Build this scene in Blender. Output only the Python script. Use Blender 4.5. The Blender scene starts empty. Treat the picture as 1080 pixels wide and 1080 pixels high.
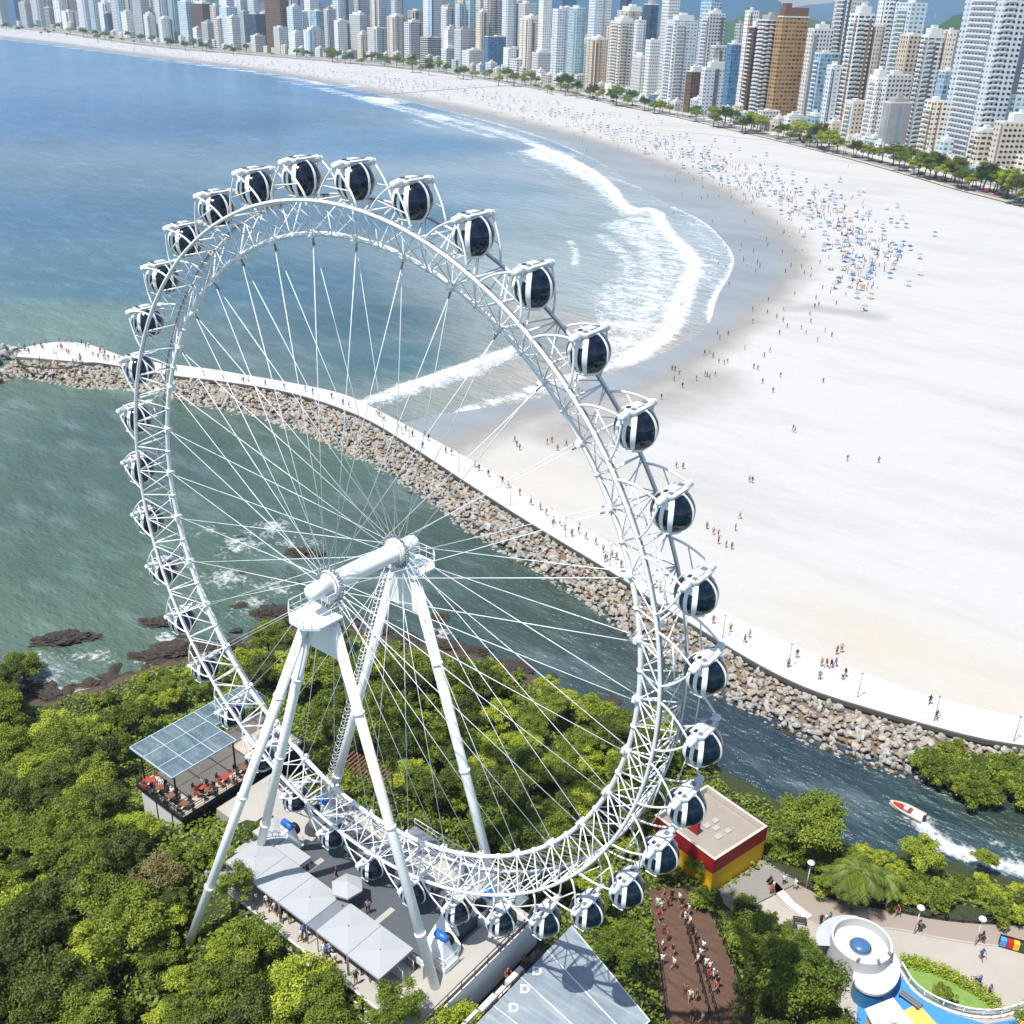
import bpy, bmesh, math, random
import numpy as np
from mathutils import Matrix, Vector, noise as mnoise

random.seed(7)
RNG = np.random.default_rng(7)
R = math.radians
S = bpy.context.scene
COL = S.collection

# ------------------------------------------------------------------ camera
CAM_ROT = np.array([[0.77837, 0.62719, 0.0279], [0.29429, -0.32524, -0.89867], [-0.55456, 0.70771, -0.43773]])
CAM_POS = np.array([52.68476, -48.8821, 89.76044])
FOC = 1103.217                      # pixels, for the 1080 px photograph
cam = bpy.data.cameras.new('camera')
cam.sensor_fit = 'HORIZONTAL'
cam.sensor_width = 36.0
cam.lens = FOC / 1080 * 36.0
cam.clip_start = 0.5
cam.clip_end = 40000
camo = bpy.data.objects.new('camera', cam)
COL.objects.link(camo)
mw = Matrix.Identity(4)
for i in range(3):
    mw[i][0] = CAM_ROT[0][i]; mw[i][1] = -CAM_ROT[1][i]; mw[i][2] = -CAM_ROT[2][i]; mw[i][3] = CAM_POS[i]
camo.matrix_world = mw
S.camera = camo

# ------------------------------------------------------------------ sky and sun
SUN_EL, SUN_AZ = 66.0, -99.0        # azimuth is measured from +x, towards the sun
world = bpy.data.worlds.new('World')
S.world = world
world.use_nodes = True
nt = world.node_tree
bg = nt.nodes['Background']
sky = nt.nodes.new('ShaderNodeTexSky')
sky.sky_type = 'NISHITA'
sky.sun_disc = False
sky.sun_elevation = R(SUN_EL)
sky.sun_rotation = R(90 - SUN_AZ)
sky.altitude = 10
sky.dust_density = 1.0
nt.links.new(sky.outputs[0], bg.inputs[0])
bg.inputs[1].default_value = 0.12
sun = bpy.data.lights.new('sun', 'SUN')
sun.energy = 4.6
sun.angle = R(0.53)
sun.color = (1.0, 0.965, 0.9)
suno = bpy.data.objects.new('sun', sun)
COL.objects.link(suno)
sv = Vector((math.cos(R(SUN_EL)) * math.cos(R(SUN_AZ)), math.cos(R(SUN_EL)) * math.sin(R(SUN_AZ)), math.sin(R(SUN_EL))))
suno.rotation_euler = sv.to_track_quat('Z', 'Y').to_euler()
suno.location = sv * 300
S.view_settings.view_transform = 'Standard'
S.view_settings.look = 'None'
S.view_settings.exposure = 0.56
S.view_settings.gamma = 1.0
S.cycles.max_bounces = 8
S.cycles.transparent_max_bounces = 12
S.cycles.volume_bounces = 0
S.cycles.caustics_reflective = False
S.cycles.caustics_refractive = False

# ------------------------------------------------------------------ measuring helpers
def at(u, v, z=0.0):
    """the point of the place, at height z, seen at pixel (u, v) of the survey photograph"""
    d = np.array([(u - 540) / FOC, (v - 540) / FOC, 1.0]) @ CAM_ROT
    t = (z - CAM_POS[2]) / d[2]
    return CAM_POS + t * d
def bearing(u, v):
    d = np.array([(u - 540) / FOC, (v - 540) / FOC, 1.0]) @ CAM_ROT
    h = math.hypot(d[0], d[1])
    return np.array([d[0] / h, d[1] / h, d[2] / h])
def seen(p):
    y = (np.atleast_2d(np.asarray(p, float)) - CAM_POS) @ CAM_ROT.T
    return np.c_[540 + FOC * y[:, 0] / y[:, 2], 540 + FOC * y[:, 1] / y[:, 2], y[:, 2]]
def line(pts, z=0.0):
    return np.array([at(u, v, z)[:2] for u, v in pts])
def pip(poly, P):
    x, y = P[:, 0], P[:, 1]
    ins = np.zeros(len(P), bool)
    n = len(poly)
    for i in range(n):
        x1, y1 = poly[i]; x2, y2 = poly[(i + 1) % n]
        if y1 == y2: continue
        c = ((y1 > y) != (y2 > y)) & (x < (x2 - x1) * (y - y1) / (y2 - y1) + x1)
        ins ^= c
    return ins
def pdist(pl, P, closed=False):
    best = np.full(len(P), 1e18)
    n = len(pl)
    for i in range(n if closed else n - 1):
        a = pl[i]; b = pl[(i + 1) % n]; d = b - a
        L = d @ d + 1e-12
        t = np.clip(((P - a) @ d) / L, 0, 1)
        q = P - (a + t[:, None] * d)
        best = np.minimum(best, (q * q).sum(1))
    return np.sqrt(best)
def resample(pl, step):
    pl = np.asarray(pl, float)
    seg = np.linalg.norm(np.diff(pl, axis=0), axis=1)
    s = np.r_[0, np.cumsum(seg)]
    n = max(2, int(s[-1] / step) + 1)
    q = np.linspace(0, s[-1], n)
    return np.stack([np.interp(q, s, pl[:, k]) for k in range(pl.shape[1])], 1)
def smooth(pl, n=2):
    pl = np.asarray(pl, float)
    for _ in range(n):
        a = pl[:-1] * .75 + pl[1:] * .25; b = pl[:-1] * .25 + pl[1:] * .75
        m = np.empty((len(a) * 2, pl.shape[1])); m[0::2] = a; m[1::2] = b
        pl = np.vstack([pl[:1], m, pl[-1:]])
    return pl
def sstep(x, a, b):
    t = np.clip((x - a) / (b - a), 0, 1)
    return t * t * (3 - 2 * t)

# ------------------------------------------------------------------ object helpers
def tag(o, label=None, cat=None, group=None, kind=None):
    if label: o['label'] = label
    if cat: o['category'] = cat
    if group: o['group'] = group
    if kind: o['kind'] = kind
    return o
def empty(name, loc=(0, 0, 0), rz=0.0, label=None, cat=None, group=None):
    o = bpy.data.objects.new(name, None)
    COL.objects.link(o)
    o.location = loc; o.rotation_euler = (0, 0, rz)
    o.empty_display_size = 0.3
    return tag(o, label, cat, group)
def link(name, me, parent=None, loc=(0, 0, 0), rot=(0, 0, 0), sc=None):
    o = bpy.data.objects.new(name, me)
    COL.objects.link(o)
    if parent: o.parent = parent
    o.location = loc; o.rotation_euler = rot
    if sc is not None: o.scale = sc if hasattr(sc, '__len__') else (sc, sc, sc)
    return o
def copy_tree(o, parent=None):
    c = o.copy(); COL.objects.link(c); c.parent = parent
    for ch in list(o.children): copy_tree(ch, c)
    return c

class MB:
    """collects shapes into one mesh"""
    def __init__(s):
        s.v = []; s.f = []; s.m = []; s.sm = []
    def add(s, V, F, mi=0, smooth=False):
        b = len(s.v)
        s.v.extend([tuple(map(float, p)) for p in V])
        for f in F:
            s.f.append(tuple(b + i for i in f)); s.m.append(mi); s.sm.append(smooth)
        return s
    def box(s, x0, x1, y0, y1, z0, z1, mi=0, M=None):
        V = [(x, y, z) for z in (z0, z1) for y in (y0, y1) for x in (x0, x1)]
        if M is not None: V = [M @ Vector(p) for p in V]
        return s.add(V, [(0, 2, 3, 1), (4, 5, 7, 6), (0, 1, 5, 4), (2, 6, 7, 3), (0, 4, 6, 2), (1, 3, 7, 5)], mi)
    def tube(s, pts, r, n=8, mi=0, caps=True, smooth=True):
        pts = [Vector(p) for p in pts]
        rs = r if hasattr(r, '__len__') else [r] * len(pts)
        V = []; F = []
        d0 = (pts[-1] - pts[0])
        ref = Vector((0, 0, 1)) if abs(d0.normalized().z) < .9 else Vector((1, 0, 0))
        for i, p in enumerate(pts):
            d = (pts[min(i + 1, len(pts) - 1)] - pts[max(i - 1, 0)]).normalized()
            a = d.cross(ref).normalized(); b = d.cross(a)
            for k in range(n):
                t = 2 * math.pi * k / n
                V.append(p + (a * math.cos(t) + b * math.sin(t)) * rs[i])
        for i in range(len(pts) - 1):
            for k in range(n):
                k2 = (k + 1) % n
                F.append((i * n + k, i * n + k2, (i + 1) * n + k2, (i + 1) * n + k))
        s.add(V, F, mi, smooth)
        if caps:
            b = len(s.v) - len(V)
            s.f.append(tuple(b + k for k in range(n))[::-1]); s.m.append(mi); s.sm.append(False)
            s.f.append(tuple(b + (len(pts) - 1) * n + k for k in range(n))); s.m.append(mi); s.sm.append(False)
        return s
    def lathe(s, prof, n=24, c=(0, 0, 0), mi=0, smooth=True, axis='z', cap=True):
        V = []; F = []
        for (r, z) in prof:
            for k in range(n):
                t = 2 * math.pi * k / n
                a, b = r * math.cos(t), r * math.sin(t)
                p = (a, b, z) if axis == 'z' else ((a, z, b) if axis == 'y' else (z, a, b))
                V.append((p[0] + c[0], p[1] + c[1], p[2] + c[2]))
        for i in range(len(prof) - 1):
            for k in range(n):
                k2 = (k + 1) % n
                F.append((i * n + k, i * n + k2, (i + 1) * n + k2, (i + 1) * n + k))
        if cap:
            F.append(tuple(range(n))[::-1]); F.append(tuple((len(prof) - 1) * n + k for k in range(n)))
        return s.add(V, F, mi, smooth)
    def prism(s, poly, z0, z1, mi=0, top=True, bottom=True):
        n = len(poly)
        z0s = z0 if hasattr(z0, '__len__') else [z0] * n
        z1s = z1 if hasattr(z1, '__len__') else [z1] * n
        a = sum(poly[i][0] * poly[(i + 1) % n][1] - poly[(i + 1) % n][0] * poly[i][1] for i in range(n))
        idx = list(range(n)) if a > 0 else list(range(n))[::-1]
        V = [(poly[i][0], poly[i][1], z0s[i]) for i in idx] + [(poly[i][0], poly[i][1], z1s[i]) for i in idx]
        F = [(i, (i + 1) % n, n + (i + 1) % n, n + i) for i in range(n)]
        if top: F.append(tuple(n + i for i in range(n)))
        if bottom: F.append(tuple(range(n))[::-1])
        return s.add(V, F, mi)
    def mesh(s, name, mats):
        me = bpy.data.meshes.new(name)
        me.from_pydata(s.v, [], s.f)
        for m in (mats if isinstance(mats, (list, tuple)) else [mats]): me.materials.append(m)
        me.polygons.foreach_set('material_index', s.m)
        me.polygons.foreach_set('use_smooth', s.sm)
        me.update()
        return me
    def build(s, name, mats, parent=None, loc=(0, 0, 0), rot=(0, 0, 0)):
        return link(name, s.mesh(name, mats), parent, loc, rot)

# ------------------------------------------------------------------ materials
def lin(h):
    h = h.lstrip('#')
    c = [int(h[i:i + 2], 16) / 255 for i in (0, 2, 4)]
    return tuple(x / 12.92 if x <= .04045 else ((x + .055) / 1.055) ** 2.4 for x in c) + (1,)
class G:
    """small node-graph writer"""
    def __init__(s, name):
        s.m = bpy.data.materials.new(name); s.m.use_nodes = True
        s.t = s.m.node_tree; s.p = s.t.nodes['Principled BSDF']
    def n(s, typ, **kw):
        nd = s.t.nodes.new('ShaderNode' + typ)
        for k, v in kw.items(): setattr(nd, k, v)
        return nd
    def l(s, a, b): s.t.links.new(a, b)
    def val(s, sock, x):
        if isinstance(x, (int, float)): sock.default_value = x
        elif isinstance(x, tuple): sock.default_value = x
        else: s.l(x, sock)
    def math(s, op, a, b=None, c=None, clamp=False):
        nd = s.n('Math', operation=op, use_clamp=clamp)
        s.val(nd.inputs[0], a)
        if b is not None: s.val(nd.inputs[1], b)
        if c is not None: s.val(nd.inputs[2], c)
        return nd.outputs[0]
    def mix(s, f, a, b, mode='MIX'):
        nd = s.n('Mix', data_type='RGBA', blend_type=mode)
        s.val(nd.inputs[0], f); s.val(nd.inputs[6], a); s.val(nd.inputs[7], b)
        return nd.outputs[2]
    def noise(s, vec, scale, detail=4, rough=.55, dim='3D'):
        nd = s.n('TexNoise'); nd.noise_dimensions = dim
        nd.inputs['Scale'].default_value = scale; nd.inputs['Detail'].default_value = detail
        nd.inputs['Roughness'].default_value = rough
        if vec is not None: s.l(vec, nd.inputs['Vector'])
        return nd.outputs[0]
    def pos(s): return s.n('NewGeometry').outputs['Position']
    def obj(s): return s.n('TexCoord').outputs['Object']
    def rnd(s): return s.n('ObjectInfo').outputs['Random']
    def attr(s, name): return s.n('Attribute', attribute_name=name)
    def ramp(s, f, stops):
        nd = s.n('ValToRGB')
        e = nd.color_ramp.elements
        while len(e) < len(stops): e.new(.5)
        for i, (p, c) in enumerate(stops):
            e[i].position = p; e[i].color = c
        s.val(nd.inputs[0], f)
        return nd.outputs[0]
    def stretch(s, vec, sx, sy, sz, rz=0):
        nd = s.n('Mapping'); nd.inputs['Scale'].default_value = (sx, sy, sz)
        nd.inputs['Rotation'].default_value = (0, 0, rz)
        s.l(vec, nd.inputs[0]); return nd.outputs[0]
    def bump(s, h, strength=.3, dist=.1):
        nd = s.n('Bump'); nd.inputs['Strength'].default_value = strength; nd.inputs['Distance'].default_value = dist
        s.val(nd.inputs['Height'], h); s.l(nd.outputs[0], s.p.inputs['Normal']); return nd
    def out(s, col=None, rough=None, metal=None, spec=None):
        if col is not None: s.val(s.p.inputs['Base Color'], col)
        if rough is not None: s.val(s.p.inputs['Roughness'], rough)
        if metal is not None: s.val(s.p.inputs['Metallic'], metal)
        if spec is not None: s.val(s.p.inputs['Specular IOR Level'], spec)
        return s.m
_mc = {}
def paint(name, hexcol, rough=.5, metal=0., var=.12, scale=.8, bump=0.0, spec=.5, world=False):
    """a plain coat with weathering: broad and fine noise in tone, slight roughness change"""
    if name in _mc: return _mc[name]
    g = G(name)
    c = lin(hexcol)
    v = g.pos() if world else g.obj()
    n1 = g.noise(v, scale, 5, .6); n2 = g.noise(v, scale * 9, 3, .6)
    f = g.math('ADD', g.math('MULTIPLY', n1, .7), g.math('MULTIPLY', n2, .3))
    k = g.math('MULTIPLY_ADD', g.math('SUBTRACT', f, .5), var * 4, 1.0)
    hsv = g.n('HueSaturation'); hsv.inputs['Color'].default_value = c
    g.l(k, hsv.inputs['Value'])
    r = g.math('MULTIPLY_ADD', g.math('SUBTRACT', n1, .5), .3, rough, clamp=True)
    if bump: g.bump(g.noise(v, scale * 12, 3), bump, .05)
    _mc[name] = g.out(hsv.outputs[0], r, metal, spec)
    return _mc[name]
WHITE = paint('white_steel_paint', '#e2e4e5', .35, var=.09, scale=.35)
WHITE2 = paint('white_render_wall', '#c9c9c6', .7, var=.06, scale=.3)
GREYM = paint('grey_steel', '#7d8288', .45, .3, var=.08)
DARK = paint('dark_steel', '#22262a', .45, .2, var=.1)
BLACK = paint('black_paint', '#101214', .5, var=.1)
CONC = paint('pale_concrete', '#a19d95', .85, var=.1, scale=.25)
CONC2 = paint('grey_concrete', '#7f7d78', .85, var=.14, scale=.3)
# ================================================================== sea, beach, land
WATERLINE_PX = [(405,452),(436,447),(470,440),(520,432),(570,425),(620,405),(660,392),(700,378),(738,358),(756,343),(762,312),(776,291),(781,272),(769,254),(747,233),(724,223),(690,205),(655,182),(625,165),(590,150),(550,136),(500,123),(460,113),(420,104),(380,95),(340,87),(300,80),(250,72),(200,66),(150,60),(100,54),(50,46),(0,41),(-70,34),(-160,27)]
DRY_PX = [(440,508),(470,488),(510,472),(560,452),(620,434),(690,420),(735,396),(775,366),(805,338),(835,312),(857,285),(853,262),(832,241),(800,219),(765,198),(720,177),(670,159),(620,144),(570,131),(520,119),(480,110),(430,100),(380,90),(330,81),(280,73),(230,66),(180,60),(130,54),(80,47),(30,41),(0,38),(-70,32),(-160,26)]
INLAND_PX = [(1150,239),(1110,228),(1080,219),(1050,211),(1010,201),(960,186),(900,169),(850,156),(800,144),(740,130),(700,121),(650,111),(600,100),(550,91),(500,82),(450,75),(400,70),(350,65),(300,61),(250,57),(200,53),(150,48),(100,41),(50,33),(0,29),(-70,24),(-160,19)]
waterline = smooth(line(WATERLINE_PX), 2)
dryline = smooth(line(DRY_PX), 2)
inland = smooth(line(INLAND_PX, 2.0), 1)
LAND_PX = [(-60,742),(0,735),(40,741),(75,735),(110,725),(150,708),(200,690),(245,690),(268,672),(300,664),(345,668),(390,668),(430,682),(520,697),(570,722),(640,748),(700,778),(780,828),(820,852),(870,893),(905,906),(950,902),(1000,915),(1080,935),(1150,955)]
coast = smooth(line(LAND_PX), 2)
land_poly = np.vstack([coast, [[75, 40], [72, -20], [66, -58], [0, -66], [-70, -50], [-95, -15]]])
# --- the mole (walkway on a rock bank)
MOLE_TOP_PX = [(45,362),(67,360),(90,362),(112,369),(134,378),(184,384.5),(220,388.5),(263,396),(302,402.5),(362,414),(395,430.5),(430,449),(491,481),(547,516),(602,549),(658,580),(708,613),(758,642),(817,672),(891,702),(961,728),(1036,748),(1080,757),(1160,768)]
MOLE_BOT_PX = [(45,386.5),(67,387),(84,384),(97,381),(130,386.5),(181,396),(220,400),(263,406),(302,412.5),(347,425.5),(391,443),(436,471.5),(491,508),(547,544),(602,577),(660,612),(691,635),(747,668.5),(798,700),(850,726),(902,742.5),(961,759.5),(1036,779.5),(1080,786),(1160,797)]
BANK_PX = [(-8,388),(4,400),(25,408),(60,411),(100,410),(135,412),(180,421),(225,432),(270,440),(300,452),(345,470),(400,496),(440,522),(478,552),(500,568),(540,590),(585,617),(625,645),(660,672),(700,704),(745,732),(800,760),(860,790),(920,812),(965,824),(1040,838),(1160,850)]
MZ = 3.4
mole_top = smooth(line(MOLE_TOP_PX, MZ), 2)
mole_bot = smooth(line(MOLE_BOT_PX, MZ), 2)
bank = smooth(line(BANK_PX, 0), 2)
beach_poly = np.vstack([waterline, inland[::-1], [[260, 470], [260, 120], [90, 92]], mole_top[::-1][:-120]]) if False else None

# --- sea
def grid_cells(x0, x1, y0, y1, st):
    xs = np.arange(x0, x1 + st * .5, st); ys = np.arange(y0, y1 + st * .5, st)
    X, Y = np.meshgrid(xs, ys)
    P = np.stack([X.ravel(), Y.ravel()], 1)
    nx, ny = len(xs), len(ys)
    i = (np.arange(ny - 1)[:, None] * nx + np.arange(nx - 1)[None]).ravel()
    return P, np.stack([i, i + 1, i + nx + 1, i + nx], 1)
def sheet(name, P, Z, F, mat, attrs={}, cols={}, smooth_=True):
    used = np.unique(F)
    rem = np.full(len(P), -1); rem[used] = np.arange(len(used))
    V = np.c_[P, Z][used]; F = rem[F]
    me = bpy.data.meshes.new(name)
    me.vertices.add(len(V)); me.vertices.foreach_set('co', V.ravel())
    me.loops.add(F.size); me.loops.foreach_set('vertex_index', F.ravel())
    me.polygons.add(len(F)); me.polygons.foreach_set('loop_start', np.arange(0, F.size, 4))
    me.update(calc_edges=True)
    me.polygons.foreach_set('use_smooth', [smooth_] * len(F))
    for k, a in attrs.items():
        me.attributes.new(k, 'FLOAT', 'POINT').data.foreach_set('value', a[used].astype(np.float32))
    for k, a in cols.items():
        c = np.c_[a[used], np.ones(len(used))].astype(np.float32)
        me.attributes.new(k, 'FLOAT_COLOR', 'POINT').data.foreach_set('color', c.ravel())
    me.materials.append(mat)
    return link(name, me)
FOAM_POLY = [
    [(390,424),(440,404),(500,383),(545,367),(552,376),(500,398),(450,412),(400,430)],
    [(625,238),(661,228),(690,219),(700,246),(724,265),(733,283),(724,302),(716,325),(708,346),(691,363),(656,381),(630,391),(618,372),(622,345),(622,309),(640,294),(690,288),(698,276),(668,262),(645,246)],
    [(545,160),(570,154),(602,170),(626,182),(639,197),(656,207),(678,222),(660,230),(640,212),(618,193),(590,178)],
    [(315,83),(346,85),(350,90),(330,90)], [(356,87),(390,90),(388,94),(362,93)], [(376,101),(420,104),(432,109),(400,112),(382,107)], [(441,118),(470,121),(486,128),(455,127)],
    [(300,80),(320,82),(322,85),(302,83)], [(428,122),(448,130),(470,136),(450,134)],
]
FOAM_LINE = [
    ([(560,152),(602,168),(638,190),(662,226),(690,219),(702,246),(726,265),(734,283),(725,302),(717,325),(708,346),(691,363),(656,382)], 4.5, 1.15), ([(390,424),(440,405),(500,384),(545,368)], 3.5, 1.1), ([(660,235),(690,270),(690,320),(660,360)], 8, .72), ([(635,250),(668,275),(650,330),(635,375)], 7, .62),
    ([(440,449),(500,430),(560,412),(610,396)], 3.0, .85), ([(470,440),(540,424),(600,408)], 2.5, .6),
    ([(706,206),(724,223),(747,233),(769,254),(780,272),(774,291),(760,310),(754,326),(755,340)], 3.4, 1.15),
    ([(700,208),(724,222),(745,250),(752,280),(742,300)], 10, .5), ([(690,364),(656,382),(600,398)], 4, .8),
    ([(601,254),(606,262),(608,272),(605,280)], 2.2, .75), ([(478,122),(530,137),(565,152)], 7, .55), ([(0,41),(100,54),(200,66),(300,80)], 6, .9),
    ([(150,62),(250,74),(330,88)], 10, .62), ([(340,93),(420,112),(500,132),(560,150),(600,165)], 10, .7), ([(300,86),(380,104),(450,124),(520,145)], 7, .68), ([(590,150),(640,172),(690,198),(722,222)], 5, .8), ([(640,160),(700,182),(760,222)], 4, .5), ([(560,140),(620,163),(660,184),(700,208)], 5, .6), ([(520,150),(555,170),(590,190)], 6, .4), ([(590,172),(640,186),(690,203)], 5, .55),
    ([(300,80),(420,104),(500,123),(590,150)], 5, .75), ([(672,232),(690,262),(665,300),(650,350)], 16, .45),
]
ROCK_FOAM = [(60,705,6),(45,692,4),(110,690,4),(250,575,8),(290,555,6),(240,610,6),(215,560,5),(285,620,7),(320,575,7),(70,735,6),(40,720,7),(265,640,6),(175,672,4),(465,668,5),(150,700,4),(330,640,5)]
TINT = [((30,120),'#457cae'),((200,130),'#3f729f'),((420,150),'#5f90b4'),((50,230),'#4a7a9b'),((120,300),'#4f7d90'),((230,230),'#4a7796'),((300,300),'#3f6f8a'),((430,230),'#4f7d9b'),((380,340),'#38677f'),((420,380),'#447486'),
        ((60,340),'#6c938f'),((20,430),'#5c8078'),((120,450),'#4b6e67'),((40,520),'#4a6d68'),((230,480),'#44665f'),((300,500),'#4b6f69'),((60,600),'#4b6f66'),((40,660),'#587a70'),((200,640),'#557669'),((300,600),'#4e6f67'),
        ((460,600),'#3e5a55'),((540,650),'#3d5853'),((640,720),'#3a5357'),((760,790),'#31485a'),((860,830),'#2e4658'),((960,870),'#31505a'),((1060,860),'#3a4f49'),((1040,900),'#3d5f66'),
        ((520,200),'#8fabbd'),((580,240),'#a3b8bd'),((600,300),'#aebfc1'),((620,340),'#b4c3c3'),((560,360),'#86a3a9'),((500,410),'#9bb0b0'),((560,405),'#b2bfc0'),((650,330),'#c6d0d3'),((740,290),'#b9c4cb'),((680,370),'#bcc6ca'),((690,190),'#b3c0c9'),((640,200),'#bac6cb'),((660,270),'#b4c2c4'),((720,250),'#bcc8ce'),((560,140),'#a2b7c6'),((330,100),'#5c91bb'),((150,66),'#578bb8'),((0,46),'#568ab8')]
tp = line([p for p, _ in TINT]); tcol = np.array([lin(c)[:3] for _, c in TINT])
olive = np.array([1 if (v > 330 and u < 700) or u > 560 and v > 560 else 0 for (u, v), _ in TINT])[:, None]
tcol = tcol * .62 * (1 - olive + olive * np.array([[1.25, .99, .86]]))
def tint(P):
    d2 = ((P[:, None, :] - tp[None]) ** 2).sum(2)
    rng = np.linalg.norm(P - CAM_POS[:2], axis=1)[:, None]
    w = 1 / (d2 / (rng * .05) ** 2 + .15) ** 1.7
    return (w[:, :, None] * tcol[None]).sum(1) / w.sum(1)[:, None]
def foam(P):
    F = np.zeros(len(P))
    rng = np.linalg.norm(P - CAM_POS[:2], axis=1)
    for pl in FOAM_POLY:
        w = line(pl)
        d = pdist(w, P, True); ins = pip(w, P)
        sd = np.where(ins, d, -d)
        k_ = float(np.clip(np.linalg.norm(w.mean(0) - CAM_POS[:2]) / 350, .7, 3)); F = np.maximum(F, sstep(sd, -6 * k_, 5 * k_) * (.62 if len(pl) > 13 else .85))
    for pl, wd, st in FOAM_LINE:
        d = pdist(smooth(line(pl), 1), P)
        F = np.maximum(F, st * np.exp(-(d / wd) ** 2))
    for u, v, r in ROCK_FOAM:
        c = at(u, v)[:2]
        d = np.linalg.norm(P - c, axis=1)
        F = np.maximum(F, .62 * np.exp(-(d / (r * .75)) ** 2))
    # thin swash along the rocks of the shore and of the mole
    F = np.maximum(F, .40 * np.exp(-(pdist(coast, P) / 1.6) ** 2))
    F = np.maximum(F, .30 * np.exp(-(pdist(bank, P) / 1.2) ** 2))
    # wake of the speedboat
    d = pdist(smooth(line([(964,861),(973,866),(985,884),(1005,897),(1035,903),(1080,918),(1130,935)]), 2), P)
    F = np.maximum(F, 1.1 * np.exp(-(d / 1.7) ** 2))
    d = pdist(smooth(line([(970,866),(1010,882),(1040,884),(1070,900)]), 2), P)
    F = np.maximum(F, .45 * np.exp(-(d / 2.0) ** 2))
    return F
def water_mat():
    g = G('sea_water')
    p = g.pos()
    t = g.attr('tint').outputs['Color']
    f = g.attr('foam').outputs['Fac']
    big = g.noise(g.stretch(p, 1, 1.9, 1, R(35)), .012, 4, .6)
    mid = g.noise(g.stretch(p, 1, 2.6, 1, R(35)), .06, 4, .6)
    c = g.mix(g.math('MULTIPLY', g.math('SUBTRACT', big, .42), 1.2, clamp=True), t, (.02, .06, .085, 1))
    c = g.mix(g.math('MULTIPLY', g.math('SUBTRACT', mid, .5), 1.3, clamp=True), c, g.mix(.42, t, (.45, .58, .62, 1)))
    fine = g.noise(g.stretch(p, 1, 3.2, 1, R(28)), .22, 5, .7)
    c = g.mix(g.math('MULTIPLY', g.math('SUBTRACT', fine, .5), 1.2, clamp=True), c, g.mix(.55, t, (.02, .05, .08, 1)))
    c = g.mix(g.math('MULTIPLY', g.math('SUBTRACT', .42, fine), .9, clamp=True), c, g.mix(.38, t, (.5, .64, .7, 1)))  # pale flecks: glints on the ripples painted into the water colour
    n1 = g.noise(p, .35, 6, .65); n2 = g.noise(p, 1.4, 4, .7)
    nn = g.math('ADD', g.math('MULTIPLY', n1, .6), g.math('MULTIPLY', n2, .4))
    n0 = g.noise(g.stretch(p, 1, 2.2, 1, R(35)), .07, 4, .6)
    m = g.math('MULTIPLY_ADD', g.math('SUBTRACT', nn, .5), 3.0, g.math('MULTIPLY_ADD', g.math('SUBTRACT', n0, .5), 1.6, g.math('MULTIPLY_ADD', f, 1.5, -.66)))
    m = g.math('MULTIPLY', g.math('MULTIPLY', m, 1.5, clamp=True), g.math('MULTIPLY_ADD', f, 7.0, -.35, clamp=True))
    c = g.mix(m, c, (.62, .65, .66, 1))
    r = g.math('MULTIPLY_ADD', m, .5, .2)
    w1 = g.noise(g.stretch(p, 1, 2.2, 1, R(35)), .10, 3, .6)
    w2 = g.noise(g.stretch(p, 1, 1.8, 1, R(20)), .45, 4, .65)
    w3 = g.noise(p, 1.6, 3, .6)
    h = g.math('ADD', g.math('MULTIPLY', w1, 2.2), g.math('ADD', g.math('MULTIPLY', w2, .75), g.math('MULTIPLY', w3, .22)))
    h = g.math('ADD', h, g.math('MULTIPLY', m, .25))
    g.bump(h, .7, 1.3)
    g.p.inputs['IOR'].default_value = 1.33
    return g.out(c, r)
WATER = water_mat()
def sea_grid(x0, x1, y0, y1, st):
    P, F = grid_cells(x0, x1, y0, y1, st)
    inl = np.vstack([inland, [[inland[-1][0], 4000], [600, 4000], [600, inland[0][1]]]])
    sub = P[F].mean(1)
    drop = pip(inl, sub) | (pip(land_poly, sub) & (pdist(land_poly, sub, True) > 6))
    return P, F[~drop]
parts = [sea_grid(-420, 10, -60, 700, 2.0), sea_grid(10, 70, -60, 40, 2.0), sea_grid(10, 70, 40, 90, .8), sea_grid(10, 70, 90, 700, 2.0), sea_grid(-780, -420, -60, 1000, 4.0), sea_grid(-2700, -780, -60, 1600, 12.0), sea_grid(-780, -420, 1000, 1120, 8.0), sea_grid(-420, 70, 700, 1000, 10.0)]
PP = np.vstack([p for p, _ in parts]); o = 0; FF = []
for p, f in parts: FF.append(f + o); o += len(p)
FF = np.vstack(FF)
fo_ = foam(PP)
zz_ = .5 * np.clip(fo_, 0, 1) ** 1.5 * sstep(pdist(waterline, PP), 6, 16) * (PP[:, 0] < 10)
sea = sheet('sea', PP, zz_, FF, WATER, {'foam': fo_}, {'tint': np.vstack([tint(c) for c in np.array_split(PP, 20)])})
tag(sea, kind='structure')
# open water outside the bay, one wide sheet a little lower
P, F = grid_cells(-9000, 1500, -600, 3000, 300)
deep = sheet('seabed', P, np.full(len(P), -3.0), F, paint('seabed_sand', '#39605f', .6, world=True))
tag(deep, kind='structure')

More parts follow.
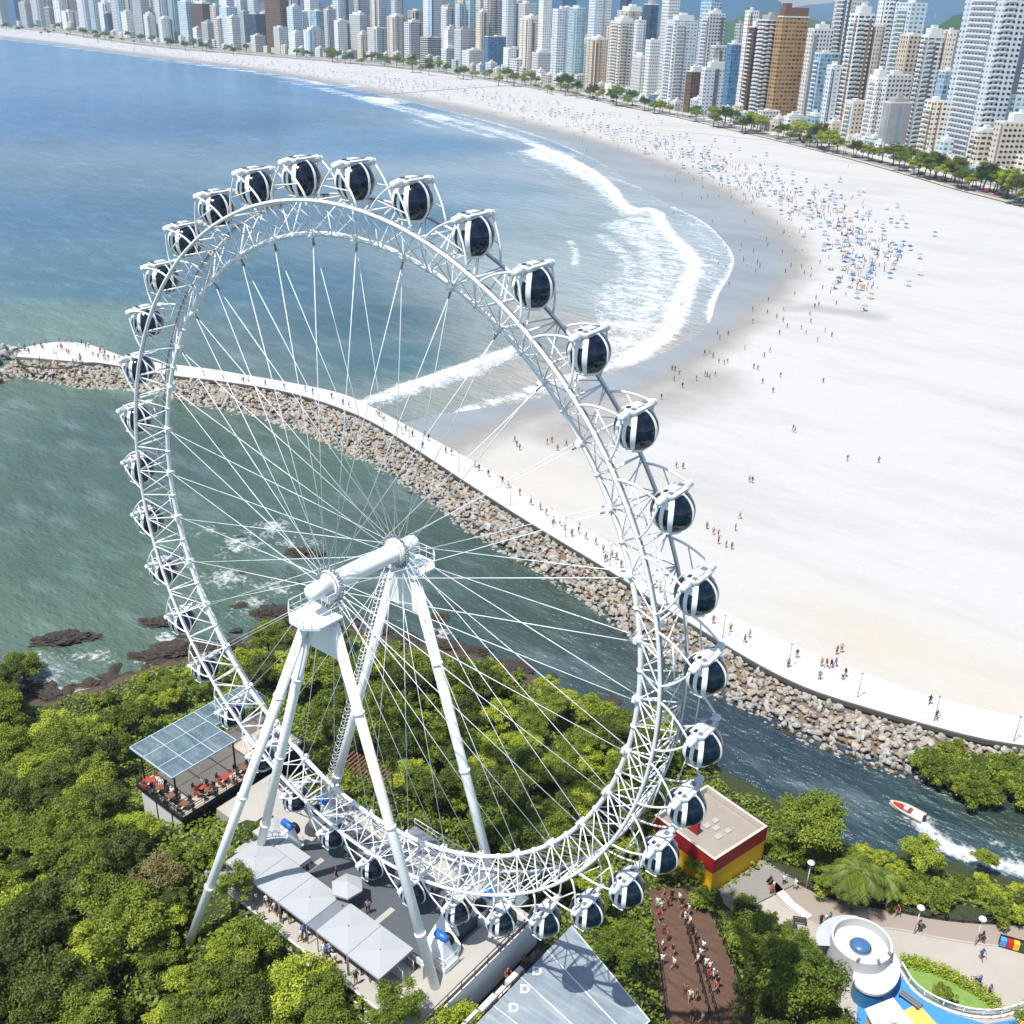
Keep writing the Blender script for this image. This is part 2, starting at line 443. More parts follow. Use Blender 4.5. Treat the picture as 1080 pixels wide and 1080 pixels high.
# --- beach
def beach_mat():
    g = G('beach_sand')
    p = g.pos()
    w = g.attr('wet').outputs['Fac']
    n = g.noise(p, .03, 5, .6); n2 = g.noise(p, .5, 6, .7); n3 = g.noise(g.stretch(p, 1, 3, 1, R(45)), .014, 7, .68)
    dry = g.mix(n2, lin('#a6a5a3'), lin('#b1b0ae'))
    dry = g.mix(g.math('MULTIPLY', g.math('SUBTRACT', n3, .47), 3.0, clamp=True), dry, lin('#979693'))
    dry = g.mix(g.math('MULTIPLY', g.math('SUBTRACT', g.noise(p, 2.6, 3, .7), .55), 1.4, clamp=True), dry, lin('#8f8d89'))
    t = g.attr('tan').outputs['Fac']
    dry = g.mix(g.math('MULTIPLY', t, g.math('MULTIPLY_ADD', n, .8, .2)), dry, lin('#b0a693'))
    damp = g.mix(n2, lin('#7d7973'), lin('#898580'))
    wet = g.mix(g.math('MULTIPLY_ADD', g.math('SUBTRACT', n3, .5), 2.4, .5, clamp=True), lin('#74797c'), lin('#8d9294'))
    ww = g.math('ADD', w, g.math('MULTIPLY', g.math('SUBTRACT', g.noise(p, .06, 5, .6), .5), .55))
    a = g.math('MULTIPLY', g.math('SUBTRACT', ww, .16), 2.0, clamp=True)
    b = g.math('MULTIPLY', g.math('SUBTRACT', ww, .55), 2.4, clamp=True)
    c = g.mix(a, dry, damp); c = g.mix(b, c, wet)
    r = g.math('MULTIPLY_ADD', b, -.55, .9)
    h = g.math('MULTIPLY', g.math('ADD', g.noise(p, 1.2, 4), g.noise(p, .25, 3)), g.math('SUBTRACT', 1.05, b))
    g.bump(h, .25, .25)
    return g.out(c, r, 0, .5)
BEACH = beach_mat()
def beach_fields(P):
    # distance inland from the water's edge (negative under water)
    wl = np.vstack([waterline, [[waterline[-1][0] - 10, 5000], [900, 5000], [900, 60], [mole_bot[60][0], mole_bot[60][1]]]])
    d = pdist(waterline, P); ins = pip(np.vstack([waterline, [[-3000, 4000], [900, 4000], [900, 30], [30, 60]], line([(1000,770),(800,700),(600,577),(491,508),(436,471)], 3)]), P)
    sd = np.where(ins, d, -d)
    dl = np.vstack([dryline, [[-3000, 4000], [900, 4000], [900, 30], [30, 60]], line([(1000,770),(800,700),(600,577),(520,525),(470,495)], 3)])
    dd = pdist(dryline, P); di = pip(dl, P)
    sdry = np.where(di, dd, -dd)
    rng = np.linalg.norm(P - CAM_POS[:2], axis=1)
    k = np.clip(rng / 400, 1, 3)
    wet = 1 - sstep(sdry, -17 * k, 13 * k)
    z = np.where(sd > 0, np.minimum(.012 * sd + .06, 1.7), np.maximum(.03 * sd + .06, -1.2))
    tan = np.exp(-(np.linalg.norm((P - at(960, 690, 1)[:2]) / [30, 12], axis=1)) ** 2) + .7 * np.exp(-(np.linalg.norm((P - at(560, 500, 1)[:2]) / [26, 14], axis=1)) ** 2) + .5 * np.exp(-(pdist(mole_top, P) / 4) ** 2)
    dark = np.exp(-(pdist(smooth(line([(600,450),(680,424),(730,402)]), 1), P) / 17) ** 2)
    wet = np.maximum(wet, .58 * dark)
    streak = .44 * np.exp(-(pdist(line([(800,326),(860,327),(920,336)]), P) / 7) ** 2)
    wet = np.maximum(wet, streak)
    return z, wet, np.clip(tan, 0, 1), sd
bp = []
for (x0, x1, y0, y1, st) in [(-420, 300, 62, 720, 3.0), (-780, -420, 62, 1000, 5.0), (-2700, -780, 700, 1600, 9.0), (-420, 300, 720, 1000, 12.0)]:
    P, F = grid_cells(x0, x1, y0, y1, st)
    c = P[F].mean(1)
    z, wet, tan, sd = beach_fields(c)
    inl = np.vstack([inland, [[inland[-1][0], 4000], [1500, 4000], [1500, inland[0][1] - 100]]])
    keep = (sd > -25) & ~(pip(inl, c) & (pdist(inland, c) > st * 2)) & (pip(np.vstack([(mole_top + mole_bot[:len(mole_top)] if False else mole_top), [[900, 60], [900, 4000], [-4000, 4000], [-4000, 100]]]), c) | (pdist(mole_top, c) < 3))
    bp.append((P, F[keep]))
PP = np.vstack([p for p, _ in bp]); o = 0; FF = []
for p, f in bp: FF.append(f + o); o += len(p)
FF = np.vstack(FF)
z, wet, tan, sd = beach_fields(PP)
z = z - .35 * (pdist(mole_top, PP) < 0)
tag(sheet('beach', PP, z, FF, BEACH, {'wet': wet, 'tan': tan}), kind='structure')

# --- city ground, avenue and hills
def inland_off(d):
    t = np.gradient(inland, axis=0); t /= np.linalg.norm(t, axis=1)[:, None]
    n = np.stack([t[:, 1], -t[:, 0]], 1)           # towards the town
    return inland + n * d
_t = inland_off(10)
if np.linalg.norm(_t[10]) < np.linalg.norm(inland[10]):
    _sgn = -1
else:
    _sgn = 1
def strip(name, d0, d1, z, mat, d0z=None):
    a = inland_off(d0 * _sgn); b = inland_off(d1 * _sgn)
    mb = MB(); n = len(a)
    mb.add([(*p, z) for p in a] + [(*p, z) for p in b], [(i, i + 1, n + i + 1, n + i) for i in range(n - 1)])
    me = mb.mesh(name, mat)
    me.update(); o = link(name, me)
    if me.polygons[0].normal.z < 0: me.flip_normals()
    return tag(o, kind='structure')
strip('promenade', 1, 6, 2.15, paint('promenade_paving', '#a59a8b', .85, world=True, scale=.05))
strip('avenue', 6, 20, 2.05, paint('asphalt', '#737476', .9, world=True, scale=.05))
strip('pavement', 20, 30, 2.18, paint('pale_paving', '#a9a49b', .85, world=True, scale=.05))
strip('city_ground', 30, 2600, 2.1, paint('city_ground', '#7f8078', .9, var=.2, world=True, scale=.01))

def hill_mat(name, a, b):
    g = G(name); p = g.pos()
    n = g.noise(p, .012, 8, .7)
    g.bump(g.noise(p, .03, 6, .7), .8, 12)
    return g.out(g.mix(n, lin(a), lin(b)), .95)
def hill(name, ridge, depth, mat):
    """ridge: (pixel u, pixel v of the crest, distance)"""
    us = np.arange(ridge[0][0], ridge[-1][0] + 1, 6.0)
    vs = np.interp(us, [r[0] for r in ridge], [r[1] for r in ridge]); ds = np.interp(us, [r[0] for r in ridge], [r[2] for r in ridge])
    rows = 9; V = []; F = []
    for i, (u, v, d) in enumerate(zip(us, vs, ds)):
        b = bearing(u, v)
        zc = CAM_POS[2] + b[2] * d + 6 * mnoise.noise((u * .05, 3.1, d * .01)) + 3 * mnoise.noise((u * .21, 1.1, 0))
        for r in range(rows):
            t = r / (rows - 1) * 2 - 1
            dd = d + t * depth
            k = (1 - abs(t) ** 1.5)
            z = -5 + (zc + 5) * k * (1 if t == 0 else (1 + .22 * mnoise.noise((u * .08, t * 3, 7))))
            V.append((CAM_POS[0] + b[0] * dd, CAM_POS[1] + b[1] * dd, z))
    n = len(us)
    for i in range(n - 1):
        for r in range(rows - 1):
            a = i * rows + r
            F.append((a, a + 1, a + rows + 1, a + rows))
    mb = MB(); mb.add(V, F, 0, True)
    return tag(mb.build(name, mat), kind='structure')
HILLM = hill_mat('wooded_hill', '#20402a', '#35562f'); HILLB = hill_mat('haze_blue_hill', '#17475f', '#1f5672')  # far ridges: blue of the distance haze put into the slope colour
hill('hills', [(860, 44, 1500), (900, 40, 1500), (950, 36, 1450), (985, 28, 1400), (1010, 16, 1380), (1040, 2, 1350), (1080, -20, 1300), (1140, -30, 1300)], 280, HILLM)
hill('hills', [(660, 40, 2600), (720, 34, 2600), (775, 20, 2700), (800, 12, 2700), (830, 15, 2700), (870, 24, 2650), (900, 30, 2600), (980, 40, 2500)], 500, HILLM)
hill('hills', [(-200, -25, 4200), (0, -30, 4200), (150, -45, 4200), (330, -20, 4200), (420, -8, 4300), (480, -25, 4400), (560, -30, 4500), (640, -12, 4700), (720, -25, 4700), (790, -22, 4800), (840, 14, 5000)], 800, HILLB)
hill('hills', [(640, -28, 7000), (760, -12, 7000), (820, 10, 7000), (880, 2, 7000), (930, -10, 7000), (1000, -24, 7000), (1100, -14, 7000), (1200, 0, 7000)], 1200, HILLB)
# ================================================================== the mole
mt = np.vstack([line([(17,376),(24,367)], MZ), mole_top]); mbm = np.vstack([line([(17,376),(26,384)], MZ), mole_bot])
NA = 160
ta = resample(mt, 1.0); tb = resample(mbm, 1.0)
ia = np.linspace(0, len(ta) - 1, NA).astype(int); ib = np.linspace(0, len(tb) - 1, NA).astype(int)
def near_param(A, B):
    # pair every point of A with the closest point of B, kept monotone
    j = 0; out = []
    for p in A:
        d = np.linalg.norm(B - p, axis=1)
        k = int(np.argmin(d)); j = max(j, k); out.append(j)
    return np.array(out)
A = ta[ia]; B = tb[near_param(A, tb)]
mid_mole = (A + B) / 2
g = G('mole_concrete'); p = g.pos()
bt = g.n('TexBrick'); bt.inputs['Scale'].default_value = .22; bt.inputs['Mortar Size'].default_value = .006; bt.inputs['Color1'].default_value = lin('#bdbdbb'); bt.inputs['Color2'].default_value = lin('#b4b4b1'); bt.inputs['Mortar'].default_value = lin('#8f8f8d')
g.l(g.stretch(p, 1, 1, 1, R(40)), bt.inputs['Vector'])
WALK = g.out(g.mix(g.math('MULTIPLY', g.math('SUBTRACT', g.noise(p, .3, 6, .7), .52), 1.3, clamp=True), bt.outputs[0], lin('#a3a29e')), .8)
mb = MB(); n = NA
mb.add([(*p, MZ) for p in A] + [(*p, MZ) for p in B], [(i, n + i, n + i + 1, i + 1) for i in range(n - 1)])
mb.add([(*p, MZ) for p in B] + [(*p, 1.2) for p in B], [(i, n + i, n + i + 1, i + 1) for i in range(n - 1)], 1)
mb.add([(*p, MZ) for p in A] + [(*p, .8) for p in A], [(i, i + 1, n + i + 1, n + i) for i in range(n - 1)], 0)
tag(mb.build('mole_walkway', [WALK, paint('mole_wall', '#77726a', .9, world=True)]), kind='structure')
# narrow dark strip just below the river edge of the walkway
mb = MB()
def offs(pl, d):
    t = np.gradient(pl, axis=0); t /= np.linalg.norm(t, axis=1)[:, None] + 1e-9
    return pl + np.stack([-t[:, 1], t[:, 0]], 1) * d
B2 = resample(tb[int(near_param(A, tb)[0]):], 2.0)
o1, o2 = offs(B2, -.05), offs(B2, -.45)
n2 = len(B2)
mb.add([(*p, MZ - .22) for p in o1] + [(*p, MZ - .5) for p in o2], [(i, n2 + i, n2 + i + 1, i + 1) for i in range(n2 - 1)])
tag(mb.build('mole_edge_strip', paint('dark_edge_strip', '#2c2a28', .9, world=True)), kind='structure')
# rock bank below the boulders
bk = resample(bank, 1.0)
kb = bk[near_param(B, bk)]
mb = MB()
V = []; rows = 5
for i in range(NA):
    for r in range(rows):
        t = r / (rows - 1)
        q = B[i] * (1 - t) + kb[i] * t
        V.append((q[0], q[1], (MZ - .7) * (1 - t) - 1.0 * t - .25))
mb.add(V, [(i * rows + r, i * rows + r + 1, (i + 1) * rows + r + 1, (i + 1) * rows + r) for i in range(NA - 1) for r in range(rows - 1)])
tag(mb.build('rock_bank', paint('bank_rubble', '#6a5c4c', .95, var=.25, scale=.5, world=True)), kind='structure')

def rock_mesh(seed, sub=2, flat=.8):
    rn = random.Random(seed)
    bm = bmesh.new()
    bmesh.ops.create_icosphere(bm, subdivisions=sub, radius=1)
    pl = [(Vector((rn.gauss(0, 1), rn.gauss(0, 1), rn.gauss(0, 1))).normalized(), rn.uniform(.5, .85)) for _ in range(11)]
    for v in bm.verts:
        d = v.co.normalized()
        r = 1.0
        for nrm, h in pl:
            c = d.dot(nrm)
            if c > 1e-3: r = min(r, h / c)
        r *= 1 + .08 * mnoise.noise(d * 2.3 + Vector((seed, 0, 0)))
        v.co = Vector((d.x * r * 1.15, d.y * r * .95, d.z * r * flat))
    me = bpy.data.meshes.new('boulder'); bm.to_mesh(me); bm.free()
    return me
def rock_mat(name, tones, wetz=None):
    g = G(name)
    p = g.pos()
    rr = g.rnd()
    base = g.ramp(rr, [(i / (len(tones) - 1), lin(c)) for i, c in enumerate(tones)])
    n = g.noise(p, 1.6, 6, .65); n2 = g.noise(p, 6, 4, .6)
    c = g.mix(g.math('MULTIPLY', g.math('SUBTRACT', n, .45), 1.6, clamp=True), base, g.mix(.5, base, lin('#5d5145')))
    c = g.mix(g.math('MULTIPLY', g.math('SUBTRACT', n2, .55), 1.5, clamp=True), c, lin('#c9bda9'))
    # weed and damp at the water's edge
    sep = g.n('SeparateXYZ'); g.l(p, sep.inputs[0])
    m = g.math('MULTIPLY', g.math('SUBTRACT', g.math('MULTIPLY_ADD', n, 1.0, .25), sep.outputs[2]), 2.2, clamp=True)
    c = g.mix(m, c, lin('#3a2f22'))
    g.bump(g.math('ADD', n, g.math('MULTIPLY', n2, .4)), .7, .2)
    return g.out(c, .85)
ROCK = rock_mat('granite_boulders', ['#939391', '#a09a8e', '#a8a6a2', '#9f9281', '#9a9997', '#aeaaa3', '#8f8b84'])
ROCKS = []
for i in range(9):
    me = rock_mesh(i + 1); me.materials.append(ROCK); ROCKS.append(me)
cand = []
rn = random.Random(3)
for i in range(NA - 1):
    L = np.linalg.norm((B[i + 1] + kb[i + 1] - B[i] - kb[i]) / 2); W = np.linalg.norm(kb[i] - B[i])
    for _ in range(max(1, int(L * (W + 1.4) * 2.5))):
        a = rn.random(); t = rn.uniform(-.02, 1.1)
        q0 = B[i] * (1 - a) + B[i + 1] * a; q1 = kb[i] * (1 - a) + kb[i + 1] * a
        q = q0 * (1 - t) + q1 * t
        if t < .06: q = q + (q1 - q0) / (W + .01) * .5
        if np.min(np.linalg.norm(B2 - q, axis=1)) < .6: continue
        z = (MZ - .75) * (1 - t) - .3 * t
        s = rn.uniform(.26, .62) * (1.0 if rn.random() > .1 else 1.55)
        if q[0] < -150: s *= 1.25
        cand.append((q[0], q[1], z, s, rn.random()))
# seaward foot of the walkway, a thin row of stones
for i in range(NA - 1):
    if A[i][0] < -20:
        L = np.linalg.norm(A[i + 1] - A[i])
        nrm = (A[i] - B[i]); nrm = nrm / (np.linalg.norm(nrm) + 1e-9)
        for _ in range(int(L * 1.3)):
            q = A[i] + (A[i + 1] - A[i]) * rn.random() + nrm * rn.uniform(.5, 2.2)
            cand.append((q[0], q[1], rn.uniform(.4, 1.9), rn.uniform(.35, .7), rn.random()))
for _ in range(70):
    a = rn.uniform(2.0, 4.6)
    c = at(30, 385, 1)[:2]
    q = c + np.array([math.cos(a + .6), math.sin(a + .6)]) * rn.uniform(9, 17) * np.array([1, .8])
    cand.append((q[0], q[1], rn.uniform(-.2, 1.8), rn.uniform(.7, 1.5), rn.random()))
sz = [c[3] / seen(c[:3])[0][2] for c in cand]
order = np.argsort(sz)[::-1]
def rock_place(u):
    return 'by the bushes at the river bend' if u > 880 else 'on the bank behind the gondolas' if u > 640 else 'on the bank beyond the hub' if u > 400 else 'on the bank between the rim and the pier head' if u > 140 else 'at the pier head'
rest_v = []; rest = MB()
nbig = 0
for k in order:
    x, y, z, s, q = cand[k]
    u, v, _ = seen((x, y, z))[0]
    rot = (q * 6.28, q * 17 % 6.28, q * 41 % 6.28)
    scl = (s * (0.85 + .4 * (q * 7 % 1)), s * (.8 + .4 * (q * 13 % 1)), s * (.7 + .3 * (q * 3 % 1)))
    if nbig < 290 and 0 < u < 1080 and 0 < v < 1080:
        o = link('boulder', ROCKS[int(q * 900) % 9], None, (x, y, z), rot, scl)
        tag(o, 'granite boulder %s, among many like it' % rock_place(u), 'boulder', 'boulders of the mole ' + rock_place(u)); nbig += 1
    else:
        M = Matrix.LocRotScale(Vector((x, y, z)), Matrix.Rotation(rot[0], 3, 'X') @ Matrix.Rotation(rot[2], 3, 'Z'), Vector(scl))
        rest_v.append((int(q * 900) % 9, M))
base = [(np.array([v.co for v in m.vertices]), [tuple(p.vertices) for p in m.polygons]) for m in ROCKS]
g2 = rock_mat('rubble_stones', ['#8f8d8a', '#a89479', '#b0aba2', '#b38f65', '#bcb2a2'])
# tone per stone for the joined rubble
gi = G('rubble_stone'); 
_rub = [paint('rubble_%s' % h, h, .88, var=.22, scale=1.6, bump=.6, world=True) for h in ('8d8b88', '979080', 'a09a90', '968673', '8a8885')]
for i, (k, M) in enumerate(rest_v):
    V, F = base[k]
    rest.add([M @ Vector(p) for p in V], F, i % 5)
tag(rest.build('rubble', _rub), 'grey and tan rubble packed on the bank of the white walkway', 'rubble', kind='stuff')

# lamp posts of the mole
def lamp_post(p, h, label, arm=.0, group='lamp posts along the white walkway'):
    t = empty('lamp_post', p, 0, label, 'lamp post', group)
    MB().tube([(0, 0, 0), (0, 0, h)], [.055, .035], 6).build('pole', GREYM, t)
    MB().box(-.18, .18, -.1, .1, h, h + .06).box(-.05, .05, -.05, .05, -.0, .25).build('lamp_head', GREYM, t)
    return t
for (u, v), lab in zip([(904.4,735.6),(831.2,703.9),(985,760.5),(762,673),(1069,782),(700,631),(643,597),(596,567),(538,533),(484,497),(432,462),(61,381),(330,419),(255,402)],
    ['slim lamp post on the walkway above the river bend', 'slim lamp post beside two people on the walkway', 'slim lamp post beside a walker in blue', 'slim lamp post just right of a gondola', 'slim lamp post at the frame edge of the walkway', 'slim lamp post behind the rim', 'slim lamp post seen between rim and gondola',
     'slim lamp post on the walkway above tan boulders', 'slim lamp post near the middle of the walkway', 'slim lamp post where the walkway meets the surf', 'slim lamp post where the walkway bends', 'tall pole standing at the round pier head', 'slim lamp post seen through the upper spokes', 'slim lamp post left of the spokes']):
    lamp_post(tuple(at(u, v, MZ)), 4.0, lab)

# dark rocks off the wooded shore
SR = rock_mat('shore_rock', ['#241d19', '#31261f', '#1d1a18'])
def shore_rock(u, v, w, d, h, label, seed):
    rnn = random.Random(seed)
    bm = bmesh.new(); bmesh.ops.create_icosphere(bm, subdivisions=5, radius=1)
    for p in bm.verts:
        q = p.co.normalized()
        s = 1 + .42 * mnoise.noise(q * 1.6 + Vector((seed * 3.1, 0, 0))) + .25 * mnoise.noise(q * 4.2 + Vector((seed, 5, 0))) + .16 * mnoise.noise(q * 9 + Vector((0, seed, 0))) + .09 * mnoise.noise(q * 19)
        st = (abs((q.x * 3 + q.y * 5) % 1 - .5)) * .12
        p.co = Vector((q.x * s * w, q.y * s * d, (q.z * s + st) * h))
    me = bpy.data.meshes.new('shore_rock'); bm.to_mesh(me); bm.free(); me.materials.append(SR)
    p = at(u, v, 0)
    o = link('shore_rock', me, None, (p[0], p[1], -.15), (0, 0, R(38 + rnn.uniform(-15, 15))))
    return tag(o, label, 'rock', 'dark rocks off the wooded shore')
for i, (u, v, w, d, h, lab) in enumerate([
    (66, 675, 4.6, 2.0, 1.1, 'long dark rock in the sea, leftmost of the shore'), (95, 672, 2.0, 1.3, .6, 'low dark rock beside the long one'), (168, 658, 3.4, 1.4, .9, 'dark rock in the water left of the rim'), (160, 657, 1.6, 1, .6, 'small dark slab left of the rim'),
    (185, 690, 5.4, 2.8, 1.5, 'broad dark ledge at the shore behind the lower left rim'), (232, 690, 4.2, 2.2, 1.6, 'dark ledge at the shore inside the lower left rim'), (145, 693, 1.5, 1.0, .8, 'small dark rock at the tip of the ledge'),
    (320, 584, 3.0, 1.6, 1.0, 'dark rock with foam seen through the spokes'), (254, 640, 1.5, .9, .6, 'small wet rock in foam between rim and hub'), (254, 567, 1.4, .6, .35, 'low wet rock left of the spokes'), (256, 605, 1.2, .7, .4, 'tiny wet rock left of the hub'), (292, 650, 3.6, 2.0, 1.5, 'dark rock mass left of the near leg top'), (272, 648, 1.6, 1, .7, 'small dark rock beside the rock mass'),
    (312, 657, 3.0, 1.8, 1.4, 'dark rock under the hub platform'), (462, 652, 1.8, 1.2, .7, 'brown rock in the river right of the hub'), (478, 642, .9, .7, .4, 'small weedy rock in the river right of the hub'), (468, 682, 3.2, 1.6, .8, 'brown shore rock behind the far right leg'), (500, 688, 2.6, 1.2, .8, 'flat shore rock right of the far right leg'),
    (22, 728, 3.2, 1.5, .9, 'dark shore rock by the left frame edge'), (50, 736, 3.4, 1.8, 1.0, 'dark shore rock below the left foam'), (96, 722, 1.6, 1.0, .6, 'small dark shore rock in shallow water'), (75, 725, 1.2, .8, .5, 'tiny dark shore rock in foam'), (120, 735, 2.0, 1.3, .9, 'dark shore rock against the trees'), (545, 708, 2.6, 1.4, .9, 'tan shore rock at the river bank'), (400, 668, 2.2, 1.6, 1.0, 'dark rock between the far legs'), (430, 676, 2.0, 1.3, .9, 'brown rock right between the far legs'), (20, 694, 1.6, .8, .4, 'low dark rock awash near the left frame edge'), (190, 672, 1.2, .7, .4, 'low dark rock awash beside the ledge')]):
    shore_rock(u, v, w, d, h, lab, i + 2)

# small dark stones scattered along the wooded shore
sm_rocks = []
for k_ in range(5):
    me = rock_mesh(40 + k_, 2, .6); me.materials.append(SR); sm_rocks.append(me)
cq = resample(coast, 1.0); rq = random.Random(8)
for p_ in cq:
    for _ in range(2):
        u, v, _d = seen((p_[0], p_[1], 0))[0]
        if not (0 < u < 760 and v < 800) or rq.random() < .22: continue
        x_, y_ = p_[0] + rq.gauss(0, 1.8), p_[1] + rq.gauss(0, 1.8); s_ = rq.uniform(.4, 1.5)
        o = link('shore_stone', rq.choice(sm_rocks), None, (x_, y_, .1), (rq.uniform(-.2, .2), rq.uniform(-.2, .2), rq.uniform(0, 6.28)), (s_ * 1.3, s_, s_ * .8))
        pl_ = 'left of the café' if u < 110 else 'behind the lower left rim' if u < 290 else 'below the hub' if u < 480 else 'at the channel bank'
        tag(o, 'small dark stone on the wooded shore ' + pl_, 'stone', 'dark stones of the shore ' + pl_)

# ================================================================== wooded headland
W0 = np.array([0., 0.])
PLATEAU = np.array([[19, 30], [21.5, 39.5], [27, 43.5], [36, 45.5], [47, 51.5], [75, 58], [75, 20], [46, 24], [38, 26], [30, 29]])
QUEUE = np.array([[13.8, 26.6], [17.6, 31.0], [33.6, 15.2], [27.0, 8.6]])
def ground_z(P):
    P = np.atleast_2d(P)
    d = pdist(coast, P); ins = pip(land_poly, P)
    sd = np.where(ins, d, -d)
    h = np.where(sd > 0, .5 + 15.3 * np.clip(sd / 54, 0, 1) ** 1.6, np.maximum(.5 + sd * .5, -3))
    h = np.minimum(h, 15.6)
    t = np.maximum(0, -8.2 - P[:, 1])
    h = h - np.minimum(.62 * t, 4.6 + .12 * t)
    pd = pdist(PLATEAU, P, True); pi = pip(PLATEAU, P)
    k = np.where(pi, 1, 1 - sstep(pd, 0, 6))
    k = np.where(ins, k, 0)
    h = h * (1 - k) + 3.25 * k
    qd = pdist(QUEUE, P, True); qi = pip(QUEUE, P)
    k = np.where(qi, 1, 1 - sstep(qd, 0, 4))
    qz = 4.6 + (27 - P[:, 1]) * .12
    h = h * (1 - k) + (qz - .25) * k
    h = np.where((P[:, 0] > 12.4) & (P[:, 0] < 26) & (P[:, 1] > -11) & (P[:, 1] < 9), np.minimum(h, 12.2), h)
    return h
P, F = grid_cells(-110, 78, -70, 66, 1.5)
Z = ground_z(P) + np.array([.35 * mnoise.noise((p[0] * .3, p[1] * .3, 0)) for p in P]) * (1 - (pip(PLATEAU, P) * 1.0))
c = P[F].mean(1)
keep = pip(land_poly, c) | (pdist(land_poly, c, True) < 5)
g = G('forest_floor'); p = g.pos()
n = g.noise(p, .35, 6, .65); n2 = g.noise(p, 2.5, 4)
colr = g.mix(n, lin('#1d2812'), lin('#37471e')); colr = g.mix(g.math('MULTIPLY', g.math('SUBTRACT', n2, .5), 1.4, clamp=True), colr, lin('#5a4e33'))
g.bump(n2, .8, .3)
shr = g.attr('shore').outputs['Fac']
colr = g.mix(shr, colr, g.mix(n2, lin('#3a2f27'), lin('#5f5142')))
tag(sheet('terrain', P, Z, F[keep], g.out(colr, .95), {'shore': (1 - sstep(pdist(coast, P), .8, 3.6)) * (P[:, 0] < 0)}), kind='structure')
# ================================================================== the wheel
HC = 50.1                    # height of the axle
RP = 30.0                    # radius on which the gondolas hang
RI, RO, YO = 25.2, 27.6, 1.6
PH = 129.0154
def pol(r, a, y=0.0):
    return (r * math.cos(R(a)), y, r * math.sin(R(a)))
wheel = empty('ferris_wheel', (0, 0, HC), 0, 'giant white observation wheel with glass gondolas standing on four tubular legs', 'ferris wheel')
TRACK = paint('drive_track', '#868c91', .5, .2)
# --- rim segments: one bay of 10 degrees, turned round the axle
def rim_meshes():
    mi = MB(); mo2 = [MB(), MB()]; mb_ = MB(); mt2 = [MB(), MB()]; mk2 = [MB(), MB()]
    arc = [-5 + 10 * k / 6 for k in range(7)]
    mi.tube([pol(RI, a) for a in arc], .175, 8, caps=False)
    mi.tube([pol(RI, -.6), pol(RI, .6)], .27, 8); mi.tube([pol(RI, 4.8), pol(RI, 5.2)], .25, 8)
    mi.box(-.12, .12, -.35, .35, -.2, .2, 0, Matrix.Translation((RI - .18, 0, 0)))
    for s in (-1, 1):
        mo = mo2[s > 0]; mt_ = mt2[s > 0]
        mo.tube([pol(RO, a, s * YO) for a in arc], .13, 8, caps=False)
        mt_.add([pol(RO + dr, a, s * (YO - .2) - s * dy) for a in arc for dr, dy in ((.1, 0), (.1, .08), (.02, .08), (.02, 0))],
                [(i * 4 + k, i * 4 + (k + 1) % 4, i * 4 + 4 + (k + 1) % 4, i * 4 + 4 + k) for i in range(6) for k in range(4)])
        y = s * YO
        for a0 in (-5, 0):
            mb_.tube([pol(RI, a0), pol(RO, a0, y)], .056, 6)
        mb_.tube([pol(RI, 0), pol(RO, -4.4, y)], .05, 6); mb_.tube([pol(RI, 0), pol(RO, 4.4, y)], .05, 6)
        mb_.tube([pol(RO, 0, y), pol(RI, -4.6)], .04, 6); mb_.tube([pol(RO, 0, y), pol(RI, 4.6)], .04, 6)
    for a0 in (-5, 0):
        mb_.tube([pol(RO, a0, -YO), pol(RO, a0, YO)], .075, 6)
    mb_.tube([pol(RO, -5, -YO), pol(RO, 0, YO)], .045, 6); mb_.tube([pol(RO, 0, -YO), pol(RO, 5, YO)], .045, 6)
    # gondola bracket: a bowed A-frame on either side up to the pivot
    for s in (-1, 1):
        mk = mk2[s > 0]
        for a1 in (-3.9, 3.9):
            pts = []
            for k in range(6):
                t = k / 5
                a = a1 * (1 - t) * (1 + .35 * t)
                pts.append(pol(RO + (RP - RO) * t ** .9, a, s * (YO + .1 * t)))
            mk.tube(pts, [.085, .08, .075, .07, .07, .07], 6)
        mk.tube([pol(RO + 1.05, -2.6, s * (YO + .04)), pol(RO + 1.05, 2.6, s * (YO + .04))], .045, 6)
        mk.lathe([(.16, -.18), (.22, -.12), (.22, .12), (.16, .18)], 12, pol(RP, 0, s * (YO + .1)), 0, True, 'y')
    return [mi.mesh('inner_chord', WHITE), mb_.mesh('rim_lattice', WHITE)] + [m_.mesh('outer_chord', WHITE) for m_ in mo2] + [m_.mesh('drive_track', TRACK) for m_ in mt2] + [m_.mesh('gondola_bracket', WHITE) for m_ in mk2]
RM = rim_meshes()
for k in range(36):
    a = PH - 10 * k
    seg = link('rim_segment', RM[0], wheel, (0, 0, 0), (0, -R(a), 0))
    for me, nm in zip(RM[1:], ('lattice', 'outer_chord', 'outer_chord', 'drive_track', 'drive_track', 'gondola_bracket', 'gondola_bracket')):
        link(nm, me, seg)
# --- spokes
CABLE = paint('spoke_cable', '#dfe3e6', .4, .1)
sp = {}
for k in range(36):
    a = PH - 10 * k
    for s in (-1, 1):
        off = (7 if k % 2 else -7)
        mb = MB()
        p0 = Vector(pol(RI - .25, a + .35 * s, s * .12)); p1 = Vector(pol(1.0, a + off * 4, s * 3.55))
        mb.tube([p0, p1], .029, 6, 0)
        d = (p1 - p0).normalized()
        mb.tube([p0, p0 + d * .55], .06, 6, 1)
        mb.tube([p1 - d * .5, p1], .07, 6, 1)
        mb.build('spoke', [CABLE, GREYM], wheel)
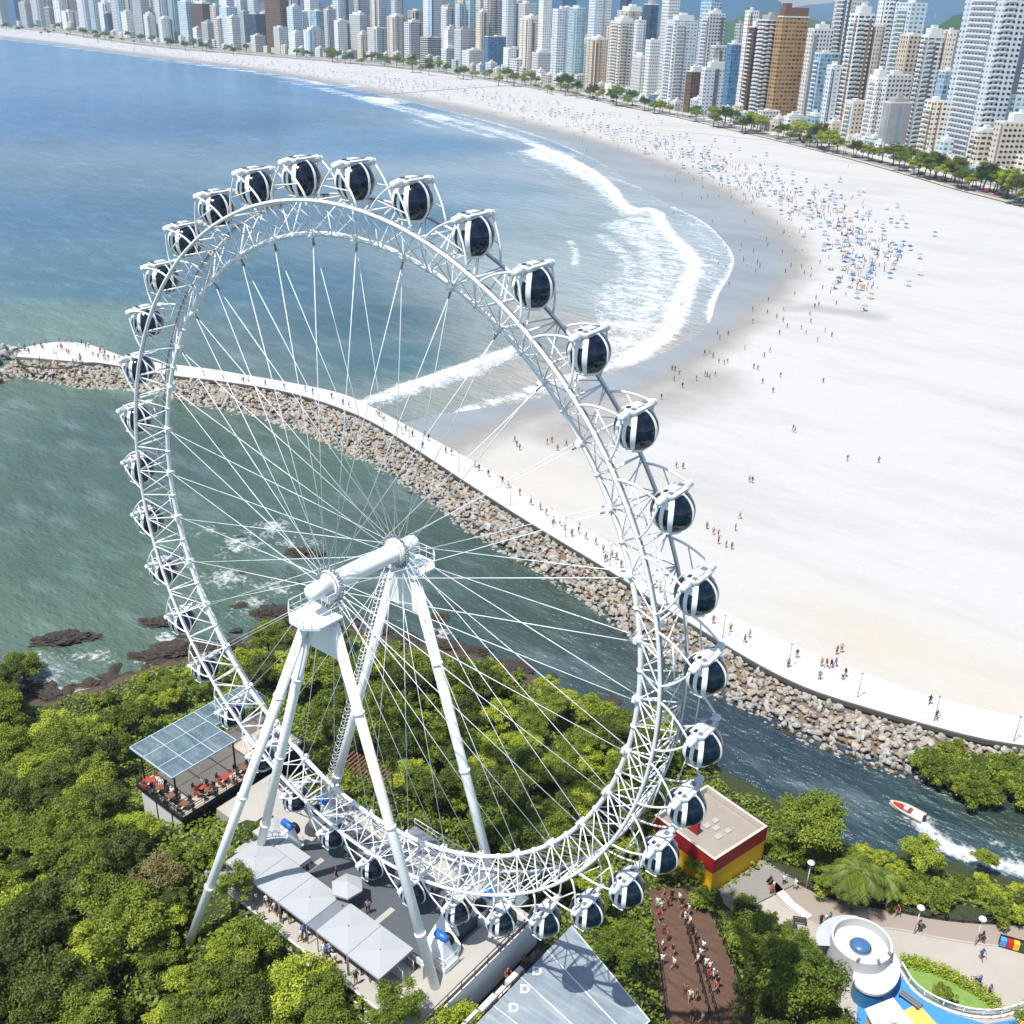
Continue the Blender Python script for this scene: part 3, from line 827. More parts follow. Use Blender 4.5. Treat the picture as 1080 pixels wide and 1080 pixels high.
# --- hub
hub = MB()
hub.lathe([(.72, -3.1), (.80, -3.0), (.80, -2.9), (.76, -2.8), (.76, 2.8), (.8, 2.9), (.8, 3.0), (.72, 3.1)], 32, (0, 0, 0), 0, True, 'y')
hubo = hub.build('hub', paint('hub_paint', '#eeeeec', .4, var=.07, scale=.6), wheel)
for s in (-1, 1):
    f = MB()
    f.lathe([(.75, s * 3.1), (1.06, s * 3.12), (1.1, s * 3.2), (1.1, s * 3.62), (1.04, s * 3.7), (.7, s * 3.72)], 36, (0, 0, 0), 0, True, 'y')
    for q in range(36):
        f.lathe([(.05, s * 3.08), (.05, s * 3.76)], 6, (1.0 * math.cos(R(q * 10)), 0, 1.0 * math.sin(R(q * 10))), 1, False, 'y')
    f.build('hub_flange', [WHITE, GREYM], hubo)
    e = MB(); e.lathe([(.66, s * 3.7), (.66, s * 5.3), (.58, s * 5.6), (.3, s * 5.75)], 24, (0, 0, 0), 0, True, 'y')
    e.box(-.75, .75, s * 4.0 - .5, s * 4.0 + .9 * (1 if s > 0 else 1), -1.0, -.45)
    e.build('bearing_housing', WHITE, hubo)
# --- legs
LEGM = paint('leg_paint', '#eceded', .35, var=.04, scale=.2)
def leg(x0, y0, z0, x1, y1, z1, r=.42, rings=(.22, .52, .82), name='leg'):
    m = MB(); p0 = Vector((x0, y0, z0)); p1 = Vector((x1, y1, z1))
    m.tube([p0, p0.lerp(p1, .5), p1], r, 20)
    for t in rings:
        a = p0.lerp(p1, t); d = (p1 - p0).normalized()
        m.tube([a - d * .12, a - d * .1, a + d * .1, a + d * .12], [r * 1.02, r * 1.2, r * 1.2, r * 1.02], 20)
    m.tube([p1 - (p1 - p0).normalized() * .25, p1], [r * 1.6, r * 1.7], 20)
    o = m.build(name, LEGM, wheel)
    MB().lathe([(1.0, z1 - .5), (1.0, z1 + .12), (.8, z1 + .2), (.5, z1 + .22)], 20, (x1, y1, 0)).build('leg_base', CONC, o)
    return o
def ladder(leg_o, x0, y0, z0, x1, y1, z1, t0, t1, off):
    m = MB(); p0 = Vector((x0, y0, z0)); p1 = Vector((x1, y1, z1)); o = Vector(off); d = (p1 - p0).normalized()
    L = (p1 - p0).length; side = d.cross(o).normalized() * .28; on = o.normalized()
    a, b = p0.lerp(p1, t0) + o, p0.lerp(p1, t1) + o
    for s in (-1, 1): m.tube([a + side * s, b + side * s], .03, 5)
    n = int(L * (t1 - t0) / .5)
    for k in range(n):
        c = a.lerp(b, (k + .5) / n)
        m.tube([c - side, c + side], .025, 4)
        if k % 2 == 0:
            hoop = [c + side * math.cos(t) * 1.25 + on * math.sin(t) * .65 for t in [math.pi * j / 6 for j in range(7)]]
            m.tube(hoop, .03, 4, caps=False)
        if k % 6 == 0: m.tube([c, c - o], .03, 4)
    for t in (.25, .5, .75):
        h = side * math.cos(math.pi * t) * 1.25 + on * math.sin(math.pi * t) * .65
        m.tube([a + h, b + h], .022, 4)
    m.build('ladder', WHITE, leg_o)
ZT = -3.0                      # leg tops, below the axle
GZ = 15.7 - HC
for s in (-1, 1):
    y = s * 4.45
    for sx in (-1, 1):
        lo = leg(sx * 1.25, y, ZT + .3, sx * 11.6, y, GZ, .41)
        if sx < 0: ladder(lo, sx * 1.25, y, ZT + .3, sx * 11.6, y, GZ, .02, .97, (-.62, 0, .0) if s > 0 else (-.5, .45, 0))
    m = MB()
    m.prism([(-1.62, 0), (1.62, 0), (1.2, 3.2), (-1.2, 3.2)], -.38, .38)
    V = [(x, y + dy, ZT - 2.4 + z) for (x, z) in [(-2.1, 0), (2.1, 0), (1.0, 2.9), (-1.0, 2.9)] for dy in (-.36, .36)]
    m = MB(); m.add(V, [(0, 2, 4, 6), (1, 7, 5, 3), (0, 1, 3, 2), (2, 3, 5, 4), (4, 5, 7, 6), (6, 7, 1, 0)])
    gus = m.build('leg_head', LEGM, wheel)
    # service platform with railings round the bearing
    p = MB()
    yc = y + s * .55
    poly = [(-1.7, yc - s * 1.1), (1.7, yc - s * 1.1), (1.7, yc + s * 1.2), (.8, yc + s * 2.0), (-.8, yc + s * 2.0), (-1.7, yc + s * 1.2)]
    p.prism(poly, ZT + .78, ZT + .98)
    po = p.build('service_platform', WHITE, wheel)
    r_ = MB()
    cl = [(a, b) for a, b in poly[1:] + poly[:1]]
    for i in range(5):
        a, b = cl[i], cl[i + 1]
        for h in (.55, 1.1): r_.tube([(*a, ZT + .98 + h), (*b, ZT + .98 + h)], .03, 5)
        for t in (0, .5): 
            q = (a[0] + (b[0] - a[0]) * t, a[1] + (b[1] - a[1]) * t)
            r_.tube([(*q, ZT + .98), (*q, ZT + 2.1)], .03, 5)
    r_.build('railing', WHITE, po)
lo = leg(-1.25, -4.9, ZT + .1, -11.3, -13.5, 10.9 - HC, .40, (.2, .48, .76), 'raking_leg')
# --- gondolas
GLASS = None
def gondola_glass():
    g = G('dark_gondola_glass')
    p = g.obj()
    n = g.noise(p, 2.2, 5, .65)
    c = g.mix(g.math('MULTIPLY', g.math('SUBTRACT', n, .42), 2.0, clamp=True), lin('#06111d'), lin('#173c60'))  # bluer patches: sky reflection put into the glass colour
    return g.out(c, .1, 0, .5)
GLASS = gondola_glass()
SEAL = paint('gondola_seal', '#2a2d31', .6)
ROOFP = paint('gondola_roof_paint', '#c3c7ca', .5, var=.12, scale=1.4)
def gondola_meshes():
    RX, RY, RZ = 1.36, 1.30, 1.30
    def P(az, el, k=1.0):
        # slightly boxed sphere
        ce = math.cos(R(el)); x, y, z = ce * math.cos(R(az)), ce * math.sin(R(az)), math.sin(R(el))
        return (RX * x * k, RY * y * k, RZ * z * k)
    def patch(m, a0, a1, e0, e1, na, ne, k, mi=0):
        V = [P(a0 + (a1 - a0) * i / na, e0 + (e1 - e0) * j / ne, k) for j in range(ne + 1) for i in range(na + 1)]
        F = [(j * (na + 1) + i, j * (na + 1) + i + 1, (j + 1) * (na + 1) + i + 1, (j + 1) * (na + 1) + i) for j in range(ne) for i in range(na)]
        m.add(V, F, mi, True)
    glass = MB(); patch(glass, 3, 64, -70, 66, 14, 22, .985)
    shell = MB()
    # ribs
    def rib(az0, az1, k=1.03, e0=-84, e1=84):
        patch(shell, az0, az1, e0, e1, 3, 28, k)
        for az in (az0, az1):
            V = [P(az, e0 + (e1 - e0) * j / 28, kk) for j in range(29) for kk in (k, .95)]
            shell.add(V, [(2 * j, 2 * j + 1, 2 * j + 3, 2 * j + 2) for j in range(28)], 0, True)
    for c in (0, 180): rib(c - 3.2, c + 3.2)
    for c in (66, 114, 246, 294): rib(c - 6.5, c + 6.5, 1.035)
    for c in (90, 270): rib(c - 5.5, c + 5.5, 1.02, -60, 40)
    # cap above the doors, belly below
    for c in (90, 270):
        patch(shell, c - 25, c + 25, 22, 88, 10, 12, 1.0)
        patch(shell, c - 25, c + 25, -88, -48, 10, 8, 1.0)
    patch(shell, 0, 360, -90, -66, 36, 6, 1.0); patch(shell, 0, 360, 64, 90, 36, 6, 1.0)
    door = MB(); patch(door, -19, -4.5, -49, 23, 6, 14, .975)
    roof = MB()
    # pivot beam along the axle, rounded ends, and machine housing
    roof.lathe([(.05, -1.74), (.2, -1.72), (.27, -1.5), (.27, -1.22), (.2, -1.15), (.2, 1.15), (.27, 1.22), (.27, 1.5), (.2, 1.72), (.05, 1.74)], 14, (0, 0, 1.12), 0, True, 'y')
    pts = []
    for j in range(9):
        t = -1 + 2 * j / 8
        pts.append((t * .98, math.sqrt(max(0, 1 - abs(t) ** 4)) * .5 + .02))
    V = []; F = []
    nr = 14
    for j in range(9):
        y, hw = pts[j]
        for i in range(nr):
            an = math.pi * 2 * i / nr
            cx, cz = math.cos(an), math.sin(an)
            V.append((hw * math.copysign(abs(cx) ** .6, cx) * 1.05, y * 1.15, 1.17 + .19 * math.copysign(abs(cz) ** .6, cz)))
    for j in range(8):
        for i in range(nr):
            F.append((j * nr + i, j * nr + (i + 1) % nr, (j + 1) * nr + (i + 1) % nr, (j + 1) * nr + i))
    F.append(tuple(range(nr))[::-1]); F.append(tuple(8 * nr + i for i in range(nr)))
    roof.add(V, F, 0, True)
    roof.box(-.26, .26, -.42, .3, 1.36, 1.46, 0); roof.box(-.16, .16, .45, .8, 1.36, 1.44, 1); roof.box(-.3, -.1, -.85, -.55, 1.37, 1.42, 2); roof.box(.05, .3, -.9, -.6, 1.37, 1.41, 1)
    roof.tube([(-.5, -.9, 1.3), (-.5, .9, 1.3)], .05, 6); roof.tube([(.5, -.9, 1.3), (.5, .9, 1.3)], .05, 6)
    base = MB(); base.lathe([(.2, -1.33), (.6, -1.32), (.72, -1.2), (.74, -1.1)], 28, (0, 0, 0), 0, True)
    for s in (-1, 1): base.box(-.42, .42, s * .93 - .08, s * .93 + .08, -1.1, -1.04)
    seal = MB(); patch(seal, 0, 360, -86, 86, 48, 24, .955)
    return shell.mesh('gondola', WHITE), glass.mesh('glass_panel', GLASS), door.mesh('door_window', GLASS), roof.mesh('gondola_roof', [ROOFP, GREYM, SEAL]), base.mesh('gondola_base', WHITE), seal.mesh('inner_shell', GLASS)
GM = gondola_meshes()
for k in range(36):
    a = PH - 10 * k
    x, _, z = pol(RP, a)
    gd = link('gondola', GM[0], wheel, (x, 0, z - 1.1))
    for rz, sx in ((0, 1), (0, -1), (180, 1), (180, -1)):
        link('glass_panel', GM[1], gd, (0, 0, 0), (0, 0, R(rz)), (1, sx, 1))
    for c in (90, 270):
        for sx in (1, -1):
            link('door_window', GM[2], gd, (0, 0, 0), (0, 0, R(c)), (1, sx, 1))
    link('roof', GM[3], gd); link('base', GM[4], gd); link('cabin_lining', GM[5], gd)
# ================================================================== boarding station round the foot of the wheel
CANVAS = paint('white_canvas', '#9b9ea0', .8, var=.04, scale=.3)
DECK = paint('grey_deck', '#4a5155', .8, var=.1, scale=.4)
TIMBER = paint('brown_timber', '#6e4a30', .8, var=.2, scale=1.5)
RED = paint('red_paint', '#a8231c', .5, var=.1)
BLUEM = paint('blue_motor', '#1f63b8', .4, var=.1)
CLEAR = None
def glass_mat(name, col, alpha, rough=.08):
    g = G(name)
    g.p.inputs['Base Color'].default_value = lin(col); g.p.inputs['Roughness'].default_value = rough
    g.p.inputs['Alpha'].default_value = alpha
    return g.m
RAILGLASS = glass_mat('rail_glass', '#9fb4b8', .35)
FZ = 15.9
stn = empty('boarding_station', (0, 0, FZ), 0, 'white and grey boarding station with ramps and decks under the wheel', 'station')
def slab(name, x0, x1, y0, y1, z0, z1, m, parent=stn):
    return MB().box(x0, x1, y0, y1, z0 - FZ, z1 - FZ).build(name, m, parent)
slab('base_slab', -14.2, 13.2, -8.6, 7.0, 12.2, 15.9, CONC)
slab('boarding_deck', -8.5, 9.6, -3.6, 3.3, 15.92, 17.1, DECK)
slab('deck_edge', -8.6, 9.7, -3.78, -3.62, 16.6, 17.2, WHITE2)
slab('deck_edge', -8.6, 9.7, 3.32, 3.48, 16.6, 17.2, WHITE2)
for x in (-6.2, -1.6, 3.0):
    slab('deck_stripe', x, x + .55, -3.5, -1.2, 17.104, 17.125, CONC)
# ramps with glass balustrades on the near side
def rail(name, pts, h=1.05, glass=True, parent=stn, mat=WHITE, step=1.6):
    m = MB(); n = 0
    for a, b in zip(pts[:-1], pts[1:]):
        a, b = Vector(a), Vector(b)
        L = (b - a).length; k = max(1, int(L / step))
        m.tube([a + Vector((0, 0, h)), b + Vector((0, 0, h))], .045, 6)
        if not glass: m.tube([a + Vector((0, 0, h * .5)), b + Vector((0, 0, h * .5))], .025, 5)
        for i in range(k + 1):
            q = a.lerp(b, i / k); m.tube([q, q + Vector((0, 0, h))], .035, 5)
    o = m.build(name, mat, parent)
    if glass:
        g_ = MB()
        for a, b in zip(pts[:-1], pts[1:]):
            a, b = Vector(a), Vector(b); t = (b - a).cross(Vector((0, 0, 1))).normalized() * .012
            V = [a + t + Vector((0, 0, .12)), b + t + Vector((0, 0, .12)), b + t + Vector((0, 0, h - .08)), a + t + Vector((0, 0, h - .08)), a - t + Vector((0, 0, .12)), b - t + Vector((0, 0, .12)), b - t + Vector((0, 0, h - .08)), a - t + Vector((0, 0, h - .08))]
            g_.add(V, [(0, 1, 2, 3), (7, 6, 5, 4), (0, 4, 5, 1), (3, 2, 6, 7)])
        g_.build('glass_infill', RAILGLASS, o)
    return o
rm = MB(); rm.add([(1.6, -5.4, 1.2), (8.6, -5.4, .15), (8.6, -4.2, .15), (1.6, -4.2, 1.2), (1.6, -5.4, .02), (8.6, -5.4, .02), (8.6, -4.2, .02), (1.6, -4.2, .02)], [(0, 1, 2, 3), (4, 5, 1, 0), (7, 3, 2, 6), (0, 3, 7, 4), (1, 5, 6, 2)])
rm.build('ramp', WHITE2, stn)
rail('ramp_railing', [(1.6, -5.45, 1.2), (8.6, -5.45, .15)]); rail('ramp_railing', [(1.6, -4.15, 1.2), (8.6, -4.15, .15)])
rail('ramp_railing', [(-4.5, -4.6, .05), (1.4, -4.6, 1.2)], parent=stn)
rail('deck_railing', [(-8.3, 3.3, 1.22), (9.4, 3.3, 1.22)], glass=False)
# service walk on the far side, with a mesh deck
slab('service_walk', -3.4, 11.0, 4.9, 8.6, 15.6, 15.85, GREYM)
for x in np.arange(-3, 11, 1.55): slab('walk_rib', x, x + .07, 5.0, 8.5, 15.854, 15.9, CONC)
rail('walk_railing', [(-3.3, 8.5, -.05), (10.9, 8.5, -.05)], glass=False); rail('walk_railing', [(-3.3, 5.0, -.05), (10.9, 5.0, -.05)], glass=False)
# floor of the near gallery at the right end, white parapet with its red mark
slab('gallery_floor', 10.2, 12.9, -8.5, 6.6, 15.92, 16.5, CONC)
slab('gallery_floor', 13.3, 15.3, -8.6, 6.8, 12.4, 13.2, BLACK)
slab('gallery_wall', 13.22, 13.42, -8.6, 6.8, 13.2, 16.6, WHITE2)
def cut_wall(x, y0, y1, z0, z1, hole, name='parapet'):
    m = MB(); n = 18
    yc, r, zb = hole
    V = []; F = []
    outer = []
    for i in range(n + 1):
        t = math.pi * i / n
        outer.append((yc + r * math.cos(t) , zb + r * .8 * math.sin(t)))
    for dx in (0, .28):
        for i, (y, z) in enumerate(outer): V += [(x + dx, y, z - FZ), (x + dx, y0 + (y1 - y0) * (1 - i / n), z1 - FZ)]
    o = 2 * (n + 1)
    for i in range(n):
        a = 2 * i
        F += [(a, a + 1, a + 3, a + 2), (o + a, o + a + 2, o + a + 3, o + a + 1), (a, a + 2, o + a + 2, o + a), (a + 1, o + a + 1, o + a + 3, a + 3)]
    m.add(V, F)
    for yy0, yy1 in ((y0, yc - r), (yc + r, y1)):
        if yy1 - yy0 > .1: m.box(x + .002, x + .278, yy0 + .003, yy1 - .003, z0 - FZ, z1 - .35 - FZ)
    return m.build(name, WHITE2, stn)
cut_wall(14.9, -7.2, -3.4, 13.2, 15.7, (-5.3, 1.5, 13.3), 'arched_parapet')
for i, (y0, y1) in enumerate([(-2.9, -1.0), (-.7, .3), (.6, 2.6)]):
    slab('parapet_block', 14.7, 15.3, y0, y1, 13.2, 15.2 - .25 * (i % 2), WHITE2)
slab('parapet_plinth', 15.32, 15.5, -8.6, 7.0, 12.6, 14.0, WHITE2)
rail('gallery_railing', [(13.3, -8.4, .72), (13.3, 6.7, .72)], glass=False, mat=BLACK)
rail('gallery_railing', [(15.62, -8.6, -1.0), (15.62, 8.2, -1.0)], glass=False, mat=BLACK, step=1.2)
rail('gallery_railing', [(10.9, 3.2, .62), (12.9, 3.2, .62)], glass=False, mat=GREYM)
# sign panel with a red emblem
sg = empty('sign_panel', (10.0, -3.0, 16.5), R(0), 'white panel with a red star-like emblem beside the boarding deck', 'sign')
MB().box(-.12, .12, -1.6, 1.2, 0, 1.55).build('panel', WHITE2, sg)
em = MB()
pts = []
for i in range(10):
    a = math.pi * i / 5 + .4; r = .42 if i % 2 == 0 else .17
    pts.append((.125, r * math.cos(a) - .5, .85 + r * math.sin(a) * 1.15))
em.add(pts + [(.14, p[1], p[2]) for p in pts], [tuple(10 + i for i in range(10))] + [(i, (i + 1) % 10, 10 + (i + 1) % 10, 10 + i) for i in range(10)])
em.build('emblem', RED, sg)
# drive units that turn the rim
def drive_unit(x, y, face, lab):
    t = empty('drive_unit', (x, y, FZ), R(face), lab, 'drive unit', 'drive units beside the lower rim')
    m = MB(); m.box(-1.2, 1.2, -.9, .9, 0, 1.1); m.add([(-1.0, -.7, 1.1), (1.0, -.7, 1.1), (1.0, .7, 1.1), (-1.0, .7, 1.1), (-.55, -.4, 3.2), (.45, -.4, 3.2), (.45, .4, 3.2), (-.55, .4, 3.2)], [(0, 1, 5, 4), (1, 2, 6, 5), (2, 3, 7, 6), (3, 0, 4, 7), (4, 5, 6, 7)])
    m.build('pedestal', WHITE, t)
    mm = MB(); mm.lathe([(.1, -.75), (.34, -.7), (.36, .2), (.28, .3), (.28, .55), (.1, .6)], 16, (.1, 0, 3.55), 0, True, 'x'); mm.box(-.3, .5, -.2, .2, 3.15, 3.4)
    mm.build('motor', BLUEM, t)
    w = MB(); w.lathe([(.12, -.22), (.55, -.22), (.6, -.12), (.6, .12), (.55, .22), (.12, .22)], 20, (.1, .75, 2.6), 0, True, 'y')
    w.build('drive_wheel', BLACK, t)
    p = MB()
    for a, b in [((-1.15, -.85), (1.15, -.85)), ((-1.15, -.85), (-1.15, .85)), ((1.15, -.85), (1.15, .85))]:
        for h in (.5, 1.0): p.tube([(*a, 1.1 + h), (*b, 1.1 + h)], .03, 5)
        for q in (a, b): p.tube([(*q, 1.1), (*q, 2.1)], .03, 5)
    p.build('railing', WHITE, t)
drive_unit(-9.9, -1.9, 0, 'white drive unit with blue motor between the near left legs')
drive_unit(-10.0, 2.6, 180, 'white drive unit with blue motor at the far left leg')
drive_unit(10.0, -2.2, 0, 'white drive unit with blue motor by the near right leg')
drive_unit(9.9, 3.9, 180, 'white drive unit with blue motor behind the lowest gondolas')
# white slide-like cover beside the near right leg
cov = empty('drive_cover', (9.4, -1.0, FZ), 0, 'white sloping cover between the near right leg and a gondola', 'cover')
m = MB(); m.add([(-1.4, -1.3, 1.3), (1.0, -1.6, .9), (1.2, .6, 1.5), (-1.2, .8, 3.1), (-1.4, -1.3, 0), (1.0, -1.6, 0), (1.2, .6, 0), (-1.2, .8, 0)], [(0, 1, 2, 3), (0, 4, 5, 1), (1, 5, 6, 2), (2, 6, 7, 3), (3, 7, 4, 0)])
m.build('shell', WHITE, cov)
m = MB(); m.tube([(-1.2, .8, 3.1), (-.9, 1.0, 3.6), (-.4, 1.1, 3.3), (.6, .9, 1.8)], .16, 8); m.build('pipe', WHITE, cov)
# tented canopy: five pyramid units and the kinked one at the left end
tent = empty('tent_canopy', (0, 0, FZ), 0, 'long pale tent canopy of joined pyramid roofs over the queue', 'canopy')
TZ = 18.4 - FZ
def pyramid(x0, x1, y0, y1, rise=.26, name='tent_roof'):
    m = MB(); n = 6
    cx, cy = (x0 + x1) / 2, (y0 + y1) / 2
    for k in range(4):
        ca = [(x0, y0), (x1, y0), (x1, y1), (x0, y1)][k]; cb = [(x1, y0), (x1, y1), (x0, y1), (x0, y0)][k]
        V = []
        for j in range(n + 1):
            r = 1 - j / n * .97
            for q in (ca, cb): V.append((cx + (q[0] - cx) * r, cy + (q[1] - cy) * r, TZ + rise * (1 - r) ** 1.2))
        m.add(V, [(2 * j, 2 * j + 1, 2 * j + 3, 2 * j + 2) for j in range(n)], 0, True)
    for a, b in [((x0, y0), (x1, y0)), ((x1, y0), (x1, y1)), ((x1, y1), (x0, y1)), ((x0, y1), (x0, y0))]:
        m.add([(*a, TZ), (*b, TZ), (*b, TZ - .22), (*a, TZ - .22)], [(0, 1, 2, 3)])
    o = m.build(name, CANVAS, tent)
    for x in (x0 + .06, x1 - .06):
        for y in (y0 + .06, y1 - .06): MB().tube([(x, y, 0), (x, y, TZ)], .05, 6).build('post', GREYM, tent)
xs = [-11.4, -7.7, -4.0, -.3]
for a, b in zip(xs[:-1], xs[1:]): pyramid(a + .02, b - .02, -8.0, -4.0)
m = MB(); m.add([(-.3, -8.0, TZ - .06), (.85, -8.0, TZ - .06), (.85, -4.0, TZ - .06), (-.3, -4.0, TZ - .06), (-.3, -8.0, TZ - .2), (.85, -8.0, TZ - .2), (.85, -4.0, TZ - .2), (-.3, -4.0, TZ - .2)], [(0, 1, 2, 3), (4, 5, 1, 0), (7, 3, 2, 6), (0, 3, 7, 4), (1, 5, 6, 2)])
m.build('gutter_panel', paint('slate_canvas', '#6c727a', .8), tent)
for a, b in ((.87, 4.7), (4.7, 8.5)): pyramid(a + .02, b - .02, -8.0, -4.0)
pyramid(-12.6, -9.6, -3.96, -1.2, .36)
# ticket booth with a window under the end of the tents
bo = empty('booth', (-6.9, -3.2, FZ), 0, 'small white booth with a dark double window between tents and boarding deck', 'booth')
MB().box(-2.4, 1.0, -.75, .5, 0, 2.5).build('wall', WHITE2, bo)
MB().box(-2.5, 1.1, -.8, .55, 2.5, 2.62).build('roof', CANVAS, bo)
for y in (-.42, .1): MB().box(1.0, 1.03, y - .2, y + .2, .9, 2.0).build('window', GLASS, bo)
# parasol
pa = empty('parasol', (-.2, -3.35, FZ + 1.2), R(20), 'white hexagonal parasol at the start of the ramp', 'parasol')
m = MB(); ring = [(1.5 * math.cos(R(60 * i)), 1.5 * math.sin(R(60 * i)), 2.1) for i in range(6)]
m.add([(0, 0, 2.7)] + ring + [(p[0], p[1], 1.92) for p in ring], [(0, 1 + i, 1 + (i + 1) % 6) for i in range(6)] + [(1 + i, 7 + i, 7 + (i + 1) % 6, 1 + (i + 1) % 6) for i in range(6)])
m.build('canopy', CANVAS, pa); MB().tube([(0, 0, -1.1), (0, 0, 2.68)], .04, 6).build('pole', GREYM, pa)
# side railing of the queue below the tents
qr = empty('queue_fence', (0, 0, 0), 0, 'stepped white rail fence along the lower edge of the tents', 'fence')
m = MB()
for k in range(4):
    m.box(-8.5 + k * .1, 8.9, -8.75 - k * .42, -8.60 - k * .42, 15.9 - .55 * k - .14, 15.9 - .55 * k)
m.build('rail_board', WHITE2, qr)
for x in np.arange(-8.4, 9, 2.4): MB().box(x, x + .1, -9.9, -9.8, 12.2, 17.0).build('post', BLACK, qr)
# polycarbonate roof at the right foot
rf = empty('entrance_roof', (0, 0, 0), 0, 'large translucent grey panel roof at the lower edge right of the wheel', 'roof')
def panel_mat(name, c1, c2, scale, tr=.0, rough=.25):
    g = G(name); p = g.pos(); n = g.noise(p, scale, 5, .65); n2 = g.noise(g.stretch(p, .3, 3, 1, R(20)), scale * 3, 4)
    c = g.mix(g.math('MULTIPLY_ADD', g.math('SUBTRACT', n, .5), 2.0, .5, clamp=True), lin(c1), lin(c2))
    c = g.mix(g.math('MULTIPLY', g.math('SUBTRACT', n2, .5), 1.2, clamp=True), c, lin('#d5d9da'))
    g.out(c, rough, 0, .6)
    tb = g.n('BsdfTransparent'); mx = g.n('MixShader'); mx.inputs[0].default_value = tr
    g.l(g.p.outputs[0], mx.inputs[1]); g.l(tb.outputs[0], mx.inputs[2]); g.l(mx.outputs[0], g.t.nodes['Material Output'].inputs[0])
    return g.m
PANEL = panel_mat('grey_polycarbonate', '#6f7b83', '#98a2a8', .25, .12)
RZ_ = 15.6
c0, c1, c2, c3 = (15.8, 8.7), (26.4, 4.9), (25.0, -7.5), (15.8, -9.5)
def bil(a, b):
    x = (c0[0] * (1 - a) + c1[0] * a) * (1 - b) + (c3[0] * (1 - a) + c2[0] * a) * b
    y = (c0[1] * (1 - a) + c1[1] * a) * (1 - b) + (c3[1] * (1 - a) + c2[1] * a) * b
    return x, y
nb = 5
for k in range(nb):
    b0, b1 = k / nb, (k + 1) / nb
    m = MB(); q = [bil(0, b0 + .004), bil(1, b0 + .004), bil(1, b1 - .004), bil(0, b1 - .004)]
    m.prism(q, RZ_, RZ_ + .05); m.build('roof_panel', PANEL, rf)
    m = MB(); a, b = bil(0, b1), bil(1, b1); m.tube([(*a, RZ_ + .07), (*b, RZ_ + .07)], .06, 4); m.build('glazing_bar', WHITE, rf)
m = MB(); a, b = bil(.5, 0), bil(.5, 1); m.tube([(*a, RZ_ - .12), (*b, RZ_ - .12)], .1, 6); m.build('roof_beam', GREYM, rf)
for a_, b_ in ((0.04, .03), (.97, .04), (.96, .95), (.04, .95), (.5, .5)):
    q = bil(a_, b_); z = float(ground_z(np.array([q]))[0]) - .3
    MB().tube([(*q, z), (*q, RZ_)], .1, 8).build('post', GREYM, rf)
m = MB(); m.tube([(*c0, RZ_ + .03), (*c1, RZ_ + .03), (*c2, RZ_ + .03)], .07, 6); m.build('roof_edge', WHITE, rf)
for (u, v) in ((548, 1047), (536, 1067), (561, 1028)):
    p = at(u, v, RZ_ + .06)
    cu = bpy.data.curves.new('letter', 'FONT'); cu.body = 'D'; cu.size = 1.15; cu.extrude = .01; cu.offset = .03
    tmp = bpy.data.objects.new('letter', cu)
    me = bpy.data.meshes.new_from_object(tmp); bpy.data.objects.remove(tmp)
    me.materials.clear(); me.materials.append(WHITE)
    link('letter', me, rf, (p[0], p[1], RZ_ + .075), (0, 0, R(38)))

# ================================================================== café terrace
cafe = empty('cafe_building', (0, 0, 0), 0, 'two-storey café with open roof terrace and blue-grey panel roof left of the wheel', 'building')
CZ = 16.0
X0, X1, Y0, Y1 = -29.4, -21.4, -5.8, 10.2
MB().box(X0 + .3, X1 - .3, Y0 + .3, Y1 - .3, 9.0, CZ - .55).build('wall', WHITE2, cafe)
MB().box(X0, X1, Y0, Y1, CZ - .5, CZ - .02).build('terrace_slab', DARK, cafe)
MB().box(X0 + .15, X1 - .15, Y0 + .15, Y1 - .15, CZ - .016, CZ + .03).build('terrace_floor', paint('terrace_tiles', '#a89c8d', .8, var=.12, scale=.6), cafe)
for x in (X0 + 2.9, X0 + 5.6): MB().box(x, x + .1, Y0 + .22, Y0 + .3, 9.5, CZ - .55).build('wall_joint', DARK, cafe)
MB().box(X1 - .3, X1 - .2, Y0 + .35, Y1 - .4, 12.0, CZ - .6).build('shopfront', GLASS, cafe)
MB().box(X1 - .45, X1 - .12, Y0 + .2, Y0 + .32, 9.2, CZ - .55).build('corner_post', DARK, cafe)
for y in np.arange(Y0 + 1.5, Y1 - 1, 2.4): MB().box(X1 - .2, X1 - .12, y, y + .12, 12, CZ - .6).build('mullion', DARK, cafe)
def brail(a, b, nm='terrace_railing'):
    m = MB(); a = Vector(a); b = Vector(b); n = max(2, int((b - a).length / 1.3))
    for h in (.95, .62, .3): m.tube([a + Vector((0, 0, h)), b + Vector((0, 0, h))], .03 if h < .9 else .05, 5)
    for i in range(n + 1):
        q = a.lerp(b, i / n); m.tube([q, q + Vector((0, 0, .95))], .035, 5)
    m.build(nm, BLACK, cafe)
brail((X0 + .05, Y0 + .05, CZ), (X1 - .05, Y0 + .05, CZ)); brail((X1 - .05, Y0 + .05, CZ), (X1 - .05, Y1, CZ)); brail((X0 + .05, Y0 + .05, CZ), (X0 + .05, Y1, CZ))
CP = panel_mat('blue_grey_panel', '#4a6070', '#78909f', .35, .52, .18)
RZc = 19.5
cr = [(-30.8, -5.2), (-23.5, -4.9), (-23.5, 2.75), (-27.4, 2.75), (-26.3, 9.6), (-30.8, 9.6)]
xs_ = [-30.8, -28.4, -25.9, -23.5]; ys_ = [-5.1, -2.6, .1, 2.75]
for i in range(3):
    for j in range(3):
        MB().box(xs_[i] + .05, xs_[i + 1] - .05, ys_[j] + .05, ys_[j + 1] - .05, RZc + .04 * (i == 1), RZc + .05 + .04 * (i == 1)).build('roof_panel', CP, cafe)
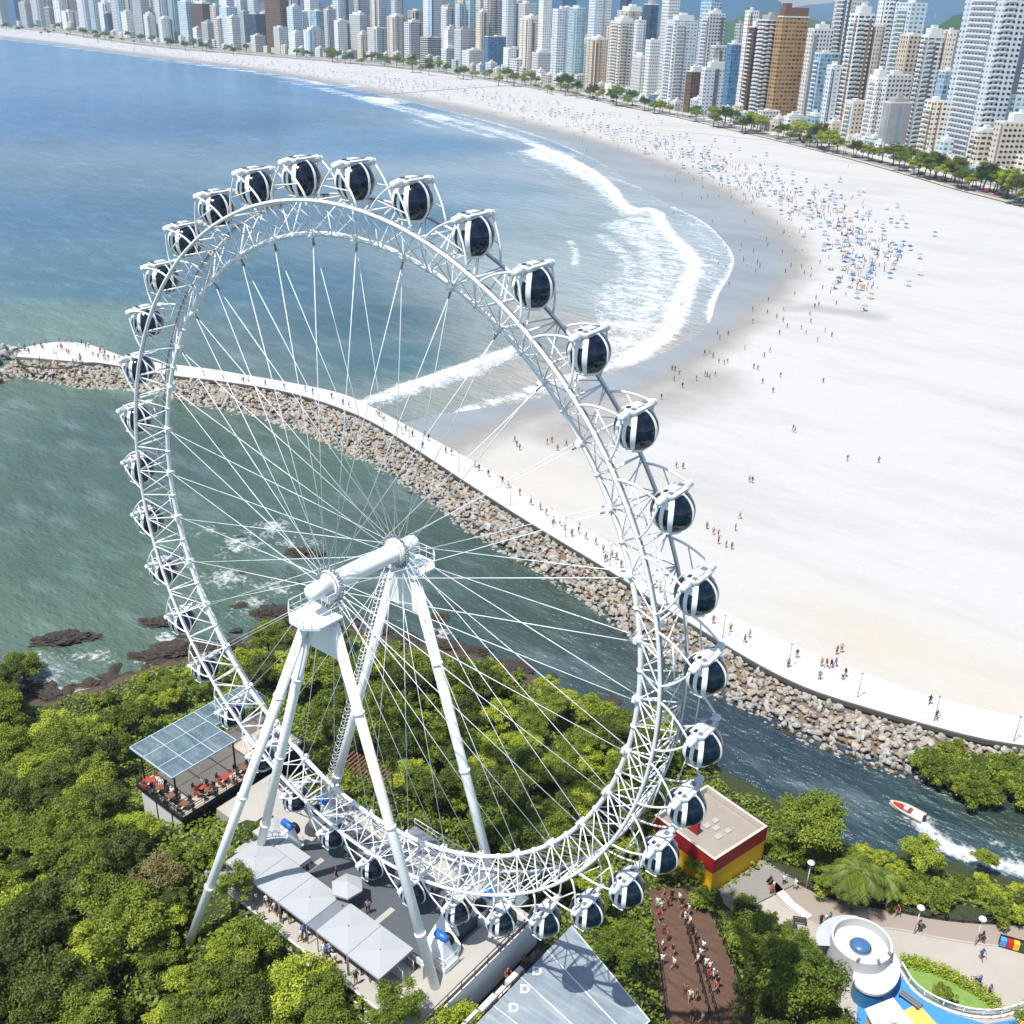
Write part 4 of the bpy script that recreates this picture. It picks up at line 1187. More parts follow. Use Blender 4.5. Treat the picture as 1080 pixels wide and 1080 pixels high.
for j in range(3):
    for i in range(2):
        MB().box(-30.8 + 1.8 * i + .05, -30.8 + 1.8 * (i + 1) - .05, 2.75 + 2.3 * j + .05, 2.75 + 2.3 * (j + 1) - .05, RZc, RZc + .05).build('roof_panel', CP, cafe)
m = MB()
for x in xs_: m.box(x - .05, x + .05, -5.15, 2.8, RZc - .06, RZc + .075)
for y in ys_: m.box(-30.85, -23.45, y - .05, y + .05, RZc - .1, RZc + .072)
for x in (-30.8, -29.0, -27.2): m.box(x - .045, x + .045, 2.9, 9.7, RZc - .06, RZc + .078)
for y in (5.05, 7.35, 9.65): m.box(-30.85, -27.15, y - .05, y + .05, RZc - .1, RZc + .07)
m.build('roof_frame', paint('pale_roof_frame', '#a7b3b9', .4), cafe)
for x, y in ((-29.0, -5.0), (-23.8, -4.7), (-23.8, 2.5), (-29.0, 2.5), (-29.0, 9.3)): MB().box(x - .07, x + .07, y - .07, y + .07, CZ, RZc - .1).build('roof_post', BLACK, cafe)
def table_set(x, y, col, lab, z=CZ + .03, n=4):
    t = empty('cafe_table', (x, y, z), R((x * 37 + y * 11) % 60), lab, 'table', 'tables on the café terrace')
    MB().box(-.4, .4, -.4, .4, .7, .74).build('table_top', TIMBER if col is None else col, t); MB().tube([(0, 0, 0), (0, 0, .7)], .04, 6).lathe([(.25, 0), (.25, .03)], 12).build('table_base', DARK, t)
    for k in range(n):
        a = math.pi / 2 * k + .4
        c = empty('cafe_chair', (x + .8 * math.cos(a), y + .8 * math.sin(a), z), a + math.pi / 2, lab.replace('table', 'chair'), 'chair', 'chairs on the café terrace')
        cm = col or DARK
        MB().box(-.22, .22, -.22, .22, .42, .47).build('seat', cm, c); MB().box(-.22, .22, -.24, -.2, .47, .9).build('backrest', cm, c)
        for sx in (-.2, .2):
            for sy in (-.2, .2): MB().tube([(sx, sy, 0), (sx, sy, .43)], .018, 4).build('leg', DARK, c)
REDC = paint('red_chair', '#9c3a2c', .6)
for x, y, c, lab in [(-23.2, -2.2, REDC, 'red café table on the sunlit corner of the terrace'), (-22.6, .3, REDC, 'red café table by the right railing of the terrace'), (-28.0, -5.0, REDC, 'red café table at the left corner of the terrace'), (-22.7, 4.6, REDC, 'red café table near the notch of the panel roof'), (-23.4, 7.8, REDC, 'red café table at the back of the terrace'),
                     (-26.3, -5.0, None, 'dark café table on the front edge of the terrace'), (-24.4, -5.0, None, 'dark café table by the front railing'), (-22.4, -4.8, None, 'dark café table at the front corner post'), (-22.3, -2.0, None, 'dark café table against the right railing'), (-22.4, 2.4, None, 'dark café table under the roof edge')]:
    table_set(x, y, c, lab)
for x, y, w, d, lab in [(-25.0, 5.6, 2.2, .8, 'white counter beside the notch of the panel roof'), (-22.3, 6.4, .9, 1.6, 'pale counter by the back right railing')]:
    o = MB().box(-w / 2, w / 2, -d / 2, d / 2, 0, 1.0).box(-w / 2 - .05, w / 2 + .05, -d / 2 - .05, d / 2 + .05, 1.0, 1.05).build('counter', WHITE2, None, (x, y, CZ + .03)); tag(o, lab, 'counter')
# stone yard between café and station, wooden pergola behind the rim
yd = MB(); yd.box(-20.6, -14.25, -2.4, 5.2, 11.8, 15.5); yd = yd.build('terrace_yard', CONC); tag(yd, kind='structure')
pg = empty('pergola', (-12.4, 10.6, 15.2), R(8), 'brown slatted pergola stair behind the lower left rim', 'pergola')
for k in range(13): MB().box(-2.6 + k * .42, -2.42 + k * .42, -1.2, 1.3, 1.9 - .05 * k, 2.05 - .05 * k).build('slat', TIMBER, pg)
for x in (-2.5, 2.5):
    for y in (-1.1, 1.2): MB().box(x - .06, x + .06, y - .06, y + .06, -2.5, 2.0 - (x > 0) * .6).build('post', TIMBER, pg)
# ================================================================== red and yellow building
bl = empty('yellow_building', (0, 0, 0), 0, 'flat-roofed yellow building with dark red band beside the river', 'building')
YEL = paint('yellow_render', '#e2b008', .75, var=.05, scale=.4); DRED = paint('dark_red_band', '#8f161b', .7, var=.05, scale=.4)
pN, pE, pS = at(746, 827, 8.3)[:2], at(810, 871, 8.3)[:2], at(754, 907, 8.3)[:2]
pW = pN + pS - pE
cen = (pN + pE + pS + pW) / 4
foot = [pS, pE, pN, pW]
def inset(poly, d):
    c = np.mean(poly, axis=0); return [p + (c - p) / np.linalg.norm(c - p) * d for p in poly]
m = MB(); m.prism([tuple(p) for p in inset(foot, .06)], 2.6, 6.35); m.build('wall', YEL, bl)
m = MB(); m.prism([tuple(p) for p in inset(foot, .12)], 2.0, 3.4); m.build('plinth', WHITE2, bl)
band = MB(); o = foot; i_ = inset(foot, .45)
band.add([(*p, 6.3) for p in o] + [(*p, 8.25) for p in o], [(k, (k + 1) % 4, 4 + (k + 1) % 4, 4 + k) for k in range(4)] + [(3, 2, 1, 0)])
band.build('red_band', DRED, bl)
cp = MB(); cp.add([(*p, 8.25) for p in o] + [(*p, 8.25) for p in i_] + [(*p, 7.55) for p in i_], [(k, (k + 1) % 4, 4 + (k + 1) % 4, 4 + k) for k in range(4)] + [(4 + k, 4 + (k + 1) % 4, 8 + (k + 1) % 4, 8 + k) for k in range(4)])
cp.build('parapet', paint('parapet_cap', '#b5ada3', .7), bl)
m = MB(); m.add([(*p, 7.5) for p in inset(foot, .4)], [(0, 1, 2, 3)]); m.build('roof', paint('stained_roof', '#8f867b', .9, var=.2, scale=.5), bl)
ux = (pE - pS) / np.linalg.norm(pE - pS); uy = (pN - pE) / np.linalg.norm(pN - pE)
for a, b in ((.42, .3), (.52, .42), (.46, .52), (.6, .3), (.62, .52), (.35, .62)):
    q = pS + (pE - pS) * a + (pN - pE) * b
    MB().box(-.4, .4, -.3, .3, 0, .12).build('roof_unit', CONC, bl, (q[0], q[1], 7.51), (0, 0, math.atan2(ux[1], ux[0])))
q = pS + (pN - pE) * .62
m = MB(); m.box(-1.4, 1.4, -.2, .2, 0, 1.7); m.build('red_screen', DRED, bl, (*(pS + ux * 2.2 + uy * 5.6), 7.51), (0, 0, math.atan2(uy[1], uy[0])))
# pale annexe floor in front of the yellow wall
fr = MB(); qa = pS - uy * .2; qb = pE - uy * .2
fr.prism([tuple(qa), tuple(qb), tuple(qb - uy * 4.6 + ux * .5), tuple(qa - uy * 3.4)], 2.6, 3.55)
tag(fr.build('forecourt', CONC2), kind='structure')
# ================================================================== queue path with people
qz = lambda p: 4.6 + (27 - p[1]) * .12
P4 = [QUEUE[0], QUEUE[1], QUEUE[2], QUEUE[3]]
m = MB(); n = 24; V = []
for k in range(n + 1):
    t = k / n
    a = QUEUE[0] * (1 - t) + QUEUE[3] * t; b = QUEUE[1] * (1 - t) + QUEUE[2] * t
    V += [(*a, qz(a)), (*b, qz(b))]
m.add(V, [(2 * k, 2 * k + 1, 2 * k + 3, 2 * k + 2) for k in range(n)])
g = G('brown_paving'); p = g.pos()
bw = g.n('TexBrick'); bw.inputs['Scale'].default_value = 3.0; bw.inputs['Color1'].default_value = lin('#5a4234'); bw.inputs['Color2'].default_value = lin('#664c3d'); bw.inputs['Mortar'].default_value = lin('#48352b')
g.l(p, bw.inputs['Vector']); c = g.mix(g.math('MULTIPLY', g.math('SUBTRACT', g.noise(p, 1.2, 5), .5), 1.2, clamp=True), bw.outputs[0], lin('#4b3029'))
qo = m.build('queue_path', g.out(c, .85)); 
if qo.data.polygons[0].normal.z < 0: qo.data.flip_normals()
tag(qo, kind='structure')
def fence(name, pts, h, lab, mat, rails=(1.0, .55), step=1.5, r=.035, group=None, cat='fence'):
    t = empty(name, pts[0], 0, lab, cat, group)
    o = Vector(pts[0]); m = MB(); ps = MB()
    pts = [Vector(p) - o for p in pts]
    for a, b in zip(pts[:-1], pts[1:]):
        L = (b - a).length; k = max(1, int(L / step))
        for f in rails: m.tube([a + Vector((0, 0, h * f)), b + Vector((0, 0, h * f))], r, 5)
        for i in range(k + 1):
            q = a.lerp(b, i / k); ps.tube([q, q + Vector((0, 0, h))], r * 1.2, 5)
    m.build('rail', mat, t); ps.build('fence_posts', mat, t)
    return t
def qpt(a, t, dz=0):
    p = (QUEUE[0] * (1 - t) + QUEUE[3] * t) * (1 - a) + (QUEUE[1] * (1 - t) + QUEUE[2] * t) * a
    return (p[0], p[1], qz(p) + dz)
fence('queue_rail', [qpt(.50, .25), qpt(.50, .98)], 1.05, 'dark double rail down the middle of the brown queue path', BLACK, step=1.2)
fence('queue_rail', [qpt(.58, .25), qpt(.58, .98)], 1.05, 'dark double rail right of the middle one on the brown queue path', BLACK, step=1.2)
fence('queue_rail', [qpt(.985, .05), qpt(.985, .98)], 1.15, 'black rail on the right edge of the brown queue path', BLACK, step=1.2)
fence('queue_rail', [qpt(.015, .40), qpt(.015, .98)], 1.15, 'black rail on the left edge of the brown queue path', BLACK, step=1.2)

# ================================================================== river walk, plaza, kiosk and playground
GZP = 3.3
plaza_px = [(796,918),(812,912),(850,938),(885,952),(935,960),(1000,973),(1090,977),(1180,985),(1180,1130),(1040,1130),(900,1120),(850,1010),(820,990),(790,960)]
m = MB(); m.prism([tuple(at(u, v, GZP + .02)[:2]) for u, v in plaza_px], 2.4, GZP + .02)
tag(m.build('plaza', paint('plaza_paving', '#a29b92', .85, var=.08, scale=.4, world=True)), kind='structure')
g = G('boardwalk'); p = g.pos()
w = g.n('TexWave'); w.inputs['Scale'].default_value = 1.1; w.inputs['Distortion'].default_value = .3; g.l(g.stretch(p, 1, 1, 1, R(-62)), w.inputs['Vector'])
c = g.mix(w.outputs['Fac'], lin('#877b70'), lin('#978c80')); c = g.mix(g.noise(p, .9, 5), c, lin('#8f8378'))
BOARD = g.out(c, .85)
up = smooth(line([(800,906),(828,924),(852,939),(885,951),(935,960),(1000,973),(1090,977),(1180,985)], GZP + .04), 2)
dn = smooth(line([(797,926),(815,946),(842,967),(880,985),(935,977),(1000,993),(1090,1002),(1180,1012)], GZP + .04), 2)
k = min(len(up), len(dn)); up_, dn_ = resample(up, np.sum(np.linalg.norm(np.diff(up, axis=0), axis=1)) / 60)[:60], resample(dn, np.sum(np.linalg.norm(np.diff(dn, axis=0), axis=1)) / 60)[:60]
m = MB(); m.add([(*p_, GZP + .05) for p_ in up_] + [(*p_, GZP + .05) for p_ in dn_], [(i, 60 + i, 61 + i, i + 1) for i in range(59)])
tag(m.build('boardwalk', BOARD), kind='structure')
m = MB(); o2_ = offs(dn_, .22)
m.add([(*p_, GZP + .07) for p_ in dn_] + [(*p_, GZP + .07) for p_ in o2_], [(i, 60 + i, 61 + i, i + 1) for i in range(59)])
ko = m.build('kerb_strip', CONC)
if ko.data.polygons[0].normal.z < 0: ko.data.flip_normals()
tag(ko, kind='structure')
# dark timber fence with crossed braces on the river side
rw = empty('river_fence', (*up_[0], GZP), 0, 'dark timber fence with crossed braces along the boardwalk', 'fence')
mr = MB(); mp = MB(); o3 = np.array([*up_[0], GZP]); st_ = resample(up_, 1.7)
for a, b in zip(st_[:-1], st_[1:]):
    a3, b3 = np.array([*a, GZP]) - o3, np.array([*b, GZP]) - o3
    for h in (.12, 1.0): mr.tube([a3 + [0, 0, h], b3 + [0, 0, h]], .05, 5)
    mr.tube([a3 + [0, 0, .12], b3 + [0, 0, 1.0]], .04, 4); mr.tube([a3 + [0, 0, 1.0], b3 + [0, 0, .12]], .04, 4)
    mp.tube([a3, a3 + [0, 0, 1.15]], .07, 6)
DT = paint('dark_timber', '#3a3531', .8)
mr.build('rail', DT, rw); mp.build('fence_posts', DT, rw)
def globe_lamp(u, v, h, lab):
    p = at(u, v, GZP + .05)
    t = empty('street_lamp', tuple(p), 0, lab, 'street lamp', 'white-hooded lamps of the river walk')
    MB().tube([(0, 0, 0), (0, 0, h)], [.07, .05], 8).build('pole', WHITE2, t)
    MB().lathe([(.06, h - .05), (.34, h + .02), (.42, h + .14), (.3, h + .3), (.05, h + .36)], 16).build('lamp_shade', WHITE, t)
globe_lamp(850, 937, 3.6, 'white-hooded lamp left of the palm on the boardwalk')
globe_lamp(964, 985, 3.6, 'white-hooded lamp at the kerb right of the palm')
globe_lamp(1028, 997, 3.6, 'white-hooded lamp beside the coloured bins')
# round kiosk
kc = at(908, 996, 6.4)[:2]
kk = empty('round_kiosk', (kc[0], kc[1], GZP), 0, 'round white drum-shaped kiosk with blue dome on its roof', 'kiosk')
KIO = paint('kiosk_white', '#b9bab9', .7, var=.05)
MB().lathe([(2.95, 0), (2.95, 3.7)], 48, (0, 0, 0), 0, True, 'z', False).lathe([(2.95, 3.7), (2.72, 3.7)], 48, (0, 0, 0), 0, False, 'z', False).lathe([(2.72, 3.7), (2.72, 2.6)], 48, (0, 0, 0), 0, True, 'z', False).build('drum_wall', KIO, kk)
MB().lathe([(2.74, 2.7), (0.02, 2.74)], 48, (0, 0, 0), 0, False, 'z', False).build('roof', KIO, kk)
MB().lathe([(.95, 2.72), (.98, 2.95), (.8, 3.18), (.45, 3.3), (.02, 3.36)], 28).build('dome', paint('blue_dome', '#3f6690', .3), kk)
MB().lathe([(1.02, 2.72), (1.08, 2.85), (1.02, 2.95)], 28, (0, 0, 0), 0, True, 'z', False).build('dome_ring', GREYM, kk)
for a in (-25, -60, -100): 
    MB().box(-.2, .2, -.12, .12, 0, .3).build('floodlight', GREYM, kk, (2.82 * math.cos(R(a + 25)), 2.82 * math.sin(R(a + 25)), 3.7), (0, 0, R(a)))
# low grey canopy edge at the left of the drum and the rounded white eave below
m = MB(); n = 20
arc = [(4.3 * math.cos(R(a)), 4.3 * math.sin(R(a))) for a in np.linspace(115, 215, n)]
arci = [(2.8 * math.cos(R(a)), 2.8 * math.sin(R(a))) for a in np.linspace(115, 215, n)]
m.add([(*p_, 2.5) for p_ in arc] + [(*p_, 2.6) for p_ in arci] + [(*p_, 2.1) for p_ in arc], [(i, i + 1, n + i + 1, n + i) for i in range(n - 1)] + [(2 * n + i, 2 * n + i + 1, i + 1, i) for i in range(n - 1)])
m.build('side_canopy', paint('grey_canopy', '#aab0b4', .5), kk)
ec = at(918, 1034, 5.6)[:2]
ee = [at(u, v, 5.6)[:2] for u, v in [(903,1040),(913,1048),(930,1050),(944,1041),(950,1028),(949,1013),(942,1004),(930,1000),(905,1015),(898,1030)]]
ee = smooth(np.array(ee + [ee[0]]), 2)[:-1]
m = MB(); m.prism([tuple(p_) for p_ in ee], 5.35, 5.62); o = m.build('eave_roof', KIO); o.parent = kk; o.matrix_parent_inverse = Matrix.Translation((-kc[0], -kc[1], -GZP))
m = MB(); m.prism([tuple(p_) for p_ in np.array(ee) * .9 + ec * .1], 3.3, 5.34); o = m.build('lower_wall', paint('blue_wall', '#2e6f9c', .6)); o.parent = kk; o.matrix_parent_inverse = Matrix.Translation((-kc[0], -kc[1], -GZP))
# playground floor in blue rubber with an orange field, slightly above the plaza
BLUEF = paint('blue_rubber', '#3c82bd', .8, var=.06, scale=.6, world=True); ORF = paint('orange_rubber', '#e8b45e', .8, var=.06, world=True)
pf = [at(u, v, GZP + .03)[:2] for u, v in [(905,1050),(945,1025),(965,1045),(1000,1068),(1040,1080),(1080,1073),(1130,1060),(1140,1130),(900,1130)]]
m = MB(); m.prism([tuple(p_) for p_ in pf], 2.5, GZP + .035); tag(m.build('playground_floor', BLUEF), kind='structure')
of = [at(u, v, GZP + .045)[:2] for u, v in [(953,1066),(968,1058),(990,1082),(975,1110),(960,1095)]]
m = MB(); m.prism([tuple(p_) for p_ in of], 3.0, GZP + .045); tag(m.build('playground_floor', ORF), kind='structure')
of = [at(u, v, GZP + .045)[:2] for u, v in [(1071,1074),(1090,1065),(1110,1090),(1085,1090)]]
m = MB(); m.prism([tuple(p_) for p_ in of], 3.0, GZP + .045); tag(m.build('playground_floor', ORF), kind='structure')
# white flat roof at the lower edge
wr = [at(u, v, 5.9)[:2] for u, v in [(912,1064),(942,1052),(968,1085),(935,1110)]]
wo = empty('flat_roof_hut', (*np.mean(wr, axis=0), GZP), 0, 'white flat-roofed hut at the lower edge of the playground', 'hut')
cw = np.mean(wr, axis=0)
m = MB(); m.prism([tuple(p_ - cw) for p_ in wr], 2.4, 2.6); m.build('roof', WHITE2, wo)
m = MB(); m.prism([tuple((p_ - cw) * .85) for p_ in wr], 0, 2.4); m.build('wall', WHITE2, wo)
# bench by the kiosk eave
bp = at(960, 1056, GZP + .04)
be = empty('bench', tuple(bp), R(-10), 'grey slatted bench between white hut and glass railing', 'bench')
for k in range(3): MB().box(-1.1, 1.1, -.5 + k * .3, -.28 + k * .3, .42, .47).build('slat', GREYM, be)
for x in (-.9, .9): MB().box(x - .05, x + .05, -.45, .3, 0, .42).build('leg', DARK, be)
# curved glass railing
rl = resample(smooth(line([(949,1022),(962,1045),(985,1060),(1015,1071),(1045,1074),(1068,1069),(1095,1058),(1130,1042)], GZP + .1), 2), .9)
cr_ = empty('glass_railing', (*rl[0], GZP), 0, 'curved white-framed glass railing between hedge and blue playground', 'railing')
o3 = np.array([*rl[0], GZP]); mt_ = MB(); mp = MB(); mg = MB(); mk = MB()
for i in range(len(rl) - 1):
    a, b = np.array([*rl[i], GZP]) - o3, np.array([*rl[i + 1], GZP]) - o3
    mt_.tube([a + [0, 0, 1.15], b + [0, 0, 1.15]], .09, 6)
    mk.tube([a + [0, 0, .12], b + [0, 0, .12]], .16, 4)
    if i % 2 == 0: MB().tube([a, a + [0, 0, 1.15]], .05, 5).build('baluster', WHITE, cr_)
    mg.add([tuple(a + [0, 0, .25]), tuple(b + [0, 0, .25]), tuple(b + [0, 0, 1.06]), tuple(a + [0, 0, 1.06])], [(0, 1, 2, 3)])
mt_.build('handrail', WHITE, cr_); mg.build('glass_infill', RAILGLASS, cr_); mk.build('base_rail', WHITE, cr_)
# lawn inside the bend
lw = [at(u, v, GZP + .03)[:2] for u, v in [(949,1012),(965,1014),(990,1022),(1020,1038),(1045,1055),(1052,1066),(1020,1066),(985,1055),(962,1038)]]
m = MB(); m.prism([tuple(p_) for p_ in lw], 2.6, GZP + .1); tag(m.build('lawn', paint('lawn_green', '#6f8a41', .95, var=.25, scale=2.5, world=True)), kind='structure')
# four coloured bins in a frame
bb = at(1067, 1000, GZP + .03)
bs = empty('bin_rack', tuple(bb), R(18), 'rack of blue, red, yellow and green recycling bins on the plaza', 'bins')
for i, c in enumerate(['#4a8fd0', '#b3262a', '#e0b020', '#2f4a38']):
    MB().box(-1.2 + i * .62, -.64 + i * .62, -.28, .28, .1, .95).build('bin', paint('bin_' + c[1:], c, .5), bs)
MB().box(-1.28, 1.3, -.33, .33, 0, .1).box(-1.28, 1.3, .3, .36, .1, 1.15).build('frame', DARK, bs)
# ladders of café chairs by the left of the kiosk: two benches and a low white step
for u, v, rz, lab in ((833, 979, 30, 'dark slatted seat on the steps left of the kiosk'), (843, 973, 30, 'dark slatted seat right beside the first one')):
    p_ = at(u, v, GZP + .04); t = empty('seat', tuple(p_), R(rz), lab, 'seat')
    for k in range(4): MB().box(-.7, .7, -.4 + k * .22, -.26 + k * .22, .4, .45).build('slat', DT, t)
    for x in (-.6, .6): MB().box(x - .05, x + .05, -.4, .4, 0, .4).build('leg', DARK, t)
stp = [at(u, v, GZP + .2)[:2] for u, v in [(812,925),(822,934),(838,952),(857,966),(850,970),(828,952),(808,930)]]
m = MB(); m.prism([tuple(p_) for p_ in stp], 3.0, GZP + .25); tag(m.build('white_ramp', WHITE2), kind='structure')
# ================================================================== speedboat
bp0 = at(956, 857.5, 0); bd = at(945, 852, 0)[:2] - at(972, 865, 0)[:2]
boat = empty('speedboat', (bp0[0], bp0[1], .1), math.atan2(bd[1], bd[0]), 'white speedboat with red deck speeding up the river', 'speedboat'); boat.scale = (.8, .8, .8)
h = MB(); sec = []
for t in np.linspace(0, 1, 12):
    x = -2.6 + 5.4 * t; w = 1.15 * (1 - max(0, (t - .45) / .55) ** 2.2); w = max(w, .03); kz = -.25 + .35 * max(0, (t - .6) / .4) ** 2; dz = .55 + .2 * t
    sec.append([(x, -w, dz), (x, -w * .8, .1), (x, 0, kz), (x, w * .8, .1), (x, w, dz)])
V = [p_ for s_ in sec for p_ in s_]
h.add(V, [(i * 5 + k, i * 5 + k + 1, i * 5 + 6 + k, i * 5 + 5 + k) for i in range(11) for k in range(4)] + [(0, 4, 3, 2, 1)], 0, False)
h.build('hull', WHITE, boat)
d_ = MB(); d_.add([(s_[0][0], s_[0][1] * .9, s_[0][2] - .06) for s_ in sec] + [(s_[4][0], s_[4][1] * .9, s_[4][2] - .06) for s_ in sec], [(i, i + 1, 12 + i + 1, 12 + i) for i in range(11)])
d_.build('deck', WHITE2, boat)
rd = MB(); rd.add([(s_[0][0], s_[0][1] * .7, s_[0][2] - .03) for s_ in sec[4:11]] + [(s_[4][0], s_[4][1] * .7, s_[4][2] - .03) for s_ in sec[4:11]], [(i, i + 1, 7 + i + 1, 7 + i) for i in range(6)])
rd.build('red_cushion', paint('boat_red', '#93322b', .5), boat)
st = MB()
for sy in (-1, 1): st.tube([(s_[0][0], s_[0][1] * sy, s_[0][2] + .02) for s_ in sec], .07, 5)
st.build('gunwale', paint('boat_trim', '#cdb98a', .5), boat)
MB().box(-.2, .5, -.4, .4, .5, .95).box(-2.5, -1.0, -.75, .75, .5, .72).build('console', WHITE2, boat); MB().box(-.75, -.3, -.6, .6, .5, .78).build('seat', TIMBER, boat)
MB().add([(.7, -.42, .95), (.7, .42, .95), (.45, .4, 1.3), (.45, -.4, 1.3)], [(0, 1, 2, 3)]).build('windscreen', RAILGLASS, boat)
MB().box(-2.95, -2.55, -.25, .25, .1, .95).build('outboard_motor', DARK, boat)
# ================================================================== the town
def facade(name, wall, glassc, pu, pv, wu, wv, band=None, dirt=.1, slab=0.0):
    """wall with rows of windows: pu, pv pitch in metres, wu, wv the share of it that is glass"""
    g = G(name)
    uv = g.n('UVMap', uv_map='UVMap').outputs[0]
    sep = g.n('SeparateXYZ'); g.l(uv, sep.inputs[0])
    U = g.math('DIVIDE', sep.outputs[0], pu); V = g.math('DIVIDE', sep.outputs[1], pv)
    fu = g.math('FRACT', U); fv = g.math('FRACT', V)
    mu = g.math('MULTIPLY', g.math('GREATER_THAN', fu, .5 - wu / 2), g.math('LESS_THAN', fu, .5 + wu / 2))
    mv = g.math('MULTIPLY', g.math('GREATER_THAN', fv, .42 - wv / 2), g.math('LESS_THAN', fv, .42 + wv / 2))
    msk = g.math('MULTIPLY', mu, mv)
    cell = g.n('CombineXYZ'); g.l(g.math('FLOOR', U), cell.inputs[0]); g.l(g.math('FLOOR', V), cell.inputs[1]); g.l(g.math('MULTIPLY', g.rnd(), 91.7), cell.inputs[2])
    wn = g.n('TexWhiteNoise'); g.l(cell.outputs[0], wn.inputs['Vector'])
    gl = g.mix(wn.outputs['Value'], lin(glassc[0]), lin(glassc[1]))
    tone = g.math('MULTIPLY_ADD', g.math('SUBTRACT', g.rnd(), .62), .5, 1.0)
    n = g.noise(g.pos(), .12, 5, .65)
    tone = g.math('MULTIPLY', tone, g.math('MULTIPLY_ADD', g.math('SUBTRACT', n, .5), dirt * 4, 1.0))
    hv = g.n('HueSaturation'); hv.inputs['Color'].default_value = lin(wall); g.l(tone, hv.inputs['Value'])
    c = hv.outputs[0]
    if slab:
        sm = g.math('GREATER_THAN', fv, 1 - slab)
        c = g.mix(sm, c, lin(band or '#e4e4e2'))
    if band and not slab:
        bu = g.math('LESS_THAN', g.math('FRACT', g.math('DIVIDE', sep.outputs[0], pu * 4)), .26)
        c = g.mix(bu, c, lin(band))
    g.l(g.mix(msk, c, gl), g.p.inputs['Base Color'])
    g.l(g.math('MULTIPLY_ADD', msk, -.58, .75), g.p.inputs['Roughness'])
    b = g.n('Bump'); b.inputs['Strength'].default_value = .6; b.inputs['Distance'].default_value = .3; b.invert = True
    g.l(msk, b.inputs['Height']); g.l(b.outputs[0], g.p.inputs['Normal'])
    return g.m
DKW = ('#262d33', '#6f7f8a'); BLW = ('#2c5473', '#86adc6'); WRM = ('#2f2822', '#83745f')
FAC = {
    'w': [facade('white_tower_facade', '#e6e6e3', DKW, 3.0, 3.0, .42, .44), facade('white_tower_facade_banded', '#e6e6e4', BLW, 3.6, 3.0, .55, .42, '#c2c6c9'), facade('white_tower_facade_close', '#e2e2df', DKW, 2.2, 3.0, .5, .4), facade('white_balcony_facade', '#dfe0df', DKW, 5.0, 3.0, .74, .5, '#e0e0de', slab=.26)],
    'b': [facade('beige_tower_facade', '#d6cab7', WRM, 3.1, 3.0, .45, .45), facade('cream_tower_facade', '#e0d8c9', WRM, 4.2, 3.0, .7, .48, '#d9d3c6', slab=.22), facade('sand_tower_facade', '#d8cebf', DKW, 2.6, 3.0, .4, .4, '#a98f70')],
    'n': [facade('brown_grid_facade', '#b88d52', ('#2a241e', '#7d7468'), 3.4, 3.0, .74, .5), facade('umber_grid_facade', '#6d4f38', ('#1a1714', '#54483d'), 3.0, 3.0, .6, .6)],
    'g': [facade('blue_glass_facade', '#5d86a8', ('#20486e', '#4d80a8'), 1.6, 3.0, .84, .8, '#7196b3'), facade('clear_blue_facade', '#b7cbd8', BLW, 3.0, 3.0, .75, .66)],
    't': [facade('teal_glass_facade', '#a9c2c8', ('#4f7f8d', '#8fb3bc'), 3.0, 3.0, .7, .6), facade('pale_teal_facade', '#c6d3d6', ('#49707f', '#8fb3bc'), 4.0, 3.0, .6, .5)],
    'l': [facade('grey_tower_facade', '#c6c9ca', DKW, 3.0, 3.0, .5, .46), facade('netted_facade', '#b4b2ae', ('#9d9c99', '#a8a6a2'), 6.0, 9.0, .5, .6)],
    'k': [facade('dark_glass_tower', '#33485a', ('#1d3346', '#3b5c76'), 2.0, 3.0, .86, .8), facade('dark_balcony_facade', '#a5a29d', ('#17191b', '#3a3d40'), 4.4, 3.0, .85, .62, '#d0cfcc', slab=.28)],  # dark balcony cells: shade inside the openings put into the colour
}
ROOFM = paint('grey_flat_roof', '#a5a39e', .9, var=.15, scale=.2)
SLABM = paint('balcony_slab', '#d6d6d3', .7, var=.05)
# the front line of the town in (pixel u, pixel v) of its foot
FRONT = [(-60,20),(0,26),(60,30),(100,34),(160,44),(200,48),(260,54),(320,59),(400,64),(477,73),(540,80),(600,92),(650,104),(700,114),(740,122),(800,137),(874,151),(920,164),(967,176),(1025,188),(1064,198),(1120,210)]
fu_, fv_ = [f[0] for f in FRONT], [f[1] for f in FRONT]
def box_uv(me, w, d):
    uvl = me.uv_layers.new(name='UVMap')
    for p in me.polygons:
        n = p.normal
        for li in p.loop_indices:
            c = me.vertices[me.loops[li].vertex_index].co
            if abs(n.z) > .5: uv = (0, 0)
            elif abs(n.x) > abs(n.y): uv = (c.y + (40 if n.x > 0 else 80), c.z)
            else: uv = (c.x + (0 if n.y > 0 else 120), c.z)
            uvl.data[li].uv = uv
STRIP_M = [facade('dark_strip_glazing', '#56636e', ('#1b2a38', '#3d5a73'), 1.5, 3.0, .9, .72), facade('blue_strip_glazing', '#7fa3bd', ('#2a587e', '#5f93b8'), 1.5, 3.0, .9, .75), facade('brown_strip', '#8a6a4a', ('#2f241b', '#5a4634'), 2.0, 3.0, .8, .6), facade('grey_strip', '#8d9092', ('#3a4046', '#6b757d'), 2.0, 3.0, .8, .6)]
CITY = []
brn = random.Random(11)
